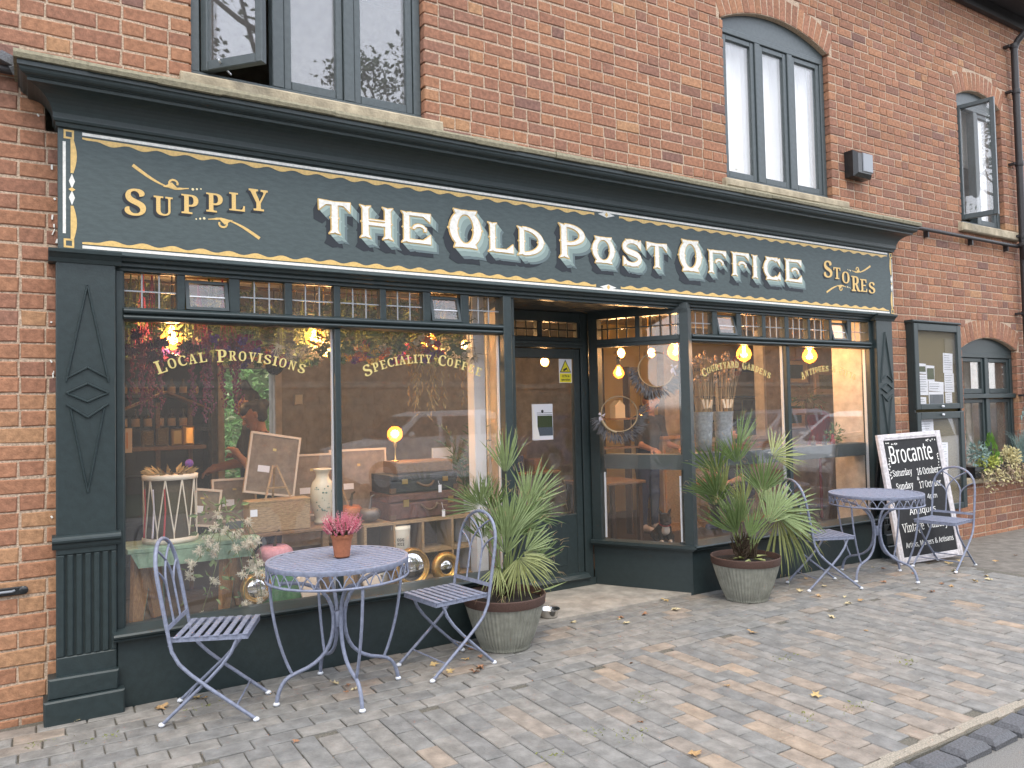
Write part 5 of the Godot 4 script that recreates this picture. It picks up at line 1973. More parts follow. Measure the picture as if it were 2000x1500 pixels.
func build_plants() -> void:
	var P = make_pot("fan_palm_pot", "fan palm in a ribbed grey pot left of the shop door", Vector3(2.62, 0, 0.35))
	stump(P, Vector3(0.0, 0.31, 0.0), 0.14, 0.045)
	var o = P.position
	var z0 = 0.33
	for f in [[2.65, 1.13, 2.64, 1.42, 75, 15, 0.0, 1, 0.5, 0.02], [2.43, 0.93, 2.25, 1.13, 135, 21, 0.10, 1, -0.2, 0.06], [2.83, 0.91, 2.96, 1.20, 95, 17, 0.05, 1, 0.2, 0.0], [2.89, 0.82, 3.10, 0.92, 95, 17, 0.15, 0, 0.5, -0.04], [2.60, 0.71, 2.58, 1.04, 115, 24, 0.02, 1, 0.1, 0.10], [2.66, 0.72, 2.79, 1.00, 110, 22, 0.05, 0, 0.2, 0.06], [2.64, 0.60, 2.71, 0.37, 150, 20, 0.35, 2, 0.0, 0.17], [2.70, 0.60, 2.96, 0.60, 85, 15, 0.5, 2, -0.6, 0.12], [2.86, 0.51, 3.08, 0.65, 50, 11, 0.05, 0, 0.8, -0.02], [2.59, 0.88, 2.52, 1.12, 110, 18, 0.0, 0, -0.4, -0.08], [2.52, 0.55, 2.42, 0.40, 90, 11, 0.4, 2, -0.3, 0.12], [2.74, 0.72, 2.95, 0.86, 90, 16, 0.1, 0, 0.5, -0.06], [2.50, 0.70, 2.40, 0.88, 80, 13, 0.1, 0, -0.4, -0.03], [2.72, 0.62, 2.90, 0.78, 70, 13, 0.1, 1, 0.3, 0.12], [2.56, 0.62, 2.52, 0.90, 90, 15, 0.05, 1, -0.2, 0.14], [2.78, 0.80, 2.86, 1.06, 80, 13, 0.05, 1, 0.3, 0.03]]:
		frond(P, Vector3(0.0, 0.34, 0.0) + rv(0.03), Vector3(f[0], f[1], z0 + f[9]) - o, Vector3(f[2], f[3], z0 + f[9] + 0.05) - o, f[4], f[5], f[6], f[7], f[8])
	var st = mb()
	leaf(st, Vector3(0.18, 0.33, 0.05), Vector3(0.50, 0.36, 0.02), 0.045, Vector3(0, 0.3, 1))
	obj("frond", st, "palm1", P)
	P = make_pot("fan_palm_pot", "two stemmed fan palm in a ribbed grey pot right of the shop door", Vector3(4.84, 0, 0.42))
	stump(P, Vector3(-0.05, 0.31, 0.0), 0.18, 0.05)
	stump(P, Vector3(0.045, 0.31, 0.02), 0.10, 0.035)
	o = P.position
	z0 = 0.40
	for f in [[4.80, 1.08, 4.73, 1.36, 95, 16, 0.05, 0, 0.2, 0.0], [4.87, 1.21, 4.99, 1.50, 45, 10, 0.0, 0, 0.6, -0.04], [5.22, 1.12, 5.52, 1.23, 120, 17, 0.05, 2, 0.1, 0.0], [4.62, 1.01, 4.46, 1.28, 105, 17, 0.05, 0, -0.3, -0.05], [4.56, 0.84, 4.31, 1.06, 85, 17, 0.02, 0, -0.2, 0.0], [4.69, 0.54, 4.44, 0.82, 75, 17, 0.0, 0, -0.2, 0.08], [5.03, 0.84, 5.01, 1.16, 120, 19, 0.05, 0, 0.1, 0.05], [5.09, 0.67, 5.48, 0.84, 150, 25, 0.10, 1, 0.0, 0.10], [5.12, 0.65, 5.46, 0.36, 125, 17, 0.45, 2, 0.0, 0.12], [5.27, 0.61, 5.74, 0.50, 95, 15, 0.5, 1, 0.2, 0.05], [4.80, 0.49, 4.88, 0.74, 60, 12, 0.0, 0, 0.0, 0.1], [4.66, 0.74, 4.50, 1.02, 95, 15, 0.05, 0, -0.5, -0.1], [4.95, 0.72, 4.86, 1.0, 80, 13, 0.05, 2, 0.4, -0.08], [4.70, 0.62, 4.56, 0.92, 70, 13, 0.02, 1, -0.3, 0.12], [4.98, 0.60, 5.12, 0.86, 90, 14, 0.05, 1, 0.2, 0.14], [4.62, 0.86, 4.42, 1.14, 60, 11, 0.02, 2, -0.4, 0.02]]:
		frond(P, (Vector3(-0.05, 0.42, 0.0) if f[0] < 4.85 else Vector3(0.045, 0.36, 0.02)) + rv(0.02), Vector3(f[0], f[1], z0 + f[9]) - o, Vector3(f[2], f[3], z0 + f[9] + 0.04) - o, f[4], f[5], f[6], f[7], f[8])
	st = mb()
	for i in 7:
		var a = i * 0.9
		var b = Vector3(cos(a) * 0.03, 0.33, 0.05 + sin(a) * 0.03)
		leaf(st, b, b + Vector3(cos(a) * 0.14, 0.01 - 0.05 * (i % 2), sin(a) * 0.14 + 0.03), 0.05, Vector3(sin(a), 0, -cos(a)))
	obj("base_leaf", st, "palm2", P)

# ---------------------------------------------------------------- chalkboard
func build_board() -> void:
	var bl = Vector3(6.97, 0.0, 0.40)
	var r = Vector3(0.82, 0.025, 0.15)
	var W = r.length()
	r /= W
	var u = Vector3(0.125, 1.21, -0.16)
	u = (u - r * u.dot(r) * 0.6).normalized()
	u = (u - r * u.dot(r)).normalized()
	var H = 1.245
	var B = thing("chalkboard_sign", "black chalkboard with white frame listing a Brocante weekend, leaning by the right pilaster", "chalkboard", bl)
	B.transform.basis = Basis(r, u, r.cross(u))
	var st = mb()
	bx(st, 0.04, W - 0.04, 0.04, H - 0.04, -0.010, 0.004)
	obj("panel", st, "slate_board", B)
	for q in [[0.0, 0.062, 0.0, H], [W - 0.062, W, 0.0, H], [0.062, W - 0.062, 0.0, 0.062], [0.062, W - 0.062, H - 0.062, H]]:
		st = mb()
		bar(st, q[0], q[1], q[2], q[3], 0.014, 0.034)
		obj("frame_bar", st, "board_frame", B)
		st = mb()
		bar(st, q[0] + 0.018, q[1] - 0.018, q[2] + 0.018, q[3] - 0.018, 0.019, 0.006)
		obj("frame_bead", st, "board_frame", B)
	st = mb()
	for x in [0.06, W - 0.1]:
		flatbar(st, Vector3(x, H - 0.1, -0.03), Vector3(x, 0.07, -0.40), 0.04, 0.025, Vector3(0, 0, 1))
	bx(st, 0.08, W - 0.08, 0.3, 0.36, -0.36, -0.33)
	obj("rear_leg", st, "dark_plastic", B)
	for l in [["Brocante", 0.40, 1.045, 0.56, 0.175, "Droid Sans"], ["Saturday", 0.24, 0.855, 0.25, 0.085, "Droid Serif"], ["16 October", 0.575, 0.86, 0.29, 0.07, "Droid Serif"], ["&", 0.43, 0.79, 0.03, 0.035, "Droid Serif"], ["Sunday", 0.24, 0.725, 0.22, 0.085, "Droid Serif"], ["17 October", 0.575, 0.73, 0.29, 0.07, "Droid Serif"], ["10am", 0.27, 0.60, 0.14, 0.055, "Droid Sans"], ["4pm", 0.57, 0.60, 0.13, 0.065, "Droid Sans"], ["Antiques", 0.41, 0.475, 0.35, 0.085, "Droid Sans"], ["Vintage", 0.25, 0.325, 0.28, 0.115, "Droid Serif"], ["Gallery", 0.575, 0.335, 0.27, 0.115, "Droid Serif"], ["Artists, Makers & Artisans", 0.43, 0.175, 0.63, 0.062, "Droid Sans"]]:
		lettering("chalk_word", l[0], "chalk", B, Transform3D(Basis(Vector3(0, 0, 1), 0.02), Vector3(l[1], l[2], 0.0055)), l[3], l[4], l[5], 400)
	st = mb()
	for sd in 2:
		for i in 13:
			var x: float = (0.09 if sd == 0 else W - 0.09) + RN.randf_range(-0.01, 0.01)
			var y = H - 0.10 - i * 0.028
			if i < 5:
				x = (0.09 + i * 0.035) if sd == 0 else (W - 0.09 - i * 0.03)
				y = H - 0.09 - RN.randf() * 0.02
			flat_stroke(st, [[Vector2(x, y), 0.002], [Vector2(x + RN.randf_range(0.0, 0.012), y + 0.01), 0.006], [Vector2(x + RN.randf_range(-0.03, 0.03), y + RN.randf_range(-0.01, 0.03)), 0.001]], 0.0045, 0.0055)
	obj("chalk_leaves", st, "chalk", B)

# ---------------------------------------------------------------- fallen leaves
func build_leaves() -> void:
	var shapes = []
	for v in 4:
		var st = mb()
		var c = Vector3(0, 0.006, 0)
		var n = 11
		var pts = []
		for i in n:
			var a = TAU * i / n
			var r: float = (0.030 if i % 2 == 0 else 0.014) * RN.randf_range(0.8, 1.25)
			pts.append(Vector3(cos(a) * r, 0.004 + RN.randf_range(0.0, 0.016), sin(a) * r))
		for i in n:
			tri(st, c, pts[i], pts[(i + 1) % n], Vector3.UP)
		tube(st, [c, c + Vector3(0.035, 0.002, 0.01)], 0.0012, 0.0008, 3)
		shapes.append(st.commit())
	var spots = []
	for i in 17:
		spots.append(Vector2(RN.randf_range(1.3, 2.5), RN.randf_range(0.12, 0.75)))
	for i in 26:
		spots.append(Vector2(RN.randf_range(5.2, 7.7), RN.randf_range(0.15, 1.3)))
	for i in 8:
		spots.append(Vector2(RN.randf_range(2.95, 4.8), RN.randf_range(0.06, 0.5)))
	for i in 9:
		spots.append(Vector2(RN.randf_range(1.0, 5.0), RN.randf_range(0.9, 2.6)))
	for i in 5:
		spots.append(Vector2(RN.randf_range(0.1, 0.8), RN.randf_range(0.12, 0.3)))
	for i in 8:
		spots.append(Vector2(RN.randf_range(7.4, 9.0), RN.randf_range(0.1, 1.4)))
	for p in spots:
		var where = "fallen leaf curled on the paving under the left table and chairs"
		if p.x > 7.4:
			where = "fallen leaf lying on the brown pavement beyond the chalkboard"
		elif p.x > 5.1:
			where = "fallen leaf on the paving around the right table and chalkboard"
		elif p.y > 0.85:
			where = "fallen leaf alone on the open brick paving"
		elif p.x > 2.8:
			where = "fallen leaf along the edge of the concrete doorstep"
		elif p.x < 0.9:
			where = "fallen leaf by the foot of the left pilaster"
		var o = obj("fallen_leaf", shapes[RN.randi() % 4], "fallen%d" % (RN.randi() % 4))
		tag(o, where, "leaf", where.replace("fallen leaf", "fallen leaves"))
		var y = 0.0
		if p.x > 2.95 and p.x < 4.62 and p.y < 0.06:
			y = 0.013
		o.transform = Transform3D(Basis.from_euler(Vector3(RN.randf_range(-0.2, 0.2), RN.randf() * TAU, RN.randf_range(-0.2, 0.2))) * Basis.from_scale(Vector3.ONE * RN.randf_range(0.55, 1.3)), Vector3(p.x, y, p.y))
	# moss and small weeds in the joints
	var st = mb()
	for q in [[2.25, 1.75], [2.45, 1.9], [3.55, 2.25], [3.2, 2.2], [0.25, 0.45], [0.75, 0.32], [1.95, 1.85], [4.4, 2.0], [3.9, 1.55], [0.02, 0.35], [2.75, 1.55]]:
		for i in 22:
			var b = Vector3(q[0] + RN.randfn(0, 0.06), -0.003, q[1] + RN.randfn(0, 0.03))
			var e = b + Vector3(RN.randf_range(-0.02, 0.02), RN.randf_range(0.004, 0.016), RN.randf_range(-0.02, 0.02))
			leaf(st, b, e, 0.008, rv(1))
	M["moss"] = mt("moss", lin(0.20, 0.22, 0.06), 0.9)
	var o = obj("moss", st, "moss")
	o.set_meta("kind", "stuff")
	tag(o, "tufts of moss and weeds growing in the paving joints", "moss")

# ---------------------------------------------------------------- inside the shop
func lamp_light(at: Vector3, energy: float, size = 0.04) -> void:
	var l = OmniLight3D.new()
	l.name = "lamp_light"
	l.light_color = Color(1.0, 0.77, 0.52)
	l.light_energy = energy * 0.5
	l.light_size = size
	l.omni_range = 9.0
	l.omni_attenuation = 2.0
	l.shadow_enabled = true
	add_child(l, true)
	l.position = at

func pendant(at: Vector3, label: String, energy: float, big = 1.0) -> void:
	var P = thing("pendant_bulb", label, "lamp", at, 0.0, "filament bulbs hanging in the shop windows")
	var st = mb()
	tube(st, [Vector3(0, 0.16 * big, 0), Vector3(0, 2.715 - at.y, 0)], 0.004, 0.004, 5)
	lathe(st, [Vector2(0.0, 0.085), Vector2(0.019, 0.085), Vector2(0.021, 0.15), Vector2(0.0, 0.17)], Vector3.ZERO, 10)
	obj("flex", st, "dark_plastic", P)
	st = mb()
	var pr = []
	for i in 12:
		var t = i / 11.0
		pr.append(Vector2((0.062 * sin(PI * pow(t, 0.72)) + 0.016 * t) * big, (-0.075 + 0.165 * t) * big))
	lathe(st, pr, Vector3.ZERO, 18)
	obj("bulb", st, "bulb_glass", P)
	st = mb()
	lathe(st, [Vector2(0.0, -0.035), Vector2(0.012, -0.028), Vector2(0.010, 0.045), Vector2(0.0, 0.06)], Vector3.ZERO, 8)
	obj("filament", st, "filament", P)
	st = mb()
	for i in 6:
		var a = TAU * i / 6
		tube(st, [Vector3(cos(a) * 0.022, -0.03, sin(a) * 0.022), Vector3(cos(a + 0.4) * 0.02, 0.06, sin(a + 0.4) * 0.02)], 0.0015, 0.0015, 3)
	obj("filament_wires", st, "bulb_glow", P)
	lamp_light(at + Vector3(0, 0.005, 0), energy)

func spot(at: Vector3, label: String, energy: float) -> void:
	var P = thing("spot_lamp", label, "lamp", at, 0.0, "small lit spot lamps under the shop ceiling")
	var st = mb()
	tube(st, [Vector3(0, 0.05, -0.03), Vector3(0, 2.715 - at.y, -0.04)], 0.008, 0.008, 6)
	lathe(st, [Vector2(0.02, -0.07), Vector2(0.05, 0.03), Vector2(0.052, 0.035), Vector2(0.046, 0.03), Vector2(0.0, -0.06)], Vector3(0, 0, -0.02), 14, 0, 0, Basis(Vector3.RIGHT, PI / 2))
	obj("shade", st, "brass", P)
	st = mb()
	ball(st, Vector3(0, 0, 0.0), Vector3(0.034, 0.034, 0.034), 12, 8)
	obj("bulb", st, "spot_glow", P)
	lamp_light(at, energy, 0.03)

func build_room() -> void:
	var st = mb()
	bx(st, 0.3, 2.95, -0.1, 0.12, -3.65, -0.03)
	bx(st, 2.95, 4.6, -0.1, 0.12, -3.65, -0.80)
	bx(st, 4.6, 10.7, -0.1, 0.12, -3.65, -0.27)
	prism(st, PackedVector2Array([Vector2(4.6, 0.27), Vector2(7.25, 0.27), Vector2(7.25, 0.03), Vector2(4.64, 0.03), Vector2(4.23, 0.68), Vector2(4.23, 0.80), Vector2(4.6, 0.80)]), -0.1, 0.119, Transform3D(Basis(Vector3(1, 0, 0), Vector3(0, 0, -1), Vector3(0, 1, 0)), Vector3.ZERO))
	var FL = struct("shop_floor", st, "floor_wood")
	st = mb()
	bx(st, 0.22, 0.335, -0.1, 2.72, -3.65, -0.03)
	struct("shop_side_wall", st, "room_wall")
	# bulkhead over the windows, and the box over the recess
	st = mb()
	bx(st, 0.335, 7.3, 2.43, 3.30, -0.22, -0.05)
	bx(st, 2.9, 4.66, 2.435, 2.72, -0.80, -0.221)
	struct("shop_bulkhead", st, "ceiling")
	# wall with an inner window on the right, and the pale cheek beside the glass
	st = mb()
	bx(st, 6.45, 6.75, 0.12, 2.72, -2.32, -2.2)
	bx(st, 8.26, 10.68, 0.12, 2.72, -2.32, -2.2)
	bx(st, 6.75, 8.26, 0.12, 1.10, -2.32, -2.2)
	bx(st, 6.75, 8.26, 2.55, 2.72, -2.32, -2.2)
	struct("shop_inner_wall", st, "room_wall")
	st = mb()
	bx(st, 8.21, 8.255, 1.10, 2.55, -2.34, -2.185)
	bx(st, 6.75, 8.21, 1.10, 1.145, -2.34, -2.185)
	tag(obj("inner_window_frame", st, "room_pale"), "pale frame of the opening through to the back room, right of the dried poppies", "window frame")
	st = mb()
	bx(st, 6.3, 10.6, 0.12, 2.72, -3.645, -3.6)
	struct("back_room_wall", st, "room_yellow")
	st = mb()
	bx(st, 7.20, 7.30, 0.12, 2.72, -0.42, -0.05)
	struct("window_cheek", st, "room_pale")
	st = mb()
	bx(st, 2.78, 2.875, 0.12, 2.72, -0.40, -0.30)
	tag(obj("white_column", st, "foot_white"), "square white column inside the left window, beside the door recess", "column")
	# garden door at the back, open
	var D = thing("garden_door", "beige panelled door standing open to the garden behind the two shop assistants", "door", Vector3(1.625, 0.12, -3.6), 0.0)
	st = mb()
	bx(st, -0.05, 0.0, 0.0, 1.97, -0.05, 0.03)
	bx(st, 0.53, 0.60, 0.0, 1.97, -0.05, 0.03)
	bx(st, -0.05, 0.60, 1.94, 2.0, -0.05, 0.03)
	obj("door_frame", st, "room_pale", D)
	st = mb()
	var lb = Basis(Vector3.UP, 1.98)
	box(st, lb * Vector3(0.28, 0.97, 0), Vector3(0.56, 1.93, 0.04), lb)
	obj("door_leaf", st, "room_wall", D)
	st = mb()
	for q in [[0.5, 0.85], [1.45, 0.8]]:
		box(st, lb * Vector3(0.28, q[0], 0.018), Vector3(0.36, q[1], 0.014), lb)
	obj("door_panel", st, "room_wall_grey", D)
	st = mb()
	ball(st, lb * Vector3(0.50, 0.95, 0.05), Vector3(0.03, 0.03, 0.03))
	obj("door_knob", st, "dark_plastic", D)
	# bulbs
	pendant(Vector3(0.72, 2.05, -0.50), "lit filament bulb hanging leftmost in the left window above the word Local", 0.42)
	pendant(Vector3(1.64, 2.09, -0.50), "lit filament bulb hanging beside the mullion of the left window", 0.42)
	pendant(Vector3(2.62, 2.09, -0.72), "lit filament bulb hanging above the word Coffee in the left window", 0.42)
	pendant(Vector3(4.96, 2.06, -0.42), "large lit amber bulb hanging by the corner post of the right windows", 0.42, 1.2)
	pendant(Vector3(5.94, 2.06, -0.50), "lit amber bulb hanging in the middle of the right windows", 0.42, 1.1)
	pendant(Vector3(6.81, 2.05, -0.40), "lit amber bulb hanging furthest right, before the framed pictures", 0.42, 1.1)
	pendant(Vector3(4.88, 1.90, -1.15), "slim lit spiral bulb hanging low behind the angled window by the door", 0.25, 0.8)
	spot(Vector3(3.30, 2.15, -1.4), "lit spot lamp seen beside the white column", 0.3)
	spot(Vector3(4.30, 2.03, -1.6), "lit spot lamp seen through the door glass", 0.22)
	spot(Vector3(4.95, 2.10, -1.2), "lit spot lamp at the left of the angled window", 0.5)
	spot(Vector3(5.35, 2.11, -1.2), "lit spot lamp at the right of the angled window, above the upper wreath", 0.5)
	spot(Vector3(1.0, 2.10, -2.3), "lit spot lamp deep in the shop above the bottle shelves", 0.7)
	spot(Vector3(2.2, 2.12, -2.0), "lit spot lamp deep in the shop over the assistants", 0.6)
	spot(Vector3(8.6, 2.35, -1.5), "lit spot lamp above the framed pictures", 0.7)
	spot(Vector3(7.4, 2.4, -2.9), "lit spot lamp in the back room above the shelves", 0.8)
	pendant(Vector3(5.90, 1.42, -2.0), "small lit bulb hanging low over the counter", 0.15, 0.7)

# ---------------------------------------------------------------- across the street (seen in the glass)
func build_street() -> void:
	# a long stone wall with coursed blocks and a coping
	var W = thing("stone_wall", "long coursed stone wall across the street, reflected in the shop windows", "wall", Vector3.ZERO)
	var st = mb()
	bx(st, -14, 34, -0.1, 2.2, 13.05, 13.4)
	obj("core", st, "joint", W)
	var cols = []
	var at = []
	for k in 12:
		var x = -14.0
		while x < 34.0:
			var l = RN.randf_range(0.25, 0.9)
			at.append(Transform3D(Basis.from_scale(Vector3(l - 0.015, 0.168 + RN.randf_range(-0.004, 0.004), 1.0)), Vector3(x + l / 2, 0.05 + k * 0.182, 13.04 + RN.randf_range(-0.012, 0.012))))
			var s = RN.randf_range(0.75, 1.25)
			cols.append(Color(0.30 * s, 0.25 * s, 0.175 * s))
			x += l
	var block = mb()
	chamfer_into(block, Vector3.ZERO, Vector3(1, 1, 0.1), 0.02, Basis(Vector3.UP, PI))
	crowd("stone_blocks", block.commit(), "brick_many", at, cols, W)
	st = mb()
	for i in 60:
		box(st, Vector3(-13.6 + i * 0.8, 2.26, 13.2), Vector3(0.79, 0.14, 0.5 + RN.randf() * 0.03))
	obj("coping", st, "coping", W)
	var H = thing("stone_house", "plain stone house behind the wall across the street, seen only as a reflection", "building", Vector3.ZERO)
	st = mb()
	bx(st, -22, 46.0, -0.1, 6.0, 19.0, 25.0)
	obj("walls", st, "house_stone", H)
	st = mb()
	mould(st, [Vector2(18.6, 6.0), Vector2(25.4, 6.0), Vector2(22.0, 8.2)], -22.3, 46.3)
	obj("roof", st, "pipe_black", H)
	for i in 16:
		st = mb()
		bx(st, -18.8 + i * 4.1, -17.7 + i * 4.1, 3.6, 5.0, 18.93, 18.99)
		obj("window", st, "car_glass", H)
	st = mb()
	bx(st, -40, 60, -0.07, -0.02, 9.0, 13.0)
	struct("verge", st, "verge_grass")
	tree(Vector3(9.6, 0, 16.5), 13.5, 2.6, "tall dark tree across the street, reflected in the upper left window", 11)
	tree(Vector3(15.5, 0, 18.0), 9.0, 3.2, "broad tree across the street, reflected low in the upper windows", 12)
	tree(Vector3(25.0, 0, 17.0), 11.0, 3.4, "tree far along the street, reflected in the middle upper window", 13)
	tree(Vector3(-6.5, 0, 15.5), 10.0, 3.2, "tree across the street to the left of the shop", 14)
	tree(Vector3(-10.5, 0, 2.0), 12.0, 4.0, "large tree to the left of the shop, reflected in the open upper casement", 15)
	car("parked_car", "white parked car across the street, reflected in the left window", "car_white", Vector3(7.2, -0.05, 10.6), 0.0, true)
	car("parked_car", "dark blue parked car across the street, reflected in the door glass", "car_blue", Vector3(12.2, -0.05, 10.4), 0.0, false)
	car("parked_car", "silver parked estate car across the street, reflected in the right window", "car_silver", Vector3(18.4, -0.05, 10.4), 0.0, false)
	car("parked_car", "white parked car on the near side, reflected at the right end of the right window", "car_white", Vector3(13.0, -0.05, 3.75), 0.0, false)
	st = mb()
	var ha = []
	var hc = []
	for i in 5200:
		ha.append(Transform3D(Basis.from_euler(rv(3.0)) * Basis.from_scale(Vector3.ONE * RN.randf_range(0.9, 1.8)), Vector3(RN.randf_range(-1.5, 7.5), RN.randf_range(0.0, 4.6), -8.6 + RN.randf_range(-0.35, 0.35))))
		var s = RN.randf_range(0.5, 1.5)
		hc.append(Color(0.12 * s, 0.22 * s, 0.055 * s))
	leaf(st, Vector3(-0.06, 0, 0), Vector3(0.06, 0, 0), 0.07, Vector3(0, 0, 1))
	var HG = thing("garden_hedge", "tall leafy hedge at the end of the garden seen through the back door", "hedge")
	crowd("foliage", st.commit(), "garden_leaf", ha, hc, HG)
	st = mb()
	bx(st, -1.5, 7.5, -0.1, 4.4, -9.0, -8.7)
	obj("hedge_core", st, "vine_leaf", HG)
	# garden behind the shop, seen through the open back door
	for g in [[1.75, 0.9, -5.6, 0.9, 0], [2.7, 1.2, -6.2, 1.0, 1], [2.1, 2.0, -7.2, 1.3, 1], [3.4, 1.0, -7.0, 1.2, 0], [1.2, 1.5, -7.5, 1.2, 0]]:
		st = mb()
		var at2 = []
		var c2 = []
		for i in 700:
			var d = Vector3(RN.randfn(0, 0.42), RN.randfn(0, 0.42), RN.randfn(0, 0.42)).limit_length(1.0) * g[3]
			at2.append(Transform3D(Basis.from_euler(rv(3.0)) * Basis.from_scale(Vector3.ONE * RN.randf_range(0.6, 1.3)), Vector3(g[0], g[1], g[2]) + d))
			var s = RN.randf_range(0.6, 1.5)
			c2.append(Color(0.13 * s, 0.26 * s, 0.06 * s) if RN.randf() > 0.12 else Color(0.45, 0.5, 0.25))
		var S = thing("garden_shrub", ["leafy green shrub in the garden seen through the back door, low on the left", "taller green shrub in the garden beyond the back door, middle", "leafy bush at the back of the garden seen above the assistants", "garden bush behind the right jamb of the back door", "garden bush at the back left beyond the door"][int(g[0] * 10) % 5], "shrub", Vector3.ZERO, 0, "shrubs in the garden behind the shop")
		leaf(st, Vector3(-0.05, 0, 0), Vector3(0.05, 0, 0), 0.05, Vector3(0, 0, 1))
		crowd("foliage", st.commit(), "garden_leaf", at2, c2, S)
		st = mb()
		tube(st, [Vector3(g[0], -0.1, g[2]), Vector3(g[0], g[1], g[2])], 0.04, 0.02, 6)
		obj("stem", st, "bark", S)

func tree(at: Vector3, h: float, r: float, label: String, sd: int) -> void:
	var g = RandomNumberGenerator.new()
	g.seed = sd
	var Tn = thing("street_tree", label, "tree", at)
	var st = mb()
	tube(st, [Vector3.ZERO, Vector3(0.1, h * 0.3, 0.05), Vector3(-0.05, h * 0.62, 0), Vector3(0.05, h * 0.9, 0)], 0.24, 0.05, 9)
	var tips = []
	for i in 16:
		var y = h * g.randf_range(0.35, 0.85)
		var a = g.randf() * TAU
		var e = Vector3(cos(a) * r * g.randf_range(0.5, 0.9), y + h * 0.12, sin(a) * r * g.randf_range(0.5, 0.9))
		tube(st, bez(Vector3(0, y - h * 0.05, 0), Vector3(e.x * 0.5, y, e.z * 0.5), e, 4), 0.07, 0.02, 5)
		tips.append(e)
	obj("trunk", st, "bark", Tn)
	var at2 = []
	var c2 = []
	for i in 56:
		var c: Vector3 = tips[i % tips.size()] if i < 32 else Vector3(g.randfn(0, 0.4) * r, h * g.randf_range(0.42, 1.0), g.randfn(0, 0.4) * r)
		var s0 = g.randf_range(0.6, 1.3)
		for j in 70:
			at2.append(Transform3D(Basis.from_euler(Vector3(g.randf() * 6, g.randf() * 6, g.randf() * 6)) * Basis.from_scale(Vector3.ONE * g.randf_range(0.7, 1.4)), c + Vector3(g.randfn(0, 0.32), g.randfn(0, 0.28), g.randfn(0, 0.32))))
			var s = s0 * g.randf_range(0.7, 1.2)
			c2.append(Color(0.055 * s, 0.085 * s, 0.035 * s))
	st = mb()
	leaf(st, Vector3(-0.09, 0, 0), Vector3(0.09, 0, 0), 0.10, Vector3(0, 0, 1))
	crowd("crown", st.commit(), "tree_leaf", at2, c2, Tn)

# a parked car along x, its front towards -x
func car(called: String, label: String, paint: String, at: Vector3, turn: float, tall: bool) -> void:
	var C = thing(called, label, "car", at, turn, "cars parked along the street")
	var k = 1.12 if tall else 1.0
	var low = [Vector2(-2.05, 0.35), Vector2(-2.1, 0.55), Vector2(-2.05, 0.78 * k), Vector2(-1.1, 0.93 * k), Vector2(1.75, 0.98 * k), Vector2(2.05, 0.92 * k), Vector2(2.12, 0.6), Vector2(2.08, 0.35), Vector2(1.75, 0.22), Vector2(-1.8, 0.22)]
	var cab = [Vector2(-1.15, 0.92 * k), Vector2(-0.45, 1.38 * k), Vector2(-0.1, 1.45 * k), Vector2(1.15, 1.46 * k), Vector2(1.6, 1.36 * k), Vector2(1.98, 0.96 * k)]
	var st = mb()
	loft_side(st, low, 0.80, 0.88, 0.62)
	obj("body", st, paint, C)
	st = mb()
	loft_side(st, cab, 0.60, 0.80, 0.9)
	obj("cabin", st, paint, C)
	st = mb()
	for sd in [-1.0, 1.0]:
		for w in [[-0.86, -0.38, -0.02], [0.06, 0.12, 0.90], [0.98, 1.06, 1.5]]:
			var y0 = 0.99 * k
			var y1 = 1.35 * k
			var z0: float = sd * 0.805
			var z1: float = sd * 0.665
			quad(st, Vector3(w[0], y0, z0), Vector3(w[2] + (0.2 if w[2] > 1.0 else 0.0), y0, z0), Vector3(w[2], y1, z1), Vector3(w[1], y1, z1), Vector3(0, 0.2, sd))
	quad(st, Vector3(-1.14, 0.96 * k, -0.66), Vector3(-1.14, 0.96 * k, 0.66), Vector3(-0.53, 1.36 * k, 0.56), Vector3(-0.53, 1.36 * k, -0.56), Vector3(-1, 1, 0))
	quad(st, Vector3(1.97, 1.0 * k, -0.62), Vector3(1.97, 1.0 * k, 0.62), Vector3(1.66, 1.33 * k, 0.54), Vector3(1.66, 1.33 * k, -0.54), Vector3(1, 1, 0))
	obj("windows", st, "car_glass", C).set_meta("kind", "stuff")
	for sd in [-1.0, 1.0]:
		for x in [-1.32, 1.33]:
			st = mb()
			lathe(st, [Vector2(0.0, -0.1), Vector2(0.30, -0.1), Vector2(0.325, -0.06), Vector2(0.325, 0.08), Vector2(0.30, 0.1), Vector2(0.20, 0.1)], Vector3(x, 0.325, sd * 0.79), 22, 0, 0, Basis(Vector3.RIGHT, PI / 2 * sd))
			var w = obj("wheel", st, "tyre", C)
			st = mb()
			lathe(st, [Vector2(0.21, 0.104), Vector2(0.20, 0.112), Vector2(0.05, 0.09), Vector2(0.0, 0.095)], Vector3(x, 0.325, sd * 0.79), 16, 0, 0, Basis(Vector3.RIGHT, PI / 2 * sd))
			obj("rim", st, "alloy", w)
		st = mb()
		ball(st, Vector3(2.06, 0.86 * k, sd * 0.68), Vector3(0.05, 0.15, 0.10))
		obj("tail_light", st, "lamp_red", C)
		st = mb()
		ball(st, Vector3(-2.0, 0.72 * k, sd * 0.62), Vector3(0.12, 0.09, 0.17))
		obj("headlight", st, "alloy", C)
		st = mb()
		ball(st, Vector3(-0.72, 1.02 * k, sd * 0.95), Vector3(0.06, 0.07, 0.10))
		obj("wing_mirror", st, paint, C)
	st = mb()
	bx(st, -2.13, -2.06, 0.25, 0.48, -0.6, 0.6)
	obj("grille", st, "tyre", C)

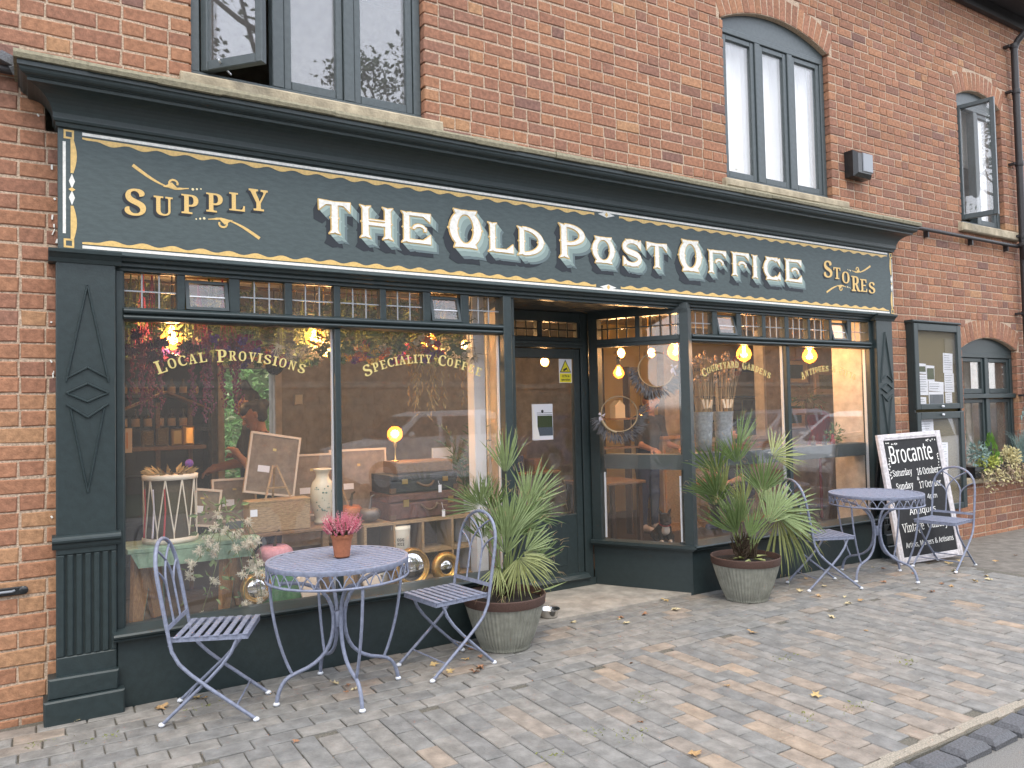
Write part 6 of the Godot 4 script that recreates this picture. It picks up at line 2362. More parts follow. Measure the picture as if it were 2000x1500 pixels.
func loft_side(st: SurfaceTool, prof: Array, ztop: float, zmid: float, ycut: float) -> void:
	var n = prof.size()
	var ymin = 9.0
	var ymax = 0.0
	for p in prof:
		ymin = minf(ymin, p.y)
		ymax = maxf(ymax, p.y)
	var half = func(y: float) -> float: return lerpf(zmid, ztop, clampf((y - ymin) / (ymax - ymin), 0, 1) ** 2)
	for i in n:
		var a: Vector2 = prof[i]
		var b: Vector2 = prof[(i + 1) % n]
		var o = Vector3(b.y - a.y, a.x - b.x, 0)
		if o.dot(Vector3((a.x + b.x) / 2, (a.y + b.y) / 2 - (ymin + ymax) / 2, 0)) < 0:
			o = -o
		quad(st, Vector3(a.x, a.y, -half.call(a.y)), Vector3(b.x, b.y, -half.call(b.y)), Vector3(b.x, b.y, half.call(b.y)), Vector3(a.x, a.y, half.call(a.y)), o)
	var poly = PackedVector2Array()
	for p in prof:
		poly.append(p)
	var idx = Geometry2D.triangulate_polygon(poly)
	for sd in [-1.0, 1.0]:
		for i in range(0, idx.size(), 3):
			var v = []
			for k in 3:
				var p: Vector2 = poly[idx[i + k]]
				v.append(Vector3(p.x, p.y, sd * half.call(p.y)))
			tri(st, v[0], v[1], v[2], Vector3(0, 0, sd))

# ---------------------------------------------------------------- the left window display
func simple(called: String, label: String, cat: String, st: SurfaceTool, m: String, group = "") -> MeshInstance3D:
	var o = obj(called, st, m)
	tag(o, label, cat, group)
	return o

func build_display() -> void:
	var st = mb()
	bx(st, 0.41, 2.83, 0.12, 0.33, -1.1, -0.06)
	simple("display_plinth", "low dark plinth along the bottom of the left window display", "plinth", st, "black_shelf")
	# mint bench with notched plank ends
	var B = thing("bench", "old mint green wooden bench with notched plank legs in the left window", "bench", Vector3(0.44, 0.33, -0.38), 0.0)
	st = mb()
	bar(st, 0.0, 0.76, 0.425, 0.455, 0.10, 0.34)
	obj("seat", st, "mint", B)
	st = mb()
	prism(st, PackedVector2Array([Vector2(0.02, 0.425), Vector2(0.74, 0.425), Vector2(0.70, 0.34), Vector2(0.06, 0.34)]), 0.085, 0.105)
	obj("apron", st, "mint", B)
	for x in [0.12, 0.62]:
		var leg = PackedVector2Array([Vector2(-0.13, 0.0), Vector2(-0.05, 0.0), Vector2(0.0, 0.20), Vector2(0.05, 0.0), Vector2(0.13, 0.0), Vector2(0.115, 0.42), Vector2(-0.115, 0.42)])
		st = mb()
		prism(st, leg, -0.013, 0.013, Transform3D(Basis(Vector3.UP, 0.75), Vector3(x, 0, -0.05)))
		obj("leg", st, "pine", B)
		st = mb()
		prism(st, leg, 0.0135, 0.02, Transform3D(Basis(Vector3.UP, 0.75).scaled_local(Vector3(1.05, 1, 1)), Vector3(x, 0, -0.062)))
		obj("leg_edge", st, "mint", B)
	# drum with rope lacing
	var D = thing("rope_drum", "tall dark drum laced with white rope standing on the mint bench", "drum", Vector3(0.70, 0.79, -0.47))
	st = mb()
	lathe(st, [Vector2(0.0, 0.0), Vector2(0.142, 0.0), Vector2(0.138, 0.39), Vector2(0.0, 0.39)], Vector3.ZERO, 28)
	obj("shell", st, "drum_body", D)
	st = mb()
	for y in [0.012, 0.395]:
		lathe(st, [Vector2(0.139, -0.014), Vector2(0.160, -0.014), Vector2(0.162, 0.014), Vector2(0.139, 0.016)], Vector3(0, y, 0), 28)
	lathe(st, [Vector2(0.15, 0.40), Vector2(0.0, 0.405)], Vector3.ZERO, 28)
	obj("hoop", st, "rope", D)
	for i in 10:
		st = mb()
		var a = TAU * i / 10
		var b = a + TAU / 20
		var c = a + TAU / 10
		var P = func(q: float, y: float) -> Vector3: return Vector3(cos(q) * 0.153, y, sin(q) * 0.153)
		tube(st, [P.call(a, 0.385), P.call(b, 0.06), P.call(b, 0.02)], 0.0045, 0.0045, 5)
		tube(st, [P.call(b, 0.06), P.call(c, 0.385)], 0.0045, 0.0045, 5)
		obj("rope_lacing", st, "rope", D)
	for i in 3:
		st = mb()
		var a = 1.9 + i * 0.42
		var p = Vector3(cos(a) * 0.165, 0.33, sin(a) * 0.165)
		tube(st, [p, p + Vector3(0.004, -0.12, 0.004), p + Vector3(-0.006, -0.29, 0.012)], 0.011, 0.014, 5, 0.4)
		obj("ribbon", st, ["ribbon_red", "muslin", "ribbon_red"][i], D)
	st = mb()
	for i in 26:
		var a = RN.randf() * TAU
		var p = Vector3(0.70 + cos(a) * 0.09, 1.20, -0.47 + sin(a) * 0.09)
		leaf(st, p, p + Vector3(cos(a) * 0.08, RN.randf_range(0.0, 0.07), sin(a) * 0.08), 0.035, rv(1))
	var e = simple("dried_leaves", "pile of dried leaves on top of the rope drum", "dried leaves", st, "dry_leaf")
	st = mb()
	ball(st, Vector3(0.80, 1.265, -0.40), Vector3(0.026, 0.026, 0.026), 8, 6)
	simple("purple_flower", "single round purple dried flower on the rope drum", "flower", st, "purple_head")
	# old man's beard trailing over the bench
	var V = thing("seed_head_vine", "trailing vine with fluffy white seed heads spilling over the mint bench", "vine", Vector3.ZERO)
	var heads = []
	st = mb()
	for i in 11:
		var a = Vector3(0.95 + RN.randf_range(-0.1, 0.1), 0.95 + RN.randf_range(-0.08, 0.1), -0.24)
		var b = Vector3(RN.randf_range(0.72, 1.22), RN.randf_range(0.36, 0.8), RN.randf_range(-0.24, -0.12))
		var q = bez(a, (a + b) / 2 + Vector3(0.08, 0.12, 0.08), b, 7)
		tube(st, q, 0.0025, 0.0018, 4)
		for j in [3, 5, 7]:
			heads.append(q[j] + rv(0.02))
	obj("stem", st, "stem_green", V)
	for h in heads:
		st = mb()
		for i in 34:
			var d = rv(1.0).normalized()
			tube(st, [h, h + d * RN.randf_range(0.02, 0.038)], 0.003, 0.0012, 3)
		for i in 3:
			var c: Vector3 = h + rv(0.03)
			for j in 12:
				tube(st, [c, c + rv(1.0).normalized() * 0.02], 0.0028, 0.001, 3)
		obj("seed_head", st, "fluff", V)
	st = mb()
	leaf_clump(st, Vector3(0.93, 0.94, -0.24), Vector3(0.16, 0.12, 0.06), 60, 0.06, 0.03)
	leaf_clump(st, Vector3(0.92, 0.55, -0.18), Vector3(0.2, 0.2, 0.06), 34, 0.06, 0.03)
	obj("leaves", st, "vine_leaf", V)
	# mirrors with gilded round frames
	round_mirror(Vector3(1.155, 0.478, -0.20), 0.098, 0.6, "small round gilt mirror with white seed heads hanging over it")
	round_mirror(Vector3(2.225, 0.470, -0.24), 0.136, 0.72, "largest round gilt mirror, leaning behind the edge of the blue table")
	round_mirror(Vector3(2.48, 0.440, -0.22), 0.112, 0.44, "round gilt mirror with a wide frame, right of the largest mirror")
	# pumpkins
	pumpkin(Vector3(1.325, 0.565, -0.42), 0.12, 0.072, "pink", "pale pink fabric pumpkin with a long stalk behind the blue table")
	pumpkin(Vector3(1.90, 0.785, -0.56), 0.085, 0.062, "copper", "copper coloured pumpkin beside the cream vase")
	pumpkin(Vector3(2.012, 0.785, -0.48), 0.078, 0.05, "pewter", "pewter grey pumpkin with a curled stalk on the shelf")
	st = mb()
	bx(st, 1.14, 1.56, 0.33, 0.565, -0.58, -0.3)
	simple("mint_stool", "low green painted stool under the pink pumpkin", "stool", st, "mint_dark")
	# crate shelving
	var S = thing("crate_shelf", "wooden cubby shelving carrying the suitcases in the left window", "shelf", Vector3(1.93, 0.33, -0.64))
	for q in [[0.0, 0.92, 0.425, 0.445], [0.0, 0.92, 0.0, 0.018], [0.22, 0.92, 0.20, 0.218], [0.0, 0.018, 0.018, 0.425], [0.22, 0.238, 0.018, 0.425], [0.44, 0.458, 0.018, 0.425], [0.68, 0.698, 0.018, 0.425], [0.902, 0.92, 0.018, 0.425]]:
		st = mb()
		bx(st, q[0], q[1], q[2], q[3], -0.001 * q[0], 0.26)
		obj("board", st, "wood_pale", S)
	st = mb()
	bx(st, 0.018, 0.90, 0.018, 0.425, 0.003, 0.01)
	obj("back_board", st, "wood_dark", S)
	S = thing("wooden_table", "low wooden table under the box and the cream vase in the left window", "table", Vector3(1.09, 0.33, -0.72))
	st = mb()
	bar(st, 0.0, 0.83, 0.43, 0.455, 0.32, 0.34)
	obj("top", st, "wood_mid", S)
	for q in [[0.05, 0.02], [0.78, 0.02], [0.05, 0.28], [0.78, 0.28], [0.58, 0.28]]:
		st = mb()
		bx(st, q[0] - 0.022, q[0] + 0.022, 0.0, 0.43, q[1] - 0.02, q[1] + 0.02)
		obj("leg", st, "wood_mid", S)
	# wooden box, easel and canvas backs
	S = thing("wooden_box", "honey coloured wooden box with a printed label, in front of the leaning canvas", "box", Vector3(1.345, 0.786, -0.50))
	st = mb()
	chamfer_into(st, Vector3(0.02, 0.098, 0.0), Vector3(0.40, 0.195, 0.17), 0.004)
	obj("body", st, "wood_pale", S)
	st = mb()
	bx(st, -0.185, 0.225, 0.196, 0.206, -0.088, 0.088)
	obj("lid", st, "wood_pale", S)
	st = mb()
	bx(st, -0.175, -0.13, 0.11, 0.155, 0.086, 0.0875)
	obj("label", st, "paper", S)
	canvas(Vector3(1.36, 1.0, -0.70), 0.35, 0.43, -0.18, 0.10, "largest canvas, seen from behind, leaning on the easel above the wooden box", true)
	canvas(Vector3(0.90, 0.83, -0.68), 0.24, 0.25, -0.15, 0.08, "small dark canvas back leaning right of the rope drum", true)
	canvas(Vector3(1.17, 0.82, -0.86), 0.30, 0.30, 0.0, 0.05, "canvas back standing low behind the left end of the wooden box", true)
	canvas(Vector3(1.74, 0.80, -0.92), 0.34, 0.46, 0.0, 0.03, "canvas back standing behind the cream vase", true)
	canvas(Vector3(2.12, 0.80, -0.95), 0.46, 0.48, 0.0, 0.03, "canvas back standing behind the suitcases", true)
	easel(Vector3(1.37, 0.992, -0.52), 0.22, "small pale easel holding the largest canvas, standing on the wooden box")
	easel(Vector3(1.86, 0.785, -0.66), 0.27, "small empty easel behind the copper pumpkin")
	# vase
	var Vz = thing("vase", "tall cream china vase with faint green flowers, beside the mullion", "vase", Vector3(1.702, 0.787, -0.58))
	st = mb()
	lathe(st, [Vector2(0.0, 0.0), Vector2(0.058, 0.0), Vector2(0.060, 0.02), Vector2(0.050, 0.03), Vector2(0.054, 0.05), Vector2(0.075, 0.12), Vector2(0.084, 0.20), Vector2(0.082, 0.25), Vector2(0.070, 0.29), Vector2(0.048, 0.315), Vector2(0.042, 0.34), Vector2(0.050, 0.36), Vector2(0.064, 0.375), Vector2(0.064, 0.384), Vector2(0.045, 0.38), Vector2(0.03, 0.34)], Vector3.ZERO, 28)
	obj("body", st, "vase_cream", Vz)
	st = mb()
	for i in 34:
		var a = RN.randf_range(0.3, 2.6)
		var y = RN.randf_range(0.08, 0.27)
		var r = 0.0858 - absf(y - 0.21) * 0.10
		var p = Vector3(cos(a) * r, y, sin(a) * r)
		ball(st, p, Vector3(0.008, 0.006, 0.003) * RN.randf_range(0.5, 1.1), 6, 4, Basis(Vector3.UP, -a + PI / 2))
	obj("painted_flowers", st, "vase_print", Vz)
	# suitcases
	suitcase(Vector3(2.44, 0.776, -0.60), Vector3(0.62, 0.19, 0.34), "case_brown", "old brown leather suitcase on the cubby shelving, lowest of the stack")
	suitcase(Vector3(2.42, 0.967, -0.60), Vector3(0.56, 0.135, 0.32), "case_black", "black suitcase in the middle of the stack, with a paper tag")
	st = mb()
	chamfer_into(st, Vector3(2.45, 1.147, -0.60), Vector3(0.46, 0.085, 0.26), 0.01)
	var wb = simple("wooden_tray", "brown wooden tray lying on top of the suitcases", "tray", st, "wood_mid")
	st = mb()
	bx(st, 2.66, 2.84, 0.80, 1.265, -0.80, -0.785)
	simple("white_panel", "white panel with rounded corners standing behind the suitcases", "panel", st, "foot_white")
	# table lamp
	var L = thing("table_lamp", "thin stemmed lamp with one glowing round bulb on the suitcases", "lamp", Vector3(2.256, 1.19, -0.58))
	st = mb()
	lathe(st, [Vector2(0.0, 0.0), Vector2(0.035, 0.0), Vector2(0.035, 0.008), Vector2(0.006, 0.012), Vector2(0.004, 0.10), Vector2(0.012, 0.11), Vector2(0.014, 0.15), Vector2(0.0, 0.15)], Vector3.ZERO, 12)
	obj("stand", st, "brass", L)
	st = mb()
	ball(st, Vector3(0, 0.205, 0), Vector3(0.058, 0.058, 0.058), 18, 12)
	obj("bulb", st, "bulb_glass", L)
	st = mb()
	ball(st, Vector3(0, 0.205, 0), Vector3(0.018, 0.03, 0.018), 8, 6)
	obj("filament", st, "filament", L)
	lamp_light(Vector3(2.256, 1.395, -0.58), 0.16)
	# enamel jars
	for j in [[2.06, 0.35, -0.42, 0.052, 0.12, "short white enamel jar in the cubby shelf"], [2.22, 0.549, -0.42, 0.068, 0.19, "tall white enamel jar with black label in the cubby shelf"]]:
		var J = thing("enamel_jar", j[5], "jar", Vector3(j[0], j[1], j[2]))
		st = mb()
		lathe(st, [Vector2(0.0, 0.0), Vector2(j[3], 0.0), Vector2(j[3], j[4] * 0.86), Vector2(j[3] * 1.04, j[4] * 0.87), Vector2(j[3] * 1.04, j[4]), Vector2(0.0, j[4] * 1.02)], Vector3.ZERO, 20)
		obj("body", st, "cream_enamel", J)
		for t in [["EGG", 0.52], ["RICE", 0.36]]:
			lettering("label_word", t[0], "print_dark", J, Transform3D(Basis(Vector3.UP, -0.4), Vector3(-sin(0.4) * 1.02 * j[3], j[4] * t[1], cos(0.4) * 1.02 * j[3])), j[3] * 0.7, j[4] * 0.11, "Droid Sans", 700)
	# slanting cutlery boards under the table: pale chopping boards
	for q in [[1.50, 0.33, -0.22, 0.5], [1.72, 0.33, -0.2, 0.35], [1.92, 0.33, -0.22, 0.45]]:
		st = mb()
		chamfer_into(st, Vector3(q[0], q[1] + 0.10, q[2]), Vector3(0.17, 0.20, 0.015), 0.006, Basis.from_euler(Vector3(-0.25, q[3], 0.15)))
		simple("chopping_board", ["pale chopping board leaning low in the window, left of three", "pale chopping board leaning low in the window, middle of three", "pale chopping board leaning low in the window, right of three"][int(q[0] * 5) - 7], "chopping board", st, "wood_pale" if q[0] > 1.6 and q[0] < 1.8 else "canvas_edge")
	# house plant by the column
	var Hp = thing("house_plant", "dark green feathery palm plant beside the white column", "plant", Vector3(2.86, 0.9, -0.62))
	for i in 9:
		st = mb()
		var a = i * 0.8
		var tip = Vector3(cos(a) * 0.24, 0.30 + 0.12 * (i % 3), sin(a) * 0.2)
		var q = bez(Vector3.ZERO, Vector3(tip.x * 0.3, tip.y, tip.z * 0.3), tip, 8)
		tube(st, q, 0.003, 0.002, 3)
		for j in 7:
			for sg in [-1.0, 1.0]:
				var dirv: Vector3 = (q[j + 1] - q[j]).normalized()
				var sdv = dirv.cross(Vector3.UP).normalized() * sg
				leaf(st, q[j + 1], q[j + 1] + sdv * 0.09 + dirv * 0.05, 0.016, dirv)
		obj("frond", st, "house_leaf", Hp)
	st = mb()
	lathe(st, [Vector2(0.0, -0.78), Vector2(0.1, -0.78), Vector2(0.12, -0.02), Vector2(0.0, -0.02)], Vector3.ZERO, 16)
	obj("pot", st, "foot_white", Hp)
	# shelves with bottles, deep on the left
	var K = thing("bottle_shelves", "black shelving with rows of bottles at the back left of the shop", "shelves", Vector3(0.40, 0.12, -3.4))
	st = mb()
	bx(st, 0.0, 1.05, 0.0, 2.0, -0.15, -0.13)
	bx(st, 0.0, 0.03, 0.0, 2.0, -0.13, 0.15)
	bx(st, 1.02, 1.05, 0.0, 2.0, -0.13, 0.15)
	obj("frame", st, "black_shelf", K)
	for y in [0.4, 0.85, 1.30, 1.62]:
		st = mb()
		bx(st, 0.03, 1.02, y, y + 0.03, -0.13, 0.15)
		obj("shelf", st, "black_shelf", K)
	for r in [[1.65, 9, "bottle_label", 0.16], [1.33, 8, "bottle_dark", 0.19]]:
		for i in r[1]:
			var x: float = 0.47 + i * 0.105
			st = mb()
			lathe(st, [Vector2(0.0, 0.0), Vector2(0.036, 0.0), Vector2(0.036, r[3] * 0.6), Vector2(0.014, r[3] * 0.75), Vector2(0.014, r[3]), Vector2(0.0, r[3])], Vector3(x, r[0] + 0.12, -3.33), 12)
			var b = simple("bottle", "bottle standing on the %s black shelf at the back left" % ("upper" if r[0] > 1.5 else "lower"), "bottle", st, "bottle_glass" if r[0] > 1.5 else "bottle_dark", "bottles on the %s black shelf" % ("upper" if r[0] > 1.5 else "lower"))
			st = mb()
			lathe(st, [Vector2(0.0365, r[3] * 0.12), Vector2(0.0368, r[3] * 0.14), Vector2(0.0368, r[3] * 0.5), Vector2(0.0365, r[3] * 0.52)], Vector3(x, r[0] + 0.12, -3.33), 12)
			obj("label", st, "bottle_label", b)
	# little roofed wooden stand
	K = thing("roofed_stand", "wooden stall shaped stand with a pitched roof holding gold packets", "stand", Vector3(0.92, 1.32, -2.2))
	st = mb()
	box(st, Vector3(0.14, 0.37, 0.0), Vector3(0.37, 0.018, 0.30), Basis(Vector3(0, 0, 1), -0.42))
	box(st, Vector3(-0.19, 0.37, 0.0), Vector3(0.36, 0.018, 0.30), Basis(Vector3(0, 0, 1), 0.42))
	obj("roof", st, "wood_mid", K)
	for x in [-0.08, 0.17]:
		st = mb()
		bx(st, x - 0.016, x + 0.016, -1.2, 0.36, -0.02, 0.02)
		obj("post", st, "wood_mid", K)
	st = mb()
	bx(st, -0.28, 0.27, -0.03, 0.0, -0.16, 0.16)
	obj("tray", st, "wood_mid", K)
	for q in [[-0.16, 0.13, 0.3], [-0.05, 0.15, -0.2], [0.06, 0.14, 0.1], [0.15, 0.16, 0.25]]:
		st = mb()
		chamfer_into(st, Vector3(q[0], q[1] * 0.5, 0.04), Vector3(0.09, q[1], 0.05), 0.015, Basis(Vector3.UP, q[2]))
		obj("packet", st, "brass" if q[0] > 0.0 else "cork", K)
	st = mb()
	bx(st, 0.50, 0.59, 1.30, 1.48, -1.6, -1.57)
	var pk = simple("packet_card", "cream card with orange drawing at the left edge of the left window", "card", st, "mount")
	st = mb()
	for i in 3:
		bx(st, 0.525 + i * 0.014, 0.531 + i * 0.014, 1.33, 1.45, -1.57, -1.568)
	obj("printed_lines", st, "flower_orange", pk)
	# thermostat on the back wall and a dark globe lamp
	st = mb()
	chamfer_into(st, Vector3(2.42, 1.72, -3.63), Vector3(0.09, 0.11, 0.03), 0.008)
	simple("wall_switch", "small cream control box on the back wall right of the assistants", "switch", st, "cream_enamel")
	st = mb()
	ball(st, Vector3(1.85, 2.02, -2.4), Vector3(0.085, 0.10, 0.085), 14, 10)
	tube(st, [Vector3(1.85, 2.1, -2.4), Vector3(1.85, 2.715, -2.4)], 0.005)
	simple("dark_globe", "dark glass globe hanging over the assistants", "lamp", st, "bottle_dark")
	dried_flowers()

func round_mirror(c: Vector3, r: float, fr: float, label: String) -> void:
	var Mr = thing("round_mirror", label, "mirror", c, 0.0, "gilt mirrors along the bottom of the left window")
	var bs = Basis(Vector3.RIGHT, PI / 2 - 0.12)
	var st = mb()
	var pr = [Vector2(r * fr * 0.98, -0.02), Vector2(r * fr, 0.012), Vector2(r * (fr + 0.06), 0.018)]
	for i in 7:
		var a = PI * i / 6
		pr.append(Vector2(r * (fr + 0.08) + (r * 0.86 - r * fr) * 0.5 * (1 - cos(a)), 0.012 + 0.016 * sin(a)))
	pr.append_array([Vector2(r * 0.95, 0.010), Vector2(r * 0.98, 0.004), Vector2(r, -0.006), Vector2(r * 0.98, -0.02), Vector2(r * fr * 0.98, -0.02)])
	lathe(st, pr, Vector3.ZERO, 36, 0, 0, bs)
	obj("frame", st, "gilt", Mr)
	st = mb()
	var q = []
	for i in 8:
		var t = i / 7.0
		q.append(Vector2(r * fr * sin(t * 1.05) / sin(1.05), r * fr * 0.42 * (cos(t * 1.05) - cos(1.05)) + 0.008))
	q.reverse()
	lathe(st, q, Vector3.ZERO, 28, 0, 0, bs)
	obj("convex_glass", st, "mirror", Mr)

func pumpkin(c: Vector3, r: float, h: float, m: String, label: String) -> void:
	var P = thing("pumpkin", label, "pumpkin", c)
	var st = mb()
	var pr = []
	for i in 13:
		var a = PI * i / 12 - PI / 2
		pr.append(Vector2(r * pow(maxf(0.0, cos(a)), 0.7), h + h * sin(a) - (0.02 * exp(-pow((a - PI / 2) * 3.0, 2.0)))))
	lathe(st, pr, Vector3.ZERO, 40, 0, 0, Basis.IDENTITY, 10, 0.09)
	obj("body", st, m, P)
	st = mb()
	tube(st, [Vector3(0, 2 * h - 0.02, 0), Vector3(0.005, 2 * h + 0.03, 0), Vector3(0.012, 2 * h + 0.07, 0.0), Vector3(0.03, 2 * h + 0.085, 0.01)], 0.011, 0.006, 6)
	obj("stalk", st, "pewter" if m == "pewter" else "fibre", P)

func canvas(c: Vector3, w: float, h: float, roll: float, lean: float, label: String, _b: bool) -> void:
	var K = thing("canvas", label, "canvas", c, 0.0, "canvases standing with their backs to the left window")
	K.rotation = Vector3(-lean - 0.08, 0.0, roll)
	var st = mb()
	bx(st, -w / 2 + 0.008, w / 2 - 0.008, 0.008, h - 0.008, -0.008, 0.004)
	obj("backing", st, "canvas_back", K)
	for q in [[-w / 2, -w / 2 + 0.014, 0.0, h], [w / 2 - 0.014, w / 2, 0.0, h], [-w / 2 + 0.014, w / 2 - 0.014, 0.0, 0.014], [-w / 2 + 0.014, w / 2 - 0.014, h - 0.016, h]]:
		st = mb()
		bx(st, q[0], q[1], q[2], q[3], -0.022, 0.012)
		obj("edge", st, "canvas_edge", K)
	st = mb()
	bx(st, -w * 0.28, -w * 0.28 + 0.08, h * 0.36, h * 0.36 + 0.045, 0.004, 0.0055)
	obj("label", st, "paper", K)
	st = mb()
	bx(st, -0.012, 0.012, h * 0.72, h * 0.76, 0.004, 0.008)
	obj("hook", st, "brass", K)

func easel(c: Vector3, h: float, label: String) -> void:
	var E = thing("tabletop_easel", label, "easel", c, 0.0, "small wooden easels in the left window")
	for q in [[Vector3(-0.085, 0, 0.03), Vector3(-0.012, h, -0.05)], [Vector3(0.085, 0, 0.03), Vector3(0.012, h, -0.05)], [Vector3(0.0, 0, -0.11), Vector3(0, h * 0.95, -0.055)]]:
		var st = mb()
		flatbar(st, q[0], q[1], 0.013, 0.008, Vector3(0, 0, 1))
		obj("leg", st, "wood_pale", E)
	var st = mb()
	flatbar(st, Vector3(-0.06, h * 0.33, 0.008), Vector3(0.06, h * 0.33, 0.008), 0.012, 0.012, Vector3.UP)
	obj("ledge", st, "wood_pale", E)

func suitcase(c: Vector3, s: Vector3, m: String, label: String) -> void:
	var S = thing("suitcase", label, "suitcase", c, 0.06)
	var st = mb()
	chamfer_into(st, Vector3(0, s.y * 0.33, 0), Vector3(s.x, s.y * 0.64, s.z), 0.012)
	obj("body", st, m, S)
	st = mb()
	chamfer_into(st, Vector3(0, s.y * 0.83, 0.002), Vector3(s.x + 0.004, s.y * 0.32, s.z + 0.002), 0.012)
	obj("lid", st, m, S)
	st = mb()
	tube(st, bez(Vector3(-0.07, s.y * 0.55, s.z / 2 + 0.005), Vector3(0, s.y * 0.1, s.z / 2 + 0.06), Vector3(0.07, s.y * 0.55, s.z / 2 + 0.005), 8), 0.009, 0.009, 6)
	obj("handle", st, "leather", S)
	for x in [-s.x * 0.3, s.x * 0.3]:
		st = mb()
		bx(st, x - 0.022, x + 0.022, s.y * 0.5, s.y * 0.76, s.z / 2, s.z / 2 + 0.008)
		obj("lock", st, "brass", S)
	for x in [-s.x / 2 + 0.02, s.x / 2 - 0.02]:
		st = mb()
		bx(st, x - 0.021, x + 0.021, 0.004, 0.04, s.z / 2 - 0.02, s.z / 2 + 0.005)
		obj("corner", st, "leather", S)
	st = mb()
	tube(st, [Vector3(0.1, s.y * 0.55, s.z / 2 + 0.02), Vector3(0.105, s.y * 0.3, s.z / 2 + 0.03)], 0.0015, 0.0015, 3)
	box(st, Vector3(0.108, s.y * 0.12, s.z / 2 + 0.03), Vector3(0.026, 0.055, 0.002))
	obj("paper_tag", st, "paper", S)

# ---------------------------------------------------------------- dried flowers hung from the ceiling
func make_bunch(kind: int) -> Node3D:
	var names = ["bunch of dark plum dried flowers hung head down in the left window", "bunch of green eucalyptus leaves hung head down in the left window", "bunch of magenta and purple dried flowers hung head down in the left window", "bunch of pale grasses and seed heads hung head down in the left window", "bunch of cream and yellow dried daisies hung head down in the left window", "long magenta amaranth tassels hanging in the left window", "long brown dried chilli strings hanging in the left window"]
	var B = thing("dried_bunch", names[kind], "dried flowers", Vector3.ZERO, 0.0, names[kind].replace("bunch of", "bunches of").replace(" in the", " across the"))
	var st = mb()
	var heads = []
	var len = 0.46
	for i in 9:
		var a = i * 2.4
		var e = Vector3(cos(a) * (0.06 if kind < 5 else 0.022), -len + RN.randf_range(-0.05, 0.07), sin(a) * 0.06)
		tube(st, bez(Vector3.ZERO, Vector3(cos(a) * 0.01, -len * 0.5, sin(a) * 0.01), e, 4), 0.0022, 0.0018, 3)
		heads.append(e)
	obj("stems", st, ["stem_green", "stem_green", "stem_green", "stem_grey", "stem_green", "magenta", "straw"][kind], B)
	if kind <= 4:
		st = mb()
		for i in [22, 95, 44, 50, 50][kind]:
			var y = -RN.randf_range(0.10, len)
			var c = Vector3(RN.randfn(0, 0.03), y, RN.randfn(0, 0.03))
			leaf(st, c, c + Vector3(RN.randfn(0, 0.05), RN.randf_range(-0.03, 0.05), RN.randfn(0, 0.05)), 0.03 if kind != 3 else 0.008, rv(1))
		obj("leaves", st, "stem_green" if kind != 3 else "stem_grey", B)
	var mats = [["plum"], ["vine_leaf"], ["magenta", "purple_head"], ["fluff", "stem_grey"], ["flower_cream", "flower_yellow", "flower_orange"], ["amaranth"], ["dry_leaf"]][kind]
	for i in heads.size():
		if kind == 1 and i > 2:
			continue
		st = mb()
		var h: Vector3 = heads[i]
		if kind == 5:
			if i > 2:
				continue
			for j in 60:
				var t = j / 60.0
				var c = h + Vector3(RN.randfn(0, 0.011), -t * 0.42, RN.randfn(0, 0.011))
				ball(st, c, Vector3(0.010, 0.013, 0.010) * (1.1 - 0.5 * t), 4, 3)
		elif kind == 6:
			if i > 3:
				continue
			for j in 26:
				var c = h + Vector3(RN.randfn(0, 0.012), -j * 0.017, RN.randfn(0, 0.012))
				leaf(st, c, c + Vector3(RN.randfn(0, 0.02), -0.05, RN.randfn(0, 0.02)), 0.014, rv(1))
		elif kind == 3:
			for j in 22:
				var d = (rv(1.0) + Vector3(0, -0.6, 0)).normalized()
				tube(st, [h, h + d * RN.randf_range(0.03, 0.07)], 0.0024, 0.0008, 3)
		else:
			var R = RN.randf_range(0.030, 0.046)
			for j in 26:
				var d = (rv(1.0) + Vector3(0, -0.35, 0)).normalized()
				leaf(st, h, h + d * R, R * 0.62, rv(1), 0.4)
		obj("flower_head", st, mats[i % mats.size()], B)
	return B

func dried_flowers() -> void:
	var st = mb()
	for z in [-0.34, -0.62, -0.92]:
		tube(st, [Vector3(0.36, 2.47, z), Vector3(2.9, 2.47, z)], 0.012, 0.012, 6)
	simple("hanging_rails", "rails under the ceiling that the dried flowers hang from", "rail", st, "wood_dark").set_meta("kind", "structure")
	var proto = []
	for k in 7:
		proto.append(make_bunch(k))
	var used = {}
	var plan = []
	for i in 17:
		plan.append([0.48 + i * 0.145, -0.34, [0, 0, 0, 2, 2, 2, 3, 3, 1, 1, 4, 4, 1, 4, 2, 1, 3][i]])
		plan.append([0.55 + i * 0.143, -0.62, [0, 2, 0, 1, 2, 1, 2, 1, 3, 4, 2, 1, 1, 4, 1, 3, 1][i]])
		plan.append([0.46 + i * 0.147, -0.92, [1, 0, 1, 1, 2, 1, 4, 1, 1, 3, 1, 4, 1, 1, 2, 1, 1][i]])
	for q in [[0.58, -0.28, 5], [0.86, -0.36, 5], [1.02, -0.42, 5], [0.53, -0.45, 5], [2.42, -0.40, 6], [2.56, -0.36, 6], [2.80, -0.5, 6]]:
		plan.append(q)
	for q in plan:
		var k: int = q[2]
		var o: Node3D = proto[k]
		if used.has(k):
			o = dup(proto[k], proto[k].get_meta("label"), Vector3.ZERO)
		used[k] = true
		o.position = Vector3(q[0] + RN.randf_range(-0.03, 0.03), 2.44 + RN.randf_range(-0.04, 0.05), q[1] + RN.randf_range(-0.04, 0.04))
		o.rotation = Vector3(RN.randf_range(-0.1, 0.1), RN.randf() * TAU, RN.randf_range(-0.1, 0.1))

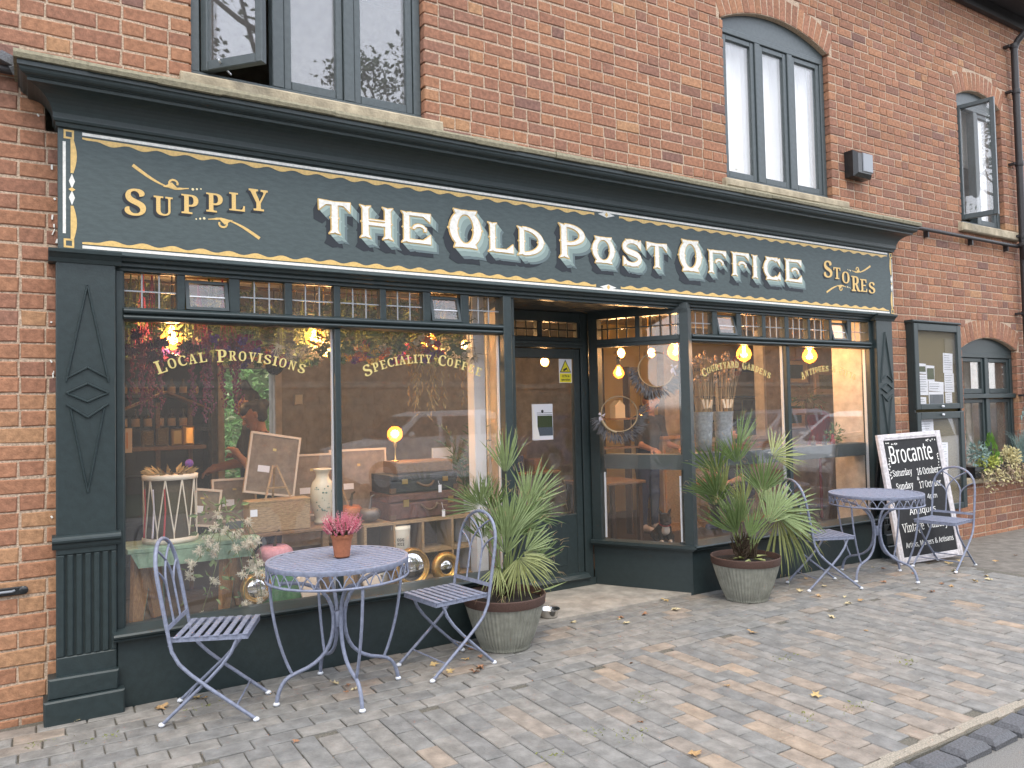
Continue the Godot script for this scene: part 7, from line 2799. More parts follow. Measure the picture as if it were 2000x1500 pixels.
# ---------------------------------------------------------------- the right-hand windows
func build_right_room() -> void:
	var st = mb()
	# counter
	var K = thing("counter", "pale wooden shop counter behind the right-hand windows", "counter", Vector3(6.12, 0.12, -2.05))
	st = mb()
	bx(st, 0.0, 0.62, 0.0, 1.06, -0.1, 0.15)
	bx(st, 0.62, 2.3, 0.0, 0.95, -0.1, 0.15)
	obj("front", st, "wood_pale", K)
	for x in [0.02, 0.36, 0.70, 1.2]:
		st = mb()
		bx(st, x, x + 0.02, 0.09, 0.94, 0.151, 0.16)
		obj("batten", st, "pine", K)
	st = mb()
	bx(st, -0.03, 0.66, 1.06, 1.095, -0.12, 0.20)
	obj("counter_top", st, "pine", K)
	st = mb()
	bx(st, 0.0, 2.3, 0.0, 0.09, 0.151, 0.17)
	obj("skirting", st, "pine", K)
	st = mb()
	lathe(st, [Vector2(0.0, 0.0), Vector2(0.032, 0.0), Vector2(0.042, 0.11), Vector2(0.044, 0.115), Vector2(0.0, 0.12)], Vector3(6.62, 1.215, -2.0), 14)
	simple("paper_cup", "white paper cup on the counter near the corner post", "cup", st, "paper")
	# shelves in the back room
	K = thing("back_room_shelves", "dark metal shelves in the back room behind the dried poppies", "shelves", Vector3(8.2, 0.12, -3.35))
	st = mb()
	for x in [0.0, 0.75, 1.5]:
		bx(st, x, x + 0.03, 0.0, 2.1, -0.15, -0.12)
	obj("upright", st, "black_shelf", K)
	for y in [0.9, 1.2, 1.55, 1.95]:
		st = mb()
		bx(st, -0.4, 1.9, y, y + 0.025, -0.16, 0.16)
		obj("shelf", st, "black_shelf", K)
	for q in [[8.95, 1.70, 0.09, 0.16, "pumpkin", "orange squash on the top shelf of the back room, taller one"], [8.74, 1.70, 0.06, 0.07, "flower_yellow", "small yellow squash on the back room shelf"]]:
		st = mb()
		ball(st, Vector3(q[0], q[1] + 0.37 + q[3] * 0.5, -3.3), Vector3(q[2], q[3], q[2]), 14, 10)
		simple("squash", q[5], "squash", st, q[4])
	for q in [[8.85, 1.35, 0.18, 0.14], [8.55, 1.35, 0.14, 0.1], [9.2, 1.35, 0.12, 0.16], [8.45, 1.05, 0.2, 0.12], [8.9, 1.05, 0.24, 0.09], [9.3, 1.05, 0.2, 0.13], [8.6, 1.70, 0.1, 0.18]]:
		st = mb()
		chamfer_into(st, Vector3(q[0], q[1] + 0.12 + q[3] / 2 + 0.0, -3.3), Vector3(q[2], q[3], 0.16), 0.01)
		simple("stored_box", ["grey box stored on the back room shelves", "brown box stored on the back room shelves"][int(q[0] * 100) % 2], "box", st, ["grey_plastic", "wood_dark"][int(q[0] * 100) % 2], ["grey boxes stored on the back room shelves", "brown boxes stored on the back room shelves"][int(q[0] * 100) % 2])
	# pictures
	for q in [[8.56, 9.13, 1.83, 2.17, "picture_a", "framed blue green picture, upper left on the right hand wall"], [9.25, 9.80, 1.68, 2.04, "picture_b", "framed yellow and red picture, right on the right hand wall"], [8.56, 9.05, 1.2, 1.62, "picture_c", "framed green picture, lower left on the right hand wall"]]:
		var P = thing("framed_picture", q[5], "picture", Vector3((q[0] + q[1]) / 2, (q[2] + q[3]) / 2, -2.19))
		var w: float = q[1] - q[0]
		var h: float = q[3] - q[2]
		for b in [[-w / 2, w / 2, h / 2 - 0.022, h / 2], [-w / 2, w / 2, -h / 2, -h / 2 + 0.022], [-w / 2, -w / 2 + 0.022, -h / 2 + 0.022, h / 2 - 0.022], [w / 2 - 0.022, w / 2, -h / 2 + 0.022, h / 2 - 0.022]]:
			st = mb()
			bx(st, b[0], b[1], b[2], b[3], -0.008, 0.03)
			obj("frame", st, "wood_mid" if q[4] != "picture_b" else "mount", P)
		st = mb()
		bx(st, -w / 2 + 0.02, w / 2 - 0.02, -h / 2 + 0.02, h / 2 - 0.02, -0.005, 0.006)
		obj("mount", st, "mount", P)
		st = mb()
		bx(st, -w * 0.30, w * 0.30, -h * 0.28, h * 0.28, 0.006, 0.008)
		obj("painting", st, q[4], P)
	# red dress form, plants on the rail
	st = mb()
	lathe(st, [Vector2(0.0, 0.0), Vector2(0.13, 0.0), Vector2(0.15, 0.05), Vector2(0.10, 0.20), Vector2(0.14, 0.34), Vector2(0.13, 0.42), Vector2(0.05, 0.46), Vector2(0.045, 0.52), Vector2(0.0, 0.53)], Vector3(8.40, 1.0, -1.5), 22)
	tube(st, [Vector3(8.40, 0.12, -1.5), Vector3(8.40, 1.0, -1.5)], 0.02, 0.02, 6)
	simple("dress_form", "dark red dress form standing behind the far right pane", "dress form", st, "red_velvet")
	var H = thing("trailing_plant", "leafy trailing plant hanging before the pictures in the right window", "plant", Vector3.ZERO)
	st = mb()
	leaf_clump(st, Vector3(8.05, 1.62, -1.4), Vector3(0.22, 0.12, 0.12), 60, 0.14, 0.02, 0.3)
	obj("leaves", st, "house_leaf", H)
	st = mb()
	bx(st, 7.9, 8.2, 1.42, 1.5, -1.5, -1.3)
	obj("shelf", st, "wood_mid", H)
	H = thing("window_plant", "green leafy plant low in the far right pane", "plant", Vector3.ZERO)
	st = mb()
	leaf_clump(st, Vector3(7.0, 1.22, -0.28), Vector3(0.12, 0.10, 0.06), 90, 0.06, 0.025)
	obj("leaves", st, "house_leaf", H)
	for q in [[6.45, "brown"], [6.62, "dark"], [6.75, "red"]]:
		st = mb()
		lathe(st, [Vector2(0.0, 0.0), Vector2(0.022, 0.0), Vector2(0.026, 0.03), Vector2(0.012, 0.06), Vector2(0.018, 0.085), Vector2(0.0, 0.1)], Vector3(q[0], 1.147, -0.12), 10)
		simple("small_ornament", "small %s ornament standing on the green window rail" % q[1], "ornament", st, {"brown": "wood_dark", "dark": "black_shelf", "red": "red_velvet"}[q[1]])
	# galvanised buckets of dried poppy heads on the rail
	for q in [[5.09, -0.24, "left"], [5.325, -0.22, "right"]]:
		var B = thing("zinc_bucket", "tall galvanised bucket on the green rail, %s of two, holding dried poppies" % q[2], "bucket", Vector3(q[0], 1.150, q[1]))
		st = mb()
		lathe(st, [Vector2(0.0, 0.0), Vector2(0.066, 0.0), Vector2(0.075, 0.12), Vector2(0.079, 0.19), Vector2(0.083, 0.195), Vector2(0.079, 0.205), Vector2(0.09, 0.34), Vector2(0.095, 0.345), Vector2(0.092, 0.35), Vector2(0.084, 0.33), Vector2(0.062, 0.02), Vector2(0.0, 0.015)], Vector3.ZERO, 24)
		obj("bucket", st, "galv", B)
		var n = 34
		st = mb()
		var hs = mb()
		for i in n:
			var a = RN.randf() * TAU
			var r = sqrt(RN.randf())
			var b = Vector3(cos(a) * r * 0.06, 0.02, sin(a) * r * 0.06)
			var e = Vector3(cos(a) * r * 0.17 + (0.05 if q[0] > 5.2 else -0.03), RN.randf_range(0.62, 0.88), sin(a) * r * 0.10)
			tube(st, bez(b, Vector3(b.x * 1.5, 0.45, b.z * 1.5), e, 4), 0.0026, 0.002, 3)
			ball(hs, e, Vector3(0.016, 0.018, 0.016) * RN.randf_range(0.7, 1.15), 7, 5)
			lathe(hs, [Vector2(0.004, 0.016), Vector2(0.013, 0.020), Vector2(0.0, 0.022)], e, 7)
		var P = thing("dried_poppies", "sheaf of dried poppy heads standing in the %s galvanised bucket" % q[2], "dried flowers", B.position)
		obj("stems", st, "straw", P)
		obj("seed_heads", hs, "poppy", P)
		st = mb()
		for i in 3:
			box(st, Vector3(-0.04 + i * 0.045, 0.42, 0.05), Vector3(0.024, 0.08, 0.012), Basis(Vector3(0, 0, 1), 0.3 - 0.3 * i))
		obj("paper_wraps", st, "mount", P)
	# wreaths hung in the angled window
	wreath(Vector3(4.27, 1.50, -0.42), 0.155, 2.6, "lavender wreath on a cane hoop, lower left in the angled window", 21)
	wreath(Vector3(4.47, 1.87, -0.16), 0.15, 5.9, "lavender wreath on a cane hoop, upper right in the angled window", 22)
	# wooden chair and table seen low through the angled window
	var Tb = thing("cafe_table", "dark wooden cafe table seen low through the angled window", "table", Vector3(4.95, 0.12, -1.55))
	st = mb()
	bar(st, -0.3, 0.35, 0.66, 0.69, 0.28, 0.56)
	obj("top", st, "wood_mid", Tb)
	for q in [[-0.26, 0.22], [0.31, 0.22], [-0.26, -0.22], [0.31, -0.22]]:
		st = mb()
		bx(st, q[0] - 0.022, q[0] + 0.022, 0.0, 0.66, q[1] - 0.022, q[1] + 0.022)
		obj("leg", st, "wood_dark", Tb)
	# small shelf houses behind the lower wreath
	var Sh = thing("display_shelf", "plain shelf with little white houses behind the lower wreath", "shelf", Vector3(5.35, 1.42, -2.0))
	st = mb()
	bx(st, -0.35, 0.4, 0.0, 0.02, -0.1, 0.12)
	bx(st, -0.35, 0.4, -0.32, -0.30, -0.1, 0.12)
	obj("board", st, "wood_mid", Sh)
	st = mb()
	bx(st, -0.34, -0.32, -1.3, 0.6, -0.1, 0.0)
	bx(st, 0.37, 0.39, -1.3, 0.6, -0.1, 0.0)
	obj("upright", st, "wood_dark", Sh)
	for x in [-0.12, 0.2]:
		st = mb()
		prism(st, PackedVector2Array([Vector2(-0.07, 0), Vector2(0.07, 0), Vector2(0.07, 0.14), Vector2(0, 0.2), Vector2(-0.07, 0.14)]), -0.05, 0.05)
		var hm = simple("toy_house", "little cream house ornament on the shelf, %s one" % ("left" if x < 0 else "right"), "ornament", st, "cream_enamel")
		hm.position = Vector3(5.35 + x, 1.44, -2.0)
	st = mb()
	bx(st, 5.62, 6.05, 0.12, 2.6, -2.9, -2.85)
	simple("dark_curtain", "dark curtain hanging behind the upper wreath", "curtain", st, "black_shelf")
	# leather topped table behind the door glass
	Tb = thing("hall_table", "wooden table with boxes seen through the lower door glass", "table", Vector3(4.15, 0.12, -1.7))
	st = mb()
	bar(st, -0.45, 0.25, 0.80, 0.83, 0.2, 0.4)
	obj("top", st, "wood_mid", Tb)
	for x in [-0.4, 0.2]:
		st = mb()
		bx(st, x - 0.025, x + 0.025, 0.0, 0.80, -0.1, 0.1)
		obj("leg", st, "wood_dark", Tb)
	st = mb()
	chamfer_into(st, Vector3(3.95, 1.03, -1.65), Vector3(0.16, 0.16, 0.12), 0.01)
	simple("blue_box", "dark blue box on the table behind the door glass", "box", st, "car_blue")
	st = mb()
	chamfer_into(st, Vector3(4.18, 1.01, -1.65), Vector3(0.14, 0.12, 0.12), 0.01, Basis(Vector3.UP, 0.4))
	simple("wooden_casket", "small wooden casket on the table behind the door glass", "box", st, "wood_mid")

func wreath(c: Vector3, r: float, a0: float, label: String, sd: int) -> void:
	var g = RandomNumberGenerator.new()
	g.seed = sd
	var W = thing("lavender_wreath", label, "wreath", c, -0.55, "lavender wreaths in the angled window")
	var st = mb()
	for k in 2:
		var p = []
		for i in 33:
			var a = TAU * i / 32
			p.append(Vector3(cos(a) * (r + 0.004 * k), sin(a) * (r - 0.003 * k), 0.006 * k))
		tube(st, p, 0.0045, 0.0045, 5)
	obj("hoop", st, "willow", W)
	st = mb()
	var s0 = PI * 1.02 if sd == 21 else PI * 0.95
	for i in 300:
		var t = g.randf()
		var a = s0 + t * PI * 1.02
		var b = Vector3(cos(a) * r, sin(a) * r, 0)
		var d = Vector3(cos(a) + g.randf_range(-0.35, 0.35) - sin(a) * 0.5, sin(a) + g.randf_range(-0.3, 0.3) + cos(a) * 0.5, g.randf_range(-0.4, 0.4)).normalized()
		var L = g.randf_range(0.05, 0.125)
		var m = b + d * L * 0.55
		tube(st, [b, m], 0.0013, 0.0013, 3)
		tube(st, [m, m + d * L * 0.25, b + d * L], 0.0052, 0.002, 4)
	obj("lavender", st, "lavender", W)
	st = mb()
	var k = Vector3(cos(s0), sin(s0), 0) * r if sd == 21 else Vector3(r * 0.98, 0.02, 0)
	for q in [Vector3(0.035, 0.02, 0.02), Vector3(-0.03, 0.012, 0.02), Vector3(0.02, -0.075, 0.015), Vector3(-0.015, -0.06, 0.015)]:
		leaf(st, k, k + q, 0.03, Vector3(0, 0.5, 1), 0.6)
		leaf(st, k + Vector3(0, 0, 0.004), k + q * 0.95 + Vector3(0, 0, 0.006), 0.022, Vector3(0.5, 0.5, 1), 0.6)
	obj("bow", st, "muslin", W)
	if sd == 21:
		st = mb()
		var p = []
		for i in 13:
			var a = PI * 1.1 + i * 0.09
			p.append(Vector3(cos(a) * r * 1.03, sin(a) * r * 1.03, 0.01))
		tube(st, p, 0.013, 0.010, 6)
		obj("binding", st, "willow", W)

# ---------------------------------------------------------------- people and the dog
# bones: [a, b, ra, rb, colour]; smooth-joined tapered capsules meshed as surface nets
func sdf(bones: Array, cell: float, k: float) -> ArrayMesh:
	var lo: Vector3 = Vector3.ONE * 1e6
	var hi: Vector3 = Vector3.ONE * -1e6
	for b in bones:
		var r: float = maxf(b[2], b[3]) + cell * 3.0
		for q in 2:
			var p: Vector3 = b[q]
			lo = Vector3(minf(lo.x, p.x - r), minf(lo.y, p.y - r), minf(lo.z, p.z - r))
			hi = Vector3(maxf(hi.x, p.x + r), maxf(hi.y, p.y + r), maxf(hi.z, p.z + r))
	var nx: int = int((hi.x - lo.x) / cell) + 2
	var ny: int = int((hi.y - lo.y) / cell) + 2
	var nz: int = int((hi.z - lo.z) / cell) + 2
	var f: PackedFloat32Array = PackedFloat32Array()
	f.resize(nx * ny * nz)
	f.fill(1.0)
	var who: PackedInt32Array = PackedInt32Array()
	who.resize(nx * ny * nz)
	var best: PackedFloat32Array = PackedFloat32Array()
	best.resize(nx * ny * nz)
	best.fill(9.0)
	for bi in bones.size():
		var A: Vector3 = bones[bi][0]
		var B: Vector3 = bones[bi][1]
		var ra: float = bones[bi][2]
		var rb: float = bones[bi][3]
		var m: float = maxf(ra, rb) + k + cell * 2.0
		var i0: int = maxi(0, int((minf(A.x, B.x) - m - lo.x) / cell))
		var i1: int = mini(nx - 1, int((maxf(A.x, B.x) + m - lo.x) / cell) + 1)
		var j0: int = maxi(0, int((minf(A.y, B.y) - m - lo.y) / cell))
		var j1: int = mini(ny - 1, int((maxf(A.y, B.y) + m - lo.y) / cell) + 1)
		var k0: int = maxi(0, int((minf(A.z, B.z) - m - lo.z) / cell))
		var k1: int = mini(nz - 1, int((maxf(A.z, B.z) + m - lo.z) / cell) + 1)
		var AB: Vector3 = B - A
		var L2: float = maxf(AB.length_squared(), 1e-8)
		for x in range(i0, i1 + 1):
			for y in range(j0, j1 + 1):
				for z in range(k0, k1 + 1):
					var p: Vector3 = lo + Vector3(x, y, z) * cell
					var t: float = clampf((p - A).dot(AB) / L2, 0.0, 1.0)
					var d: float = (p - A - AB * t).length() - lerpf(ra, rb, t)
					var id: int = (x * ny + y) * nz + z
					var o: float = f[id]
					if d < best[id]:
						best[id] = d
						who[id] = bi
					var h: float = maxf(k - absf(d - o), 0.0) / k
					f[id] = minf(d, o) - h * h * k * 0.25
	var vid: PackedInt32Array = PackedInt32Array()
	vid.resize(nx * ny * nz)
	vid.fill(-1)
	var V: PackedVector3Array = PackedVector3Array()
	var C: PackedColorArray = PackedColorArray()
	var N: PackedVector3Array = PackedVector3Array()
	var sy: int = nz
	var sx: int = ny * nz
	var off: Array = [0, 1, sy, sy + 1, sx, sx + 1, sx + sy, sx + sy + 1]
	var cor: Array = [Vector3(0, 0, 0), Vector3(0, 0, 1), Vector3(0, 1, 0), Vector3(0, 1, 1), Vector3(1, 0, 0), Vector3(1, 0, 1), Vector3(1, 1, 0), Vector3(1, 1, 1)]
	var ed: Array = [[0, 1], [2, 3], [4, 5], [6, 7], [0, 2], [1, 3], [4, 6], [5, 7], [0, 4], [1, 5], [2, 6], [3, 7]]
	for x in nx - 1:
		for y in ny - 1:
			var row: int = (x * ny + y) * nz
			for z in nz - 1:
				var id: int = row + z
				var neg: int = 0
				for q in 8:
					if f[id + off[q]] < 0.0:
						neg += 1
				if neg == 0 or neg == 8:
					continue
				var s: Vector3 = Vector3.ZERO
				var n: int = 0
				for e in ed:
					var a: float = f[id + off[e[0]]]
					var b: float = f[id + off[e[1]]]
					if (a < 0.0) != (b < 0.0):
						s += cor[e[0]].lerp(cor[e[1]], a / (a - b))
						n += 1
				var g: Vector3 = Vector3(f[id + off[4]] + f[id + off[5]] + f[id + off[6]] + f[id + off[7]] - f[id] - f[id + off[1]] - f[id + off[2]] - f[id + off[3]], f[id + off[2]] + f[id + off[3]] + f[id + off[6]] + f[id + off[7]] - f[id] - f[id + off[1]] - f[id + off[4]] - f[id + off[5]], f[id + off[1]] + f[id + off[3]] + f[id + off[5]] + f[id + off[7]] - f[id] - f[id + off[2]] - f[id + off[4]] - f[id + off[6]])
				vid[id] = V.size()
				V.append(lo + (Vector3(x, y, z) + s / n) * cell)
				N.append(g.normalized())
				C.append(bones[who[id]][4])
	var I: PackedInt32Array = PackedInt32Array()
	for x in range(1, nx - 1):
		for y in range(1, ny - 1):
			for z in range(1, nz - 1):
				var id: int = (x * ny + y) * nz + z
				var a: bool = f[id] < 0.0
				for ax in 3:
					var step: int = [sx, sy, 1][ax]
					if (f[id + step] < 0.0) == a:
						continue
					var u: int = [sy, 1, sx][ax]
					var w: int = [1, sx, sy][ax]
					var q: Array = [vid[id], vid[id - u], vid[id - u - w], vid[id - w]]
					if q.min() < 0:
						continue
					if a:
						I.append_array(PackedInt32Array([q[0], q[2], q[1], q[0], q[3], q[2]]))
					else:
						I.append_array(PackedInt32Array([q[0], q[1], q[2], q[0], q[2], q[3]]))
	var arr: Array = []
	arr.resize(Mesh.ARRAY_MAX)
	arr[Mesh.ARRAY_VERTEX] = V
	arr[Mesh.ARRAY_NORMAL] = N
	arr[Mesh.ARRAY_COLOR] = C
	arr[Mesh.ARRAY_INDEX] = I
	var mesh: ArrayMesh = ArrayMesh.new()
	mesh.add_surface_from_arrays(Mesh.PRIMITIVE_TRIANGLES, arr)
	return mesh

const SKIN := Color(0.42, 0.225, 0.155)

# head facing local +x, chin at the origin's front; c is the head centre
func head_bones(c: Vector3, bs: Basis, skin: Color) -> Array:
	var P = func(x: float, y: float, z: float) -> Vector3: return c + bs * Vector3(x, y, z)
	return [[P.call(-0.012, 0.025, 0), P.call(-0.02, 0.03, 0), 0.085, 0.085, skin], [P.call(0.02, -0.02, 0), P.call(0.035, -0.075, 0), 0.062, 0.042, skin], [P.call(0.058, -0.088, 0), P.call(0.06, -0.09, 0), 0.022, 0.020, skin], [P.call(0.078, 0.012, 0), P.call(0.100, -0.022, 0), 0.010, 0.014, skin], [P.call(0.083, -0.055, -0.012), P.call(0.083, -0.055, 0.012), 0.011, 0.011, Color(0.36, 0.13, 0.11)], [P.call(0.070, 0.028, -0.03), P.call(0.070, 0.028, 0.03), 0.016, 0.016, skin], [P.call(-0.012, -0.01, 0.082), P.call(-0.02, 0.02, 0.088), 0.012, 0.016, skin], [P.call(-0.012, -0.01, -0.082), P.call(-0.02, 0.02, -0.088), 0.012, 0.016, skin]]

func hair_mesh(c: Vector3, bs: Basis, bun: Vector3, bun_r: float) -> ArrayMesh:
	var P = func(x: float, y: float, z: float) -> Vector3: return c + bs * Vector3(x, y, z)
	var col = Color(0.012, 0.009, 0.008)
	var b = [[P.call(0.015, 0.070, 0.0), P.call(-0.055, 0.040, 0.0), 0.068, 0.082, col], [P.call(-0.045, 0.02, 0.035), P.call(-0.055, -0.03, 0.03), 0.065, 0.05, col], [P.call(-0.045, 0.02, -0.035), P.call(-0.055, -0.03, -0.03), 0.065, 0.05, col]]
	if bun_r > 0.0:
		b.append([P.call(-0.08, 0.06, 0), P.call(bun.x, bun.y, bun.z), 0.03, bun_r, col])
	return sdf(b, 0.008, 0.02)

func hand_bones(w: Vector3, dir: Vector3, palm: Vector3, skin: Color) -> Array:
	var side = dir.cross(palm).normalized()
	var o = [[w, w + dir * 0.05, 0.024, 0.030, skin], [w + dir * 0.055 - side * 0.022, w + dir * 0.075 + side * 0.022, 0.015, 0.015, skin]]
	for i in 4:
		var s = -0.03 + 0.02 * i
		var L: float = [0.058, 0.07, 0.066, 0.05][i]
		var a = w + dir * 0.08 + side * s
		var b = a + (dir * 0.85 + palm * 0.5) * L * 0.5
		o.append([a, b, 0.0095, 0.009, skin])
		o.append([b, b + (dir * 0.45 + palm * 0.85) * L * 0.5, 0.009, 0.0075, skin])
	var t = w + dir * 0.03 - side * 0.028
	o.append([t, t + (dir * 0.5 - side * 0.6 + palm * 0.3) * 0.045, 0.012, 0.010, skin])
	o.append([t + (dir * 0.5 - side * 0.6 + palm * 0.3) * 0.045, t + (dir * 1.1 - side * 0.7 + palm * 0.7) * 0.05, 0.010, 0.008, skin])
	return o

# J: joints by name
func person(label: String, J: Dictionary, hbs: Basis, top: Color, legs: Color, shoe: Color, bun: Vector3, bun_r: float) -> void:
	var P = thing("person", label, "person", Vector3.ZERO)
	var b = []
	b.append([J.pelvis + Vector3(0, 0.0, 0) , J.pelvis + Vector3(0, 0.10, 0), 0.135, 0.125, legs])
	b.append([J.pelvis + Vector3(0, 0.10, 0), J.chest, 0.120, 0.135, top])
	b.append([J.chest, J.neck + (J.chest - J.neck) * 0.35, 0.14, 0.085, top])
	b.append([J.sl, J.sr, 0.068, 0.068, top])
	b.append([J.neck + (J.chest - J.neck) * 0.25, J.head + hbs * Vector3(-0.02, -0.05, 0), 0.050, 0.046, SKIN])
	for s in ["l", "r"]:
		b.append([J["s" + s], J["e" + s], 0.056, 0.046, top])
		b.append([J["e" + s], J["w" + s], 0.041, 0.026, SKIN])
		b.append([J["h" + s], J["k" + s], 0.095, 0.062, legs])
		b.append([J["k" + s], J["a" + s], 0.064, 0.045, legs])
		b.append([J["a" + s] + Vector3(0, -0.045, 0), J["t" + s], 0.042, 0.036, shoe])
	obj("body", sdf(b, 0.017, 0.035), "person_col", P)
	obj("head", sdf(head_bones(J.head, hbs, SKIN), 0.0065, 0.014), "person_col", P)
	obj("hair", hair_mesh(J.head, hbs, bun, bun_r), "hair", P)
	for s in ["l", "r"]:
		var d: Vector3 = (J["w" + s] - J["e" + s]).normalized()
		var palm = Vector3(0, -1, 0) - d * d.dot(Vector3(0, -1, 0))
		if palm.length() < 0.2:
			palm = Vector3(-1, 0, 0)
		obj("hand", sdf(hand_bones(J["w" + s], d, palm.normalized(), SKIN), 0.005, 0.010), "person_col", P)
	for z in [-0.031, 0.031]:
		var st = mb()
		ball(st, J.head + hbs * Vector3(0.074, 0.018, z), Vector3(0.011, 0.008, 0.011), 8, 6)
		obj("eye", st, "eye", P)
		st = mb()
		ball(st, J.head + hbs * Vector3(0.083, 0.018, z), Vector3(0.004, 0.005, 0.005), 6, 4)
		obj("pupil", st, "hair", P)

func stand(x: float, z: float, face: float, hs: Vector3) -> Dictionary:
	# a standing figure; face turns local +x; hs.y head height, hs.x stoop forward
	var f = Vector3(cos(face), 0, -sin(face))
	var s = f.cross(Vector3.UP)
	var o = Vector3(x, 0.12, z)
	var k = hs.y / 1.50
	var J = {}
	J.pelvis = o + Vector3(0, 0.86 * k, 0)
	J.chest = o + Vector3(0, 1.16 * k, 0) + f * hs.x * 0.45
	J.neck = o + Vector3(0, 1.37 * k, 0) + f * hs.x * 0.8
	J.head = o + Vector3(0, 1.53 * k, 0) + f * (hs.x + 0.03)
	for q in [["l", -1.0], ["r", 1.0]]:
		var sg: float = q[1]
		J["s" + q[0]] = o + Vector3(0, 1.31 * k, 0) + f * hs.x * 0.7 + s * sg * 0.165
		J["e" + q[0]] = J["s" + q[0]] + Vector3(0, -0.27 * k, 0) + f * 0.06 + s * sg * 0.04
		J["w" + q[0]] = J["e" + q[0]] + f * 0.22 + Vector3(0, -0.05, 0)
		J["h" + q[0]] = o + Vector3(0, 0.84 * k, 0) + s * sg * 0.085
		J["k" + q[0]] = o + Vector3(0, 0.46 * k, 0) + s * sg * 0.09 + f * 0.02
		J["a" + q[0]] = o + Vector3(0, 0.09, 0) + s * sg * 0.095
		J["t" + q[0]] = J["a" + q[0]] + f * 0.14 + Vector3(0, -0.05, 0)
	return J

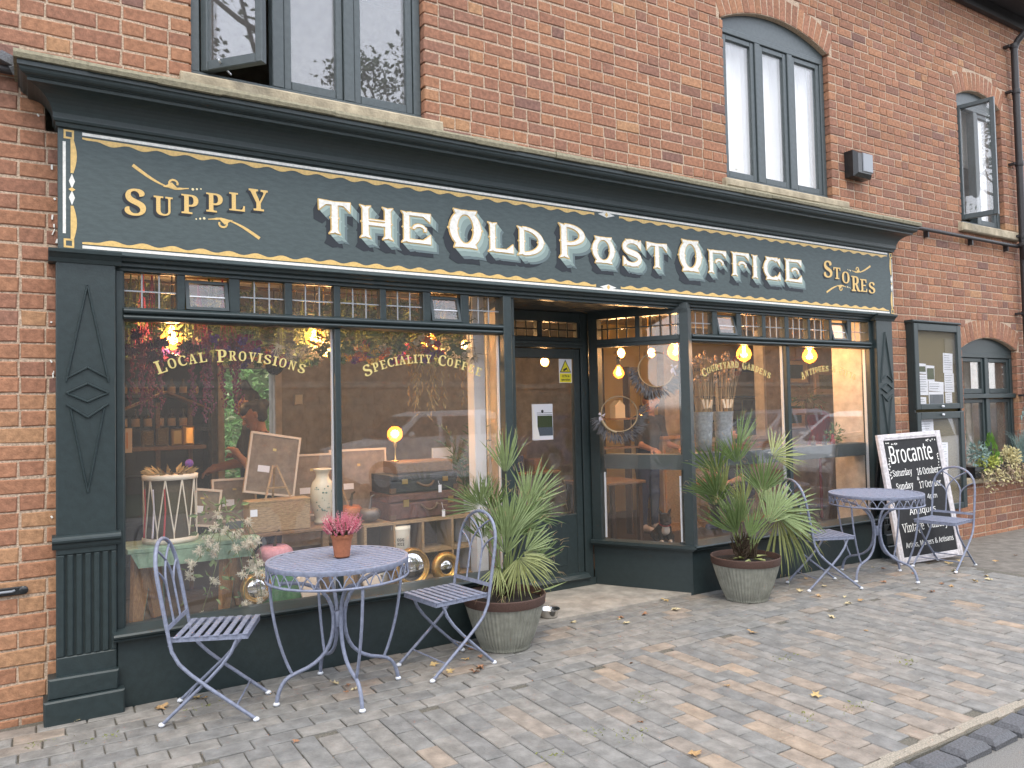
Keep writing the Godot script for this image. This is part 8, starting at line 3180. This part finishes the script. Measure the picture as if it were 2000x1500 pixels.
func build_people() -> void:
	var grey = Color(0.030, 0.032, 0.032)
	var jeans = Color(0.018, 0.026, 0.06)
	# taller assistant at the back, hair in a top bun, looking down to the left
	var J = stand(1.64, -2.25, PI * 0.92, Vector3(0.05, 1.50, 0))
	person("dark haired person with a top bun and dark shirt behind the other assistant", J, Basis(Vector3.UP, PI * 0.93) * Basis(Vector3(0, 0, 1), -0.35), grey, jeans, Color(0.02, 0.02, 0.02), Vector3(-0.045, 0.17, 0), 0.05)
	# nearer assistant bending to the counter
	J = stand(1.72, -1.92, PI * 0.93, Vector3(0.14, 1.40, 0))
	J["el"] = J["sl"] + Vector3(-0.10, -0.24, 0.08)
	J["wl"] = Vector3(1.40, 1.23, -1.80)
	J["er"] = J["sr"] + Vector3(-0.08, -0.25, 0.0)
	J["wr"] = Vector3(1.44, 1.20, -1.98)
	person("dark haired person in a dark grey top bending over the counter by the garden door", J, Basis(Vector3.UP, PI * 0.96) * Basis(Vector3(0, 0, 1), -0.5), grey, jeans, Color(0.02, 0.02, 0.02), Vector3(-0.125, 0.05, 0), 0.045)
	# customer behind the angled window
	J = stand(6.02, -2.05, PI * 1.5, Vector3(0.05, 1.46, 0))
	person("person in dark clothes and white shoes standing behind the angled window", J, Basis(Vector3.UP, PI * 1.2) * Basis(Vector3(0, 0, 1), -0.2), Color(0.035, 0.03, 0.027), jeans, Color(0.55, 0.47, 0.42), Vector3.ZERO, 0.0)
	# seated customer behind the palm
	J = stand(6.95, -1.55, PI * 0.95, Vector3(0.08, 1.40, 0))
	for s in ["l", "r"]:
		for q in ["s", "e", "w"]:
			J[q + s] += Vector3(0.05, -0.36, 0)
	for q in ["pelvis", "chest", "neck", "head"]:
		J[q] += Vector3(0.05, -0.36, 0)
	for q in [["l", -1.0], ["r", 1.0]]:
		J["h" + q[0]] = J.pelvis + Vector3(0, -0.02, q[1] * 0.09)
		J["k" + q[0]] = Vector3(6.62, 0.56, -1.55 + q[1] * 0.10)
		J["a" + q[0]] = Vector3(6.72, 0.21, -1.55 + q[1] * 0.12)
		J["t" + q[0]] = J["a" + q[0]] + Vector3(-0.14, -0.05, 0)
	person("person in dark jeans seated low behind the palm in the right window", J, Basis(Vector3.UP, PI * 0.9), Color(0.02, 0.022, 0.03), Color(0.012, 0.014, 0.025), Color(0.05, 0.06, 0.14), Vector3.ZERO, 0.0)
	var st = mb()
	lathe(st, [Vector2(0.0, 0.32), Vector2(0.16, 0.32), Vector2(0.16, 0.36), Vector2(0.0, 0.37)], Vector3(7.0, 0.12, -1.55), 16)
	for i in 3:
		tube(st, [Vector3(7.0 + cos(i * 2.1) * 0.12, 0.44, -1.55 + sin(i * 2.1) * 0.12), Vector3(7.0 + cos(i * 2.1) * 0.17, 0.12, -1.55 + sin(i * 2.1) * 0.17)], 0.015)
	simple("low_stool", "low wooden stool under the seated person", "stool", st, "wood_mid")
	# french bulldog sitting, looking out
	var D = thing("dog", "black bulldog with a white chest and red collar sitting behind the angled window", "dog", Vector3(5.66, 0.12, -1.42), -2.0)
	D.scale = Vector3.ONE * 0.74
	var bk = Color(0.014, 0.013, 0.013)
	var wh = Color(0.55, 0.52, 0.48)
	var b = [[Vector3(-0.14, 0.11, 0), Vector3(0.02, 0.20, 0), 0.105, 0.095, bk], [Vector3(0.02, 0.20, 0), Vector3(0.06, 0.27, 0), 0.085, 0.065, bk], [Vector3(0.08, 0.17, 0.0), Vector3(0.085, 0.23, 0), 0.062, 0.05, wh], [Vector3(0.09, 0.345, 0), Vector3(0.10, 0.335, 0), 0.082, 0.082, bk], [Vector3(0.15, 0.31, -0.025), Vector3(0.15, 0.31, 0.025), 0.042, 0.042, Color(0.03, 0.028, 0.028)], [Vector3(0.165, 0.292, -0.028), Vector3(0.165, 0.292, 0.028), 0.022, 0.022, Color(0.14, 0.12, 0.11)]]
	for s in [-1.0, 1.0]:
		b.append([Vector3(0.06, 0.20, s * 0.06), Vector3(0.085, 0.03, s * 0.065), 0.038, 0.026, bk])
		b.append([Vector3(0.085, 0.025, s * 0.065), Vector3(0.125, 0.02, s * 0.066), 0.026, 0.02, wh])
		b.append([Vector3(-0.12, 0.09, s * 0.09), Vector3(-0.01, 0.07, s * 0.115), 0.07, 0.045, bk])
		b.append([Vector3(-0.01, 0.05, s * 0.115), Vector3(0.06, 0.022, s * 0.115), 0.03, 0.022, bk])
		b.append([Vector3(0.075, 0.40, s * 0.055), Vector3(0.07, 0.475, s * 0.085), 0.026, 0.012, bk])
	obj("body", sdf(b, 0.009, 0.022), "person_col", D)
	st = mb()
	lathe(st, [Vector2(0.078, -0.012), Vector2(0.084, 0.0), Vector2(0.078, 0.012)], Vector3(0.062, 0.268, 0), 20, 0, 0, Basis(Vector3(0, 0, 1), -0.35))
	obj("collar", st, "ribbon_red", D)
	for s in [-1.0, 1.0]:
		st = mb()
		ball(st, Vector3(0.158, 0.362, s * 0.042), Vector3(0.012, 0.013, 0.013), 8, 6)
		obj("eye", st, "car_glass", D)
	st = mb()
	ball(st, Vector3(0.195, 0.325, 0), Vector3(0.012, 0.012, 0.018), 8, 6)
	obj("nose", st, "tyre", D)
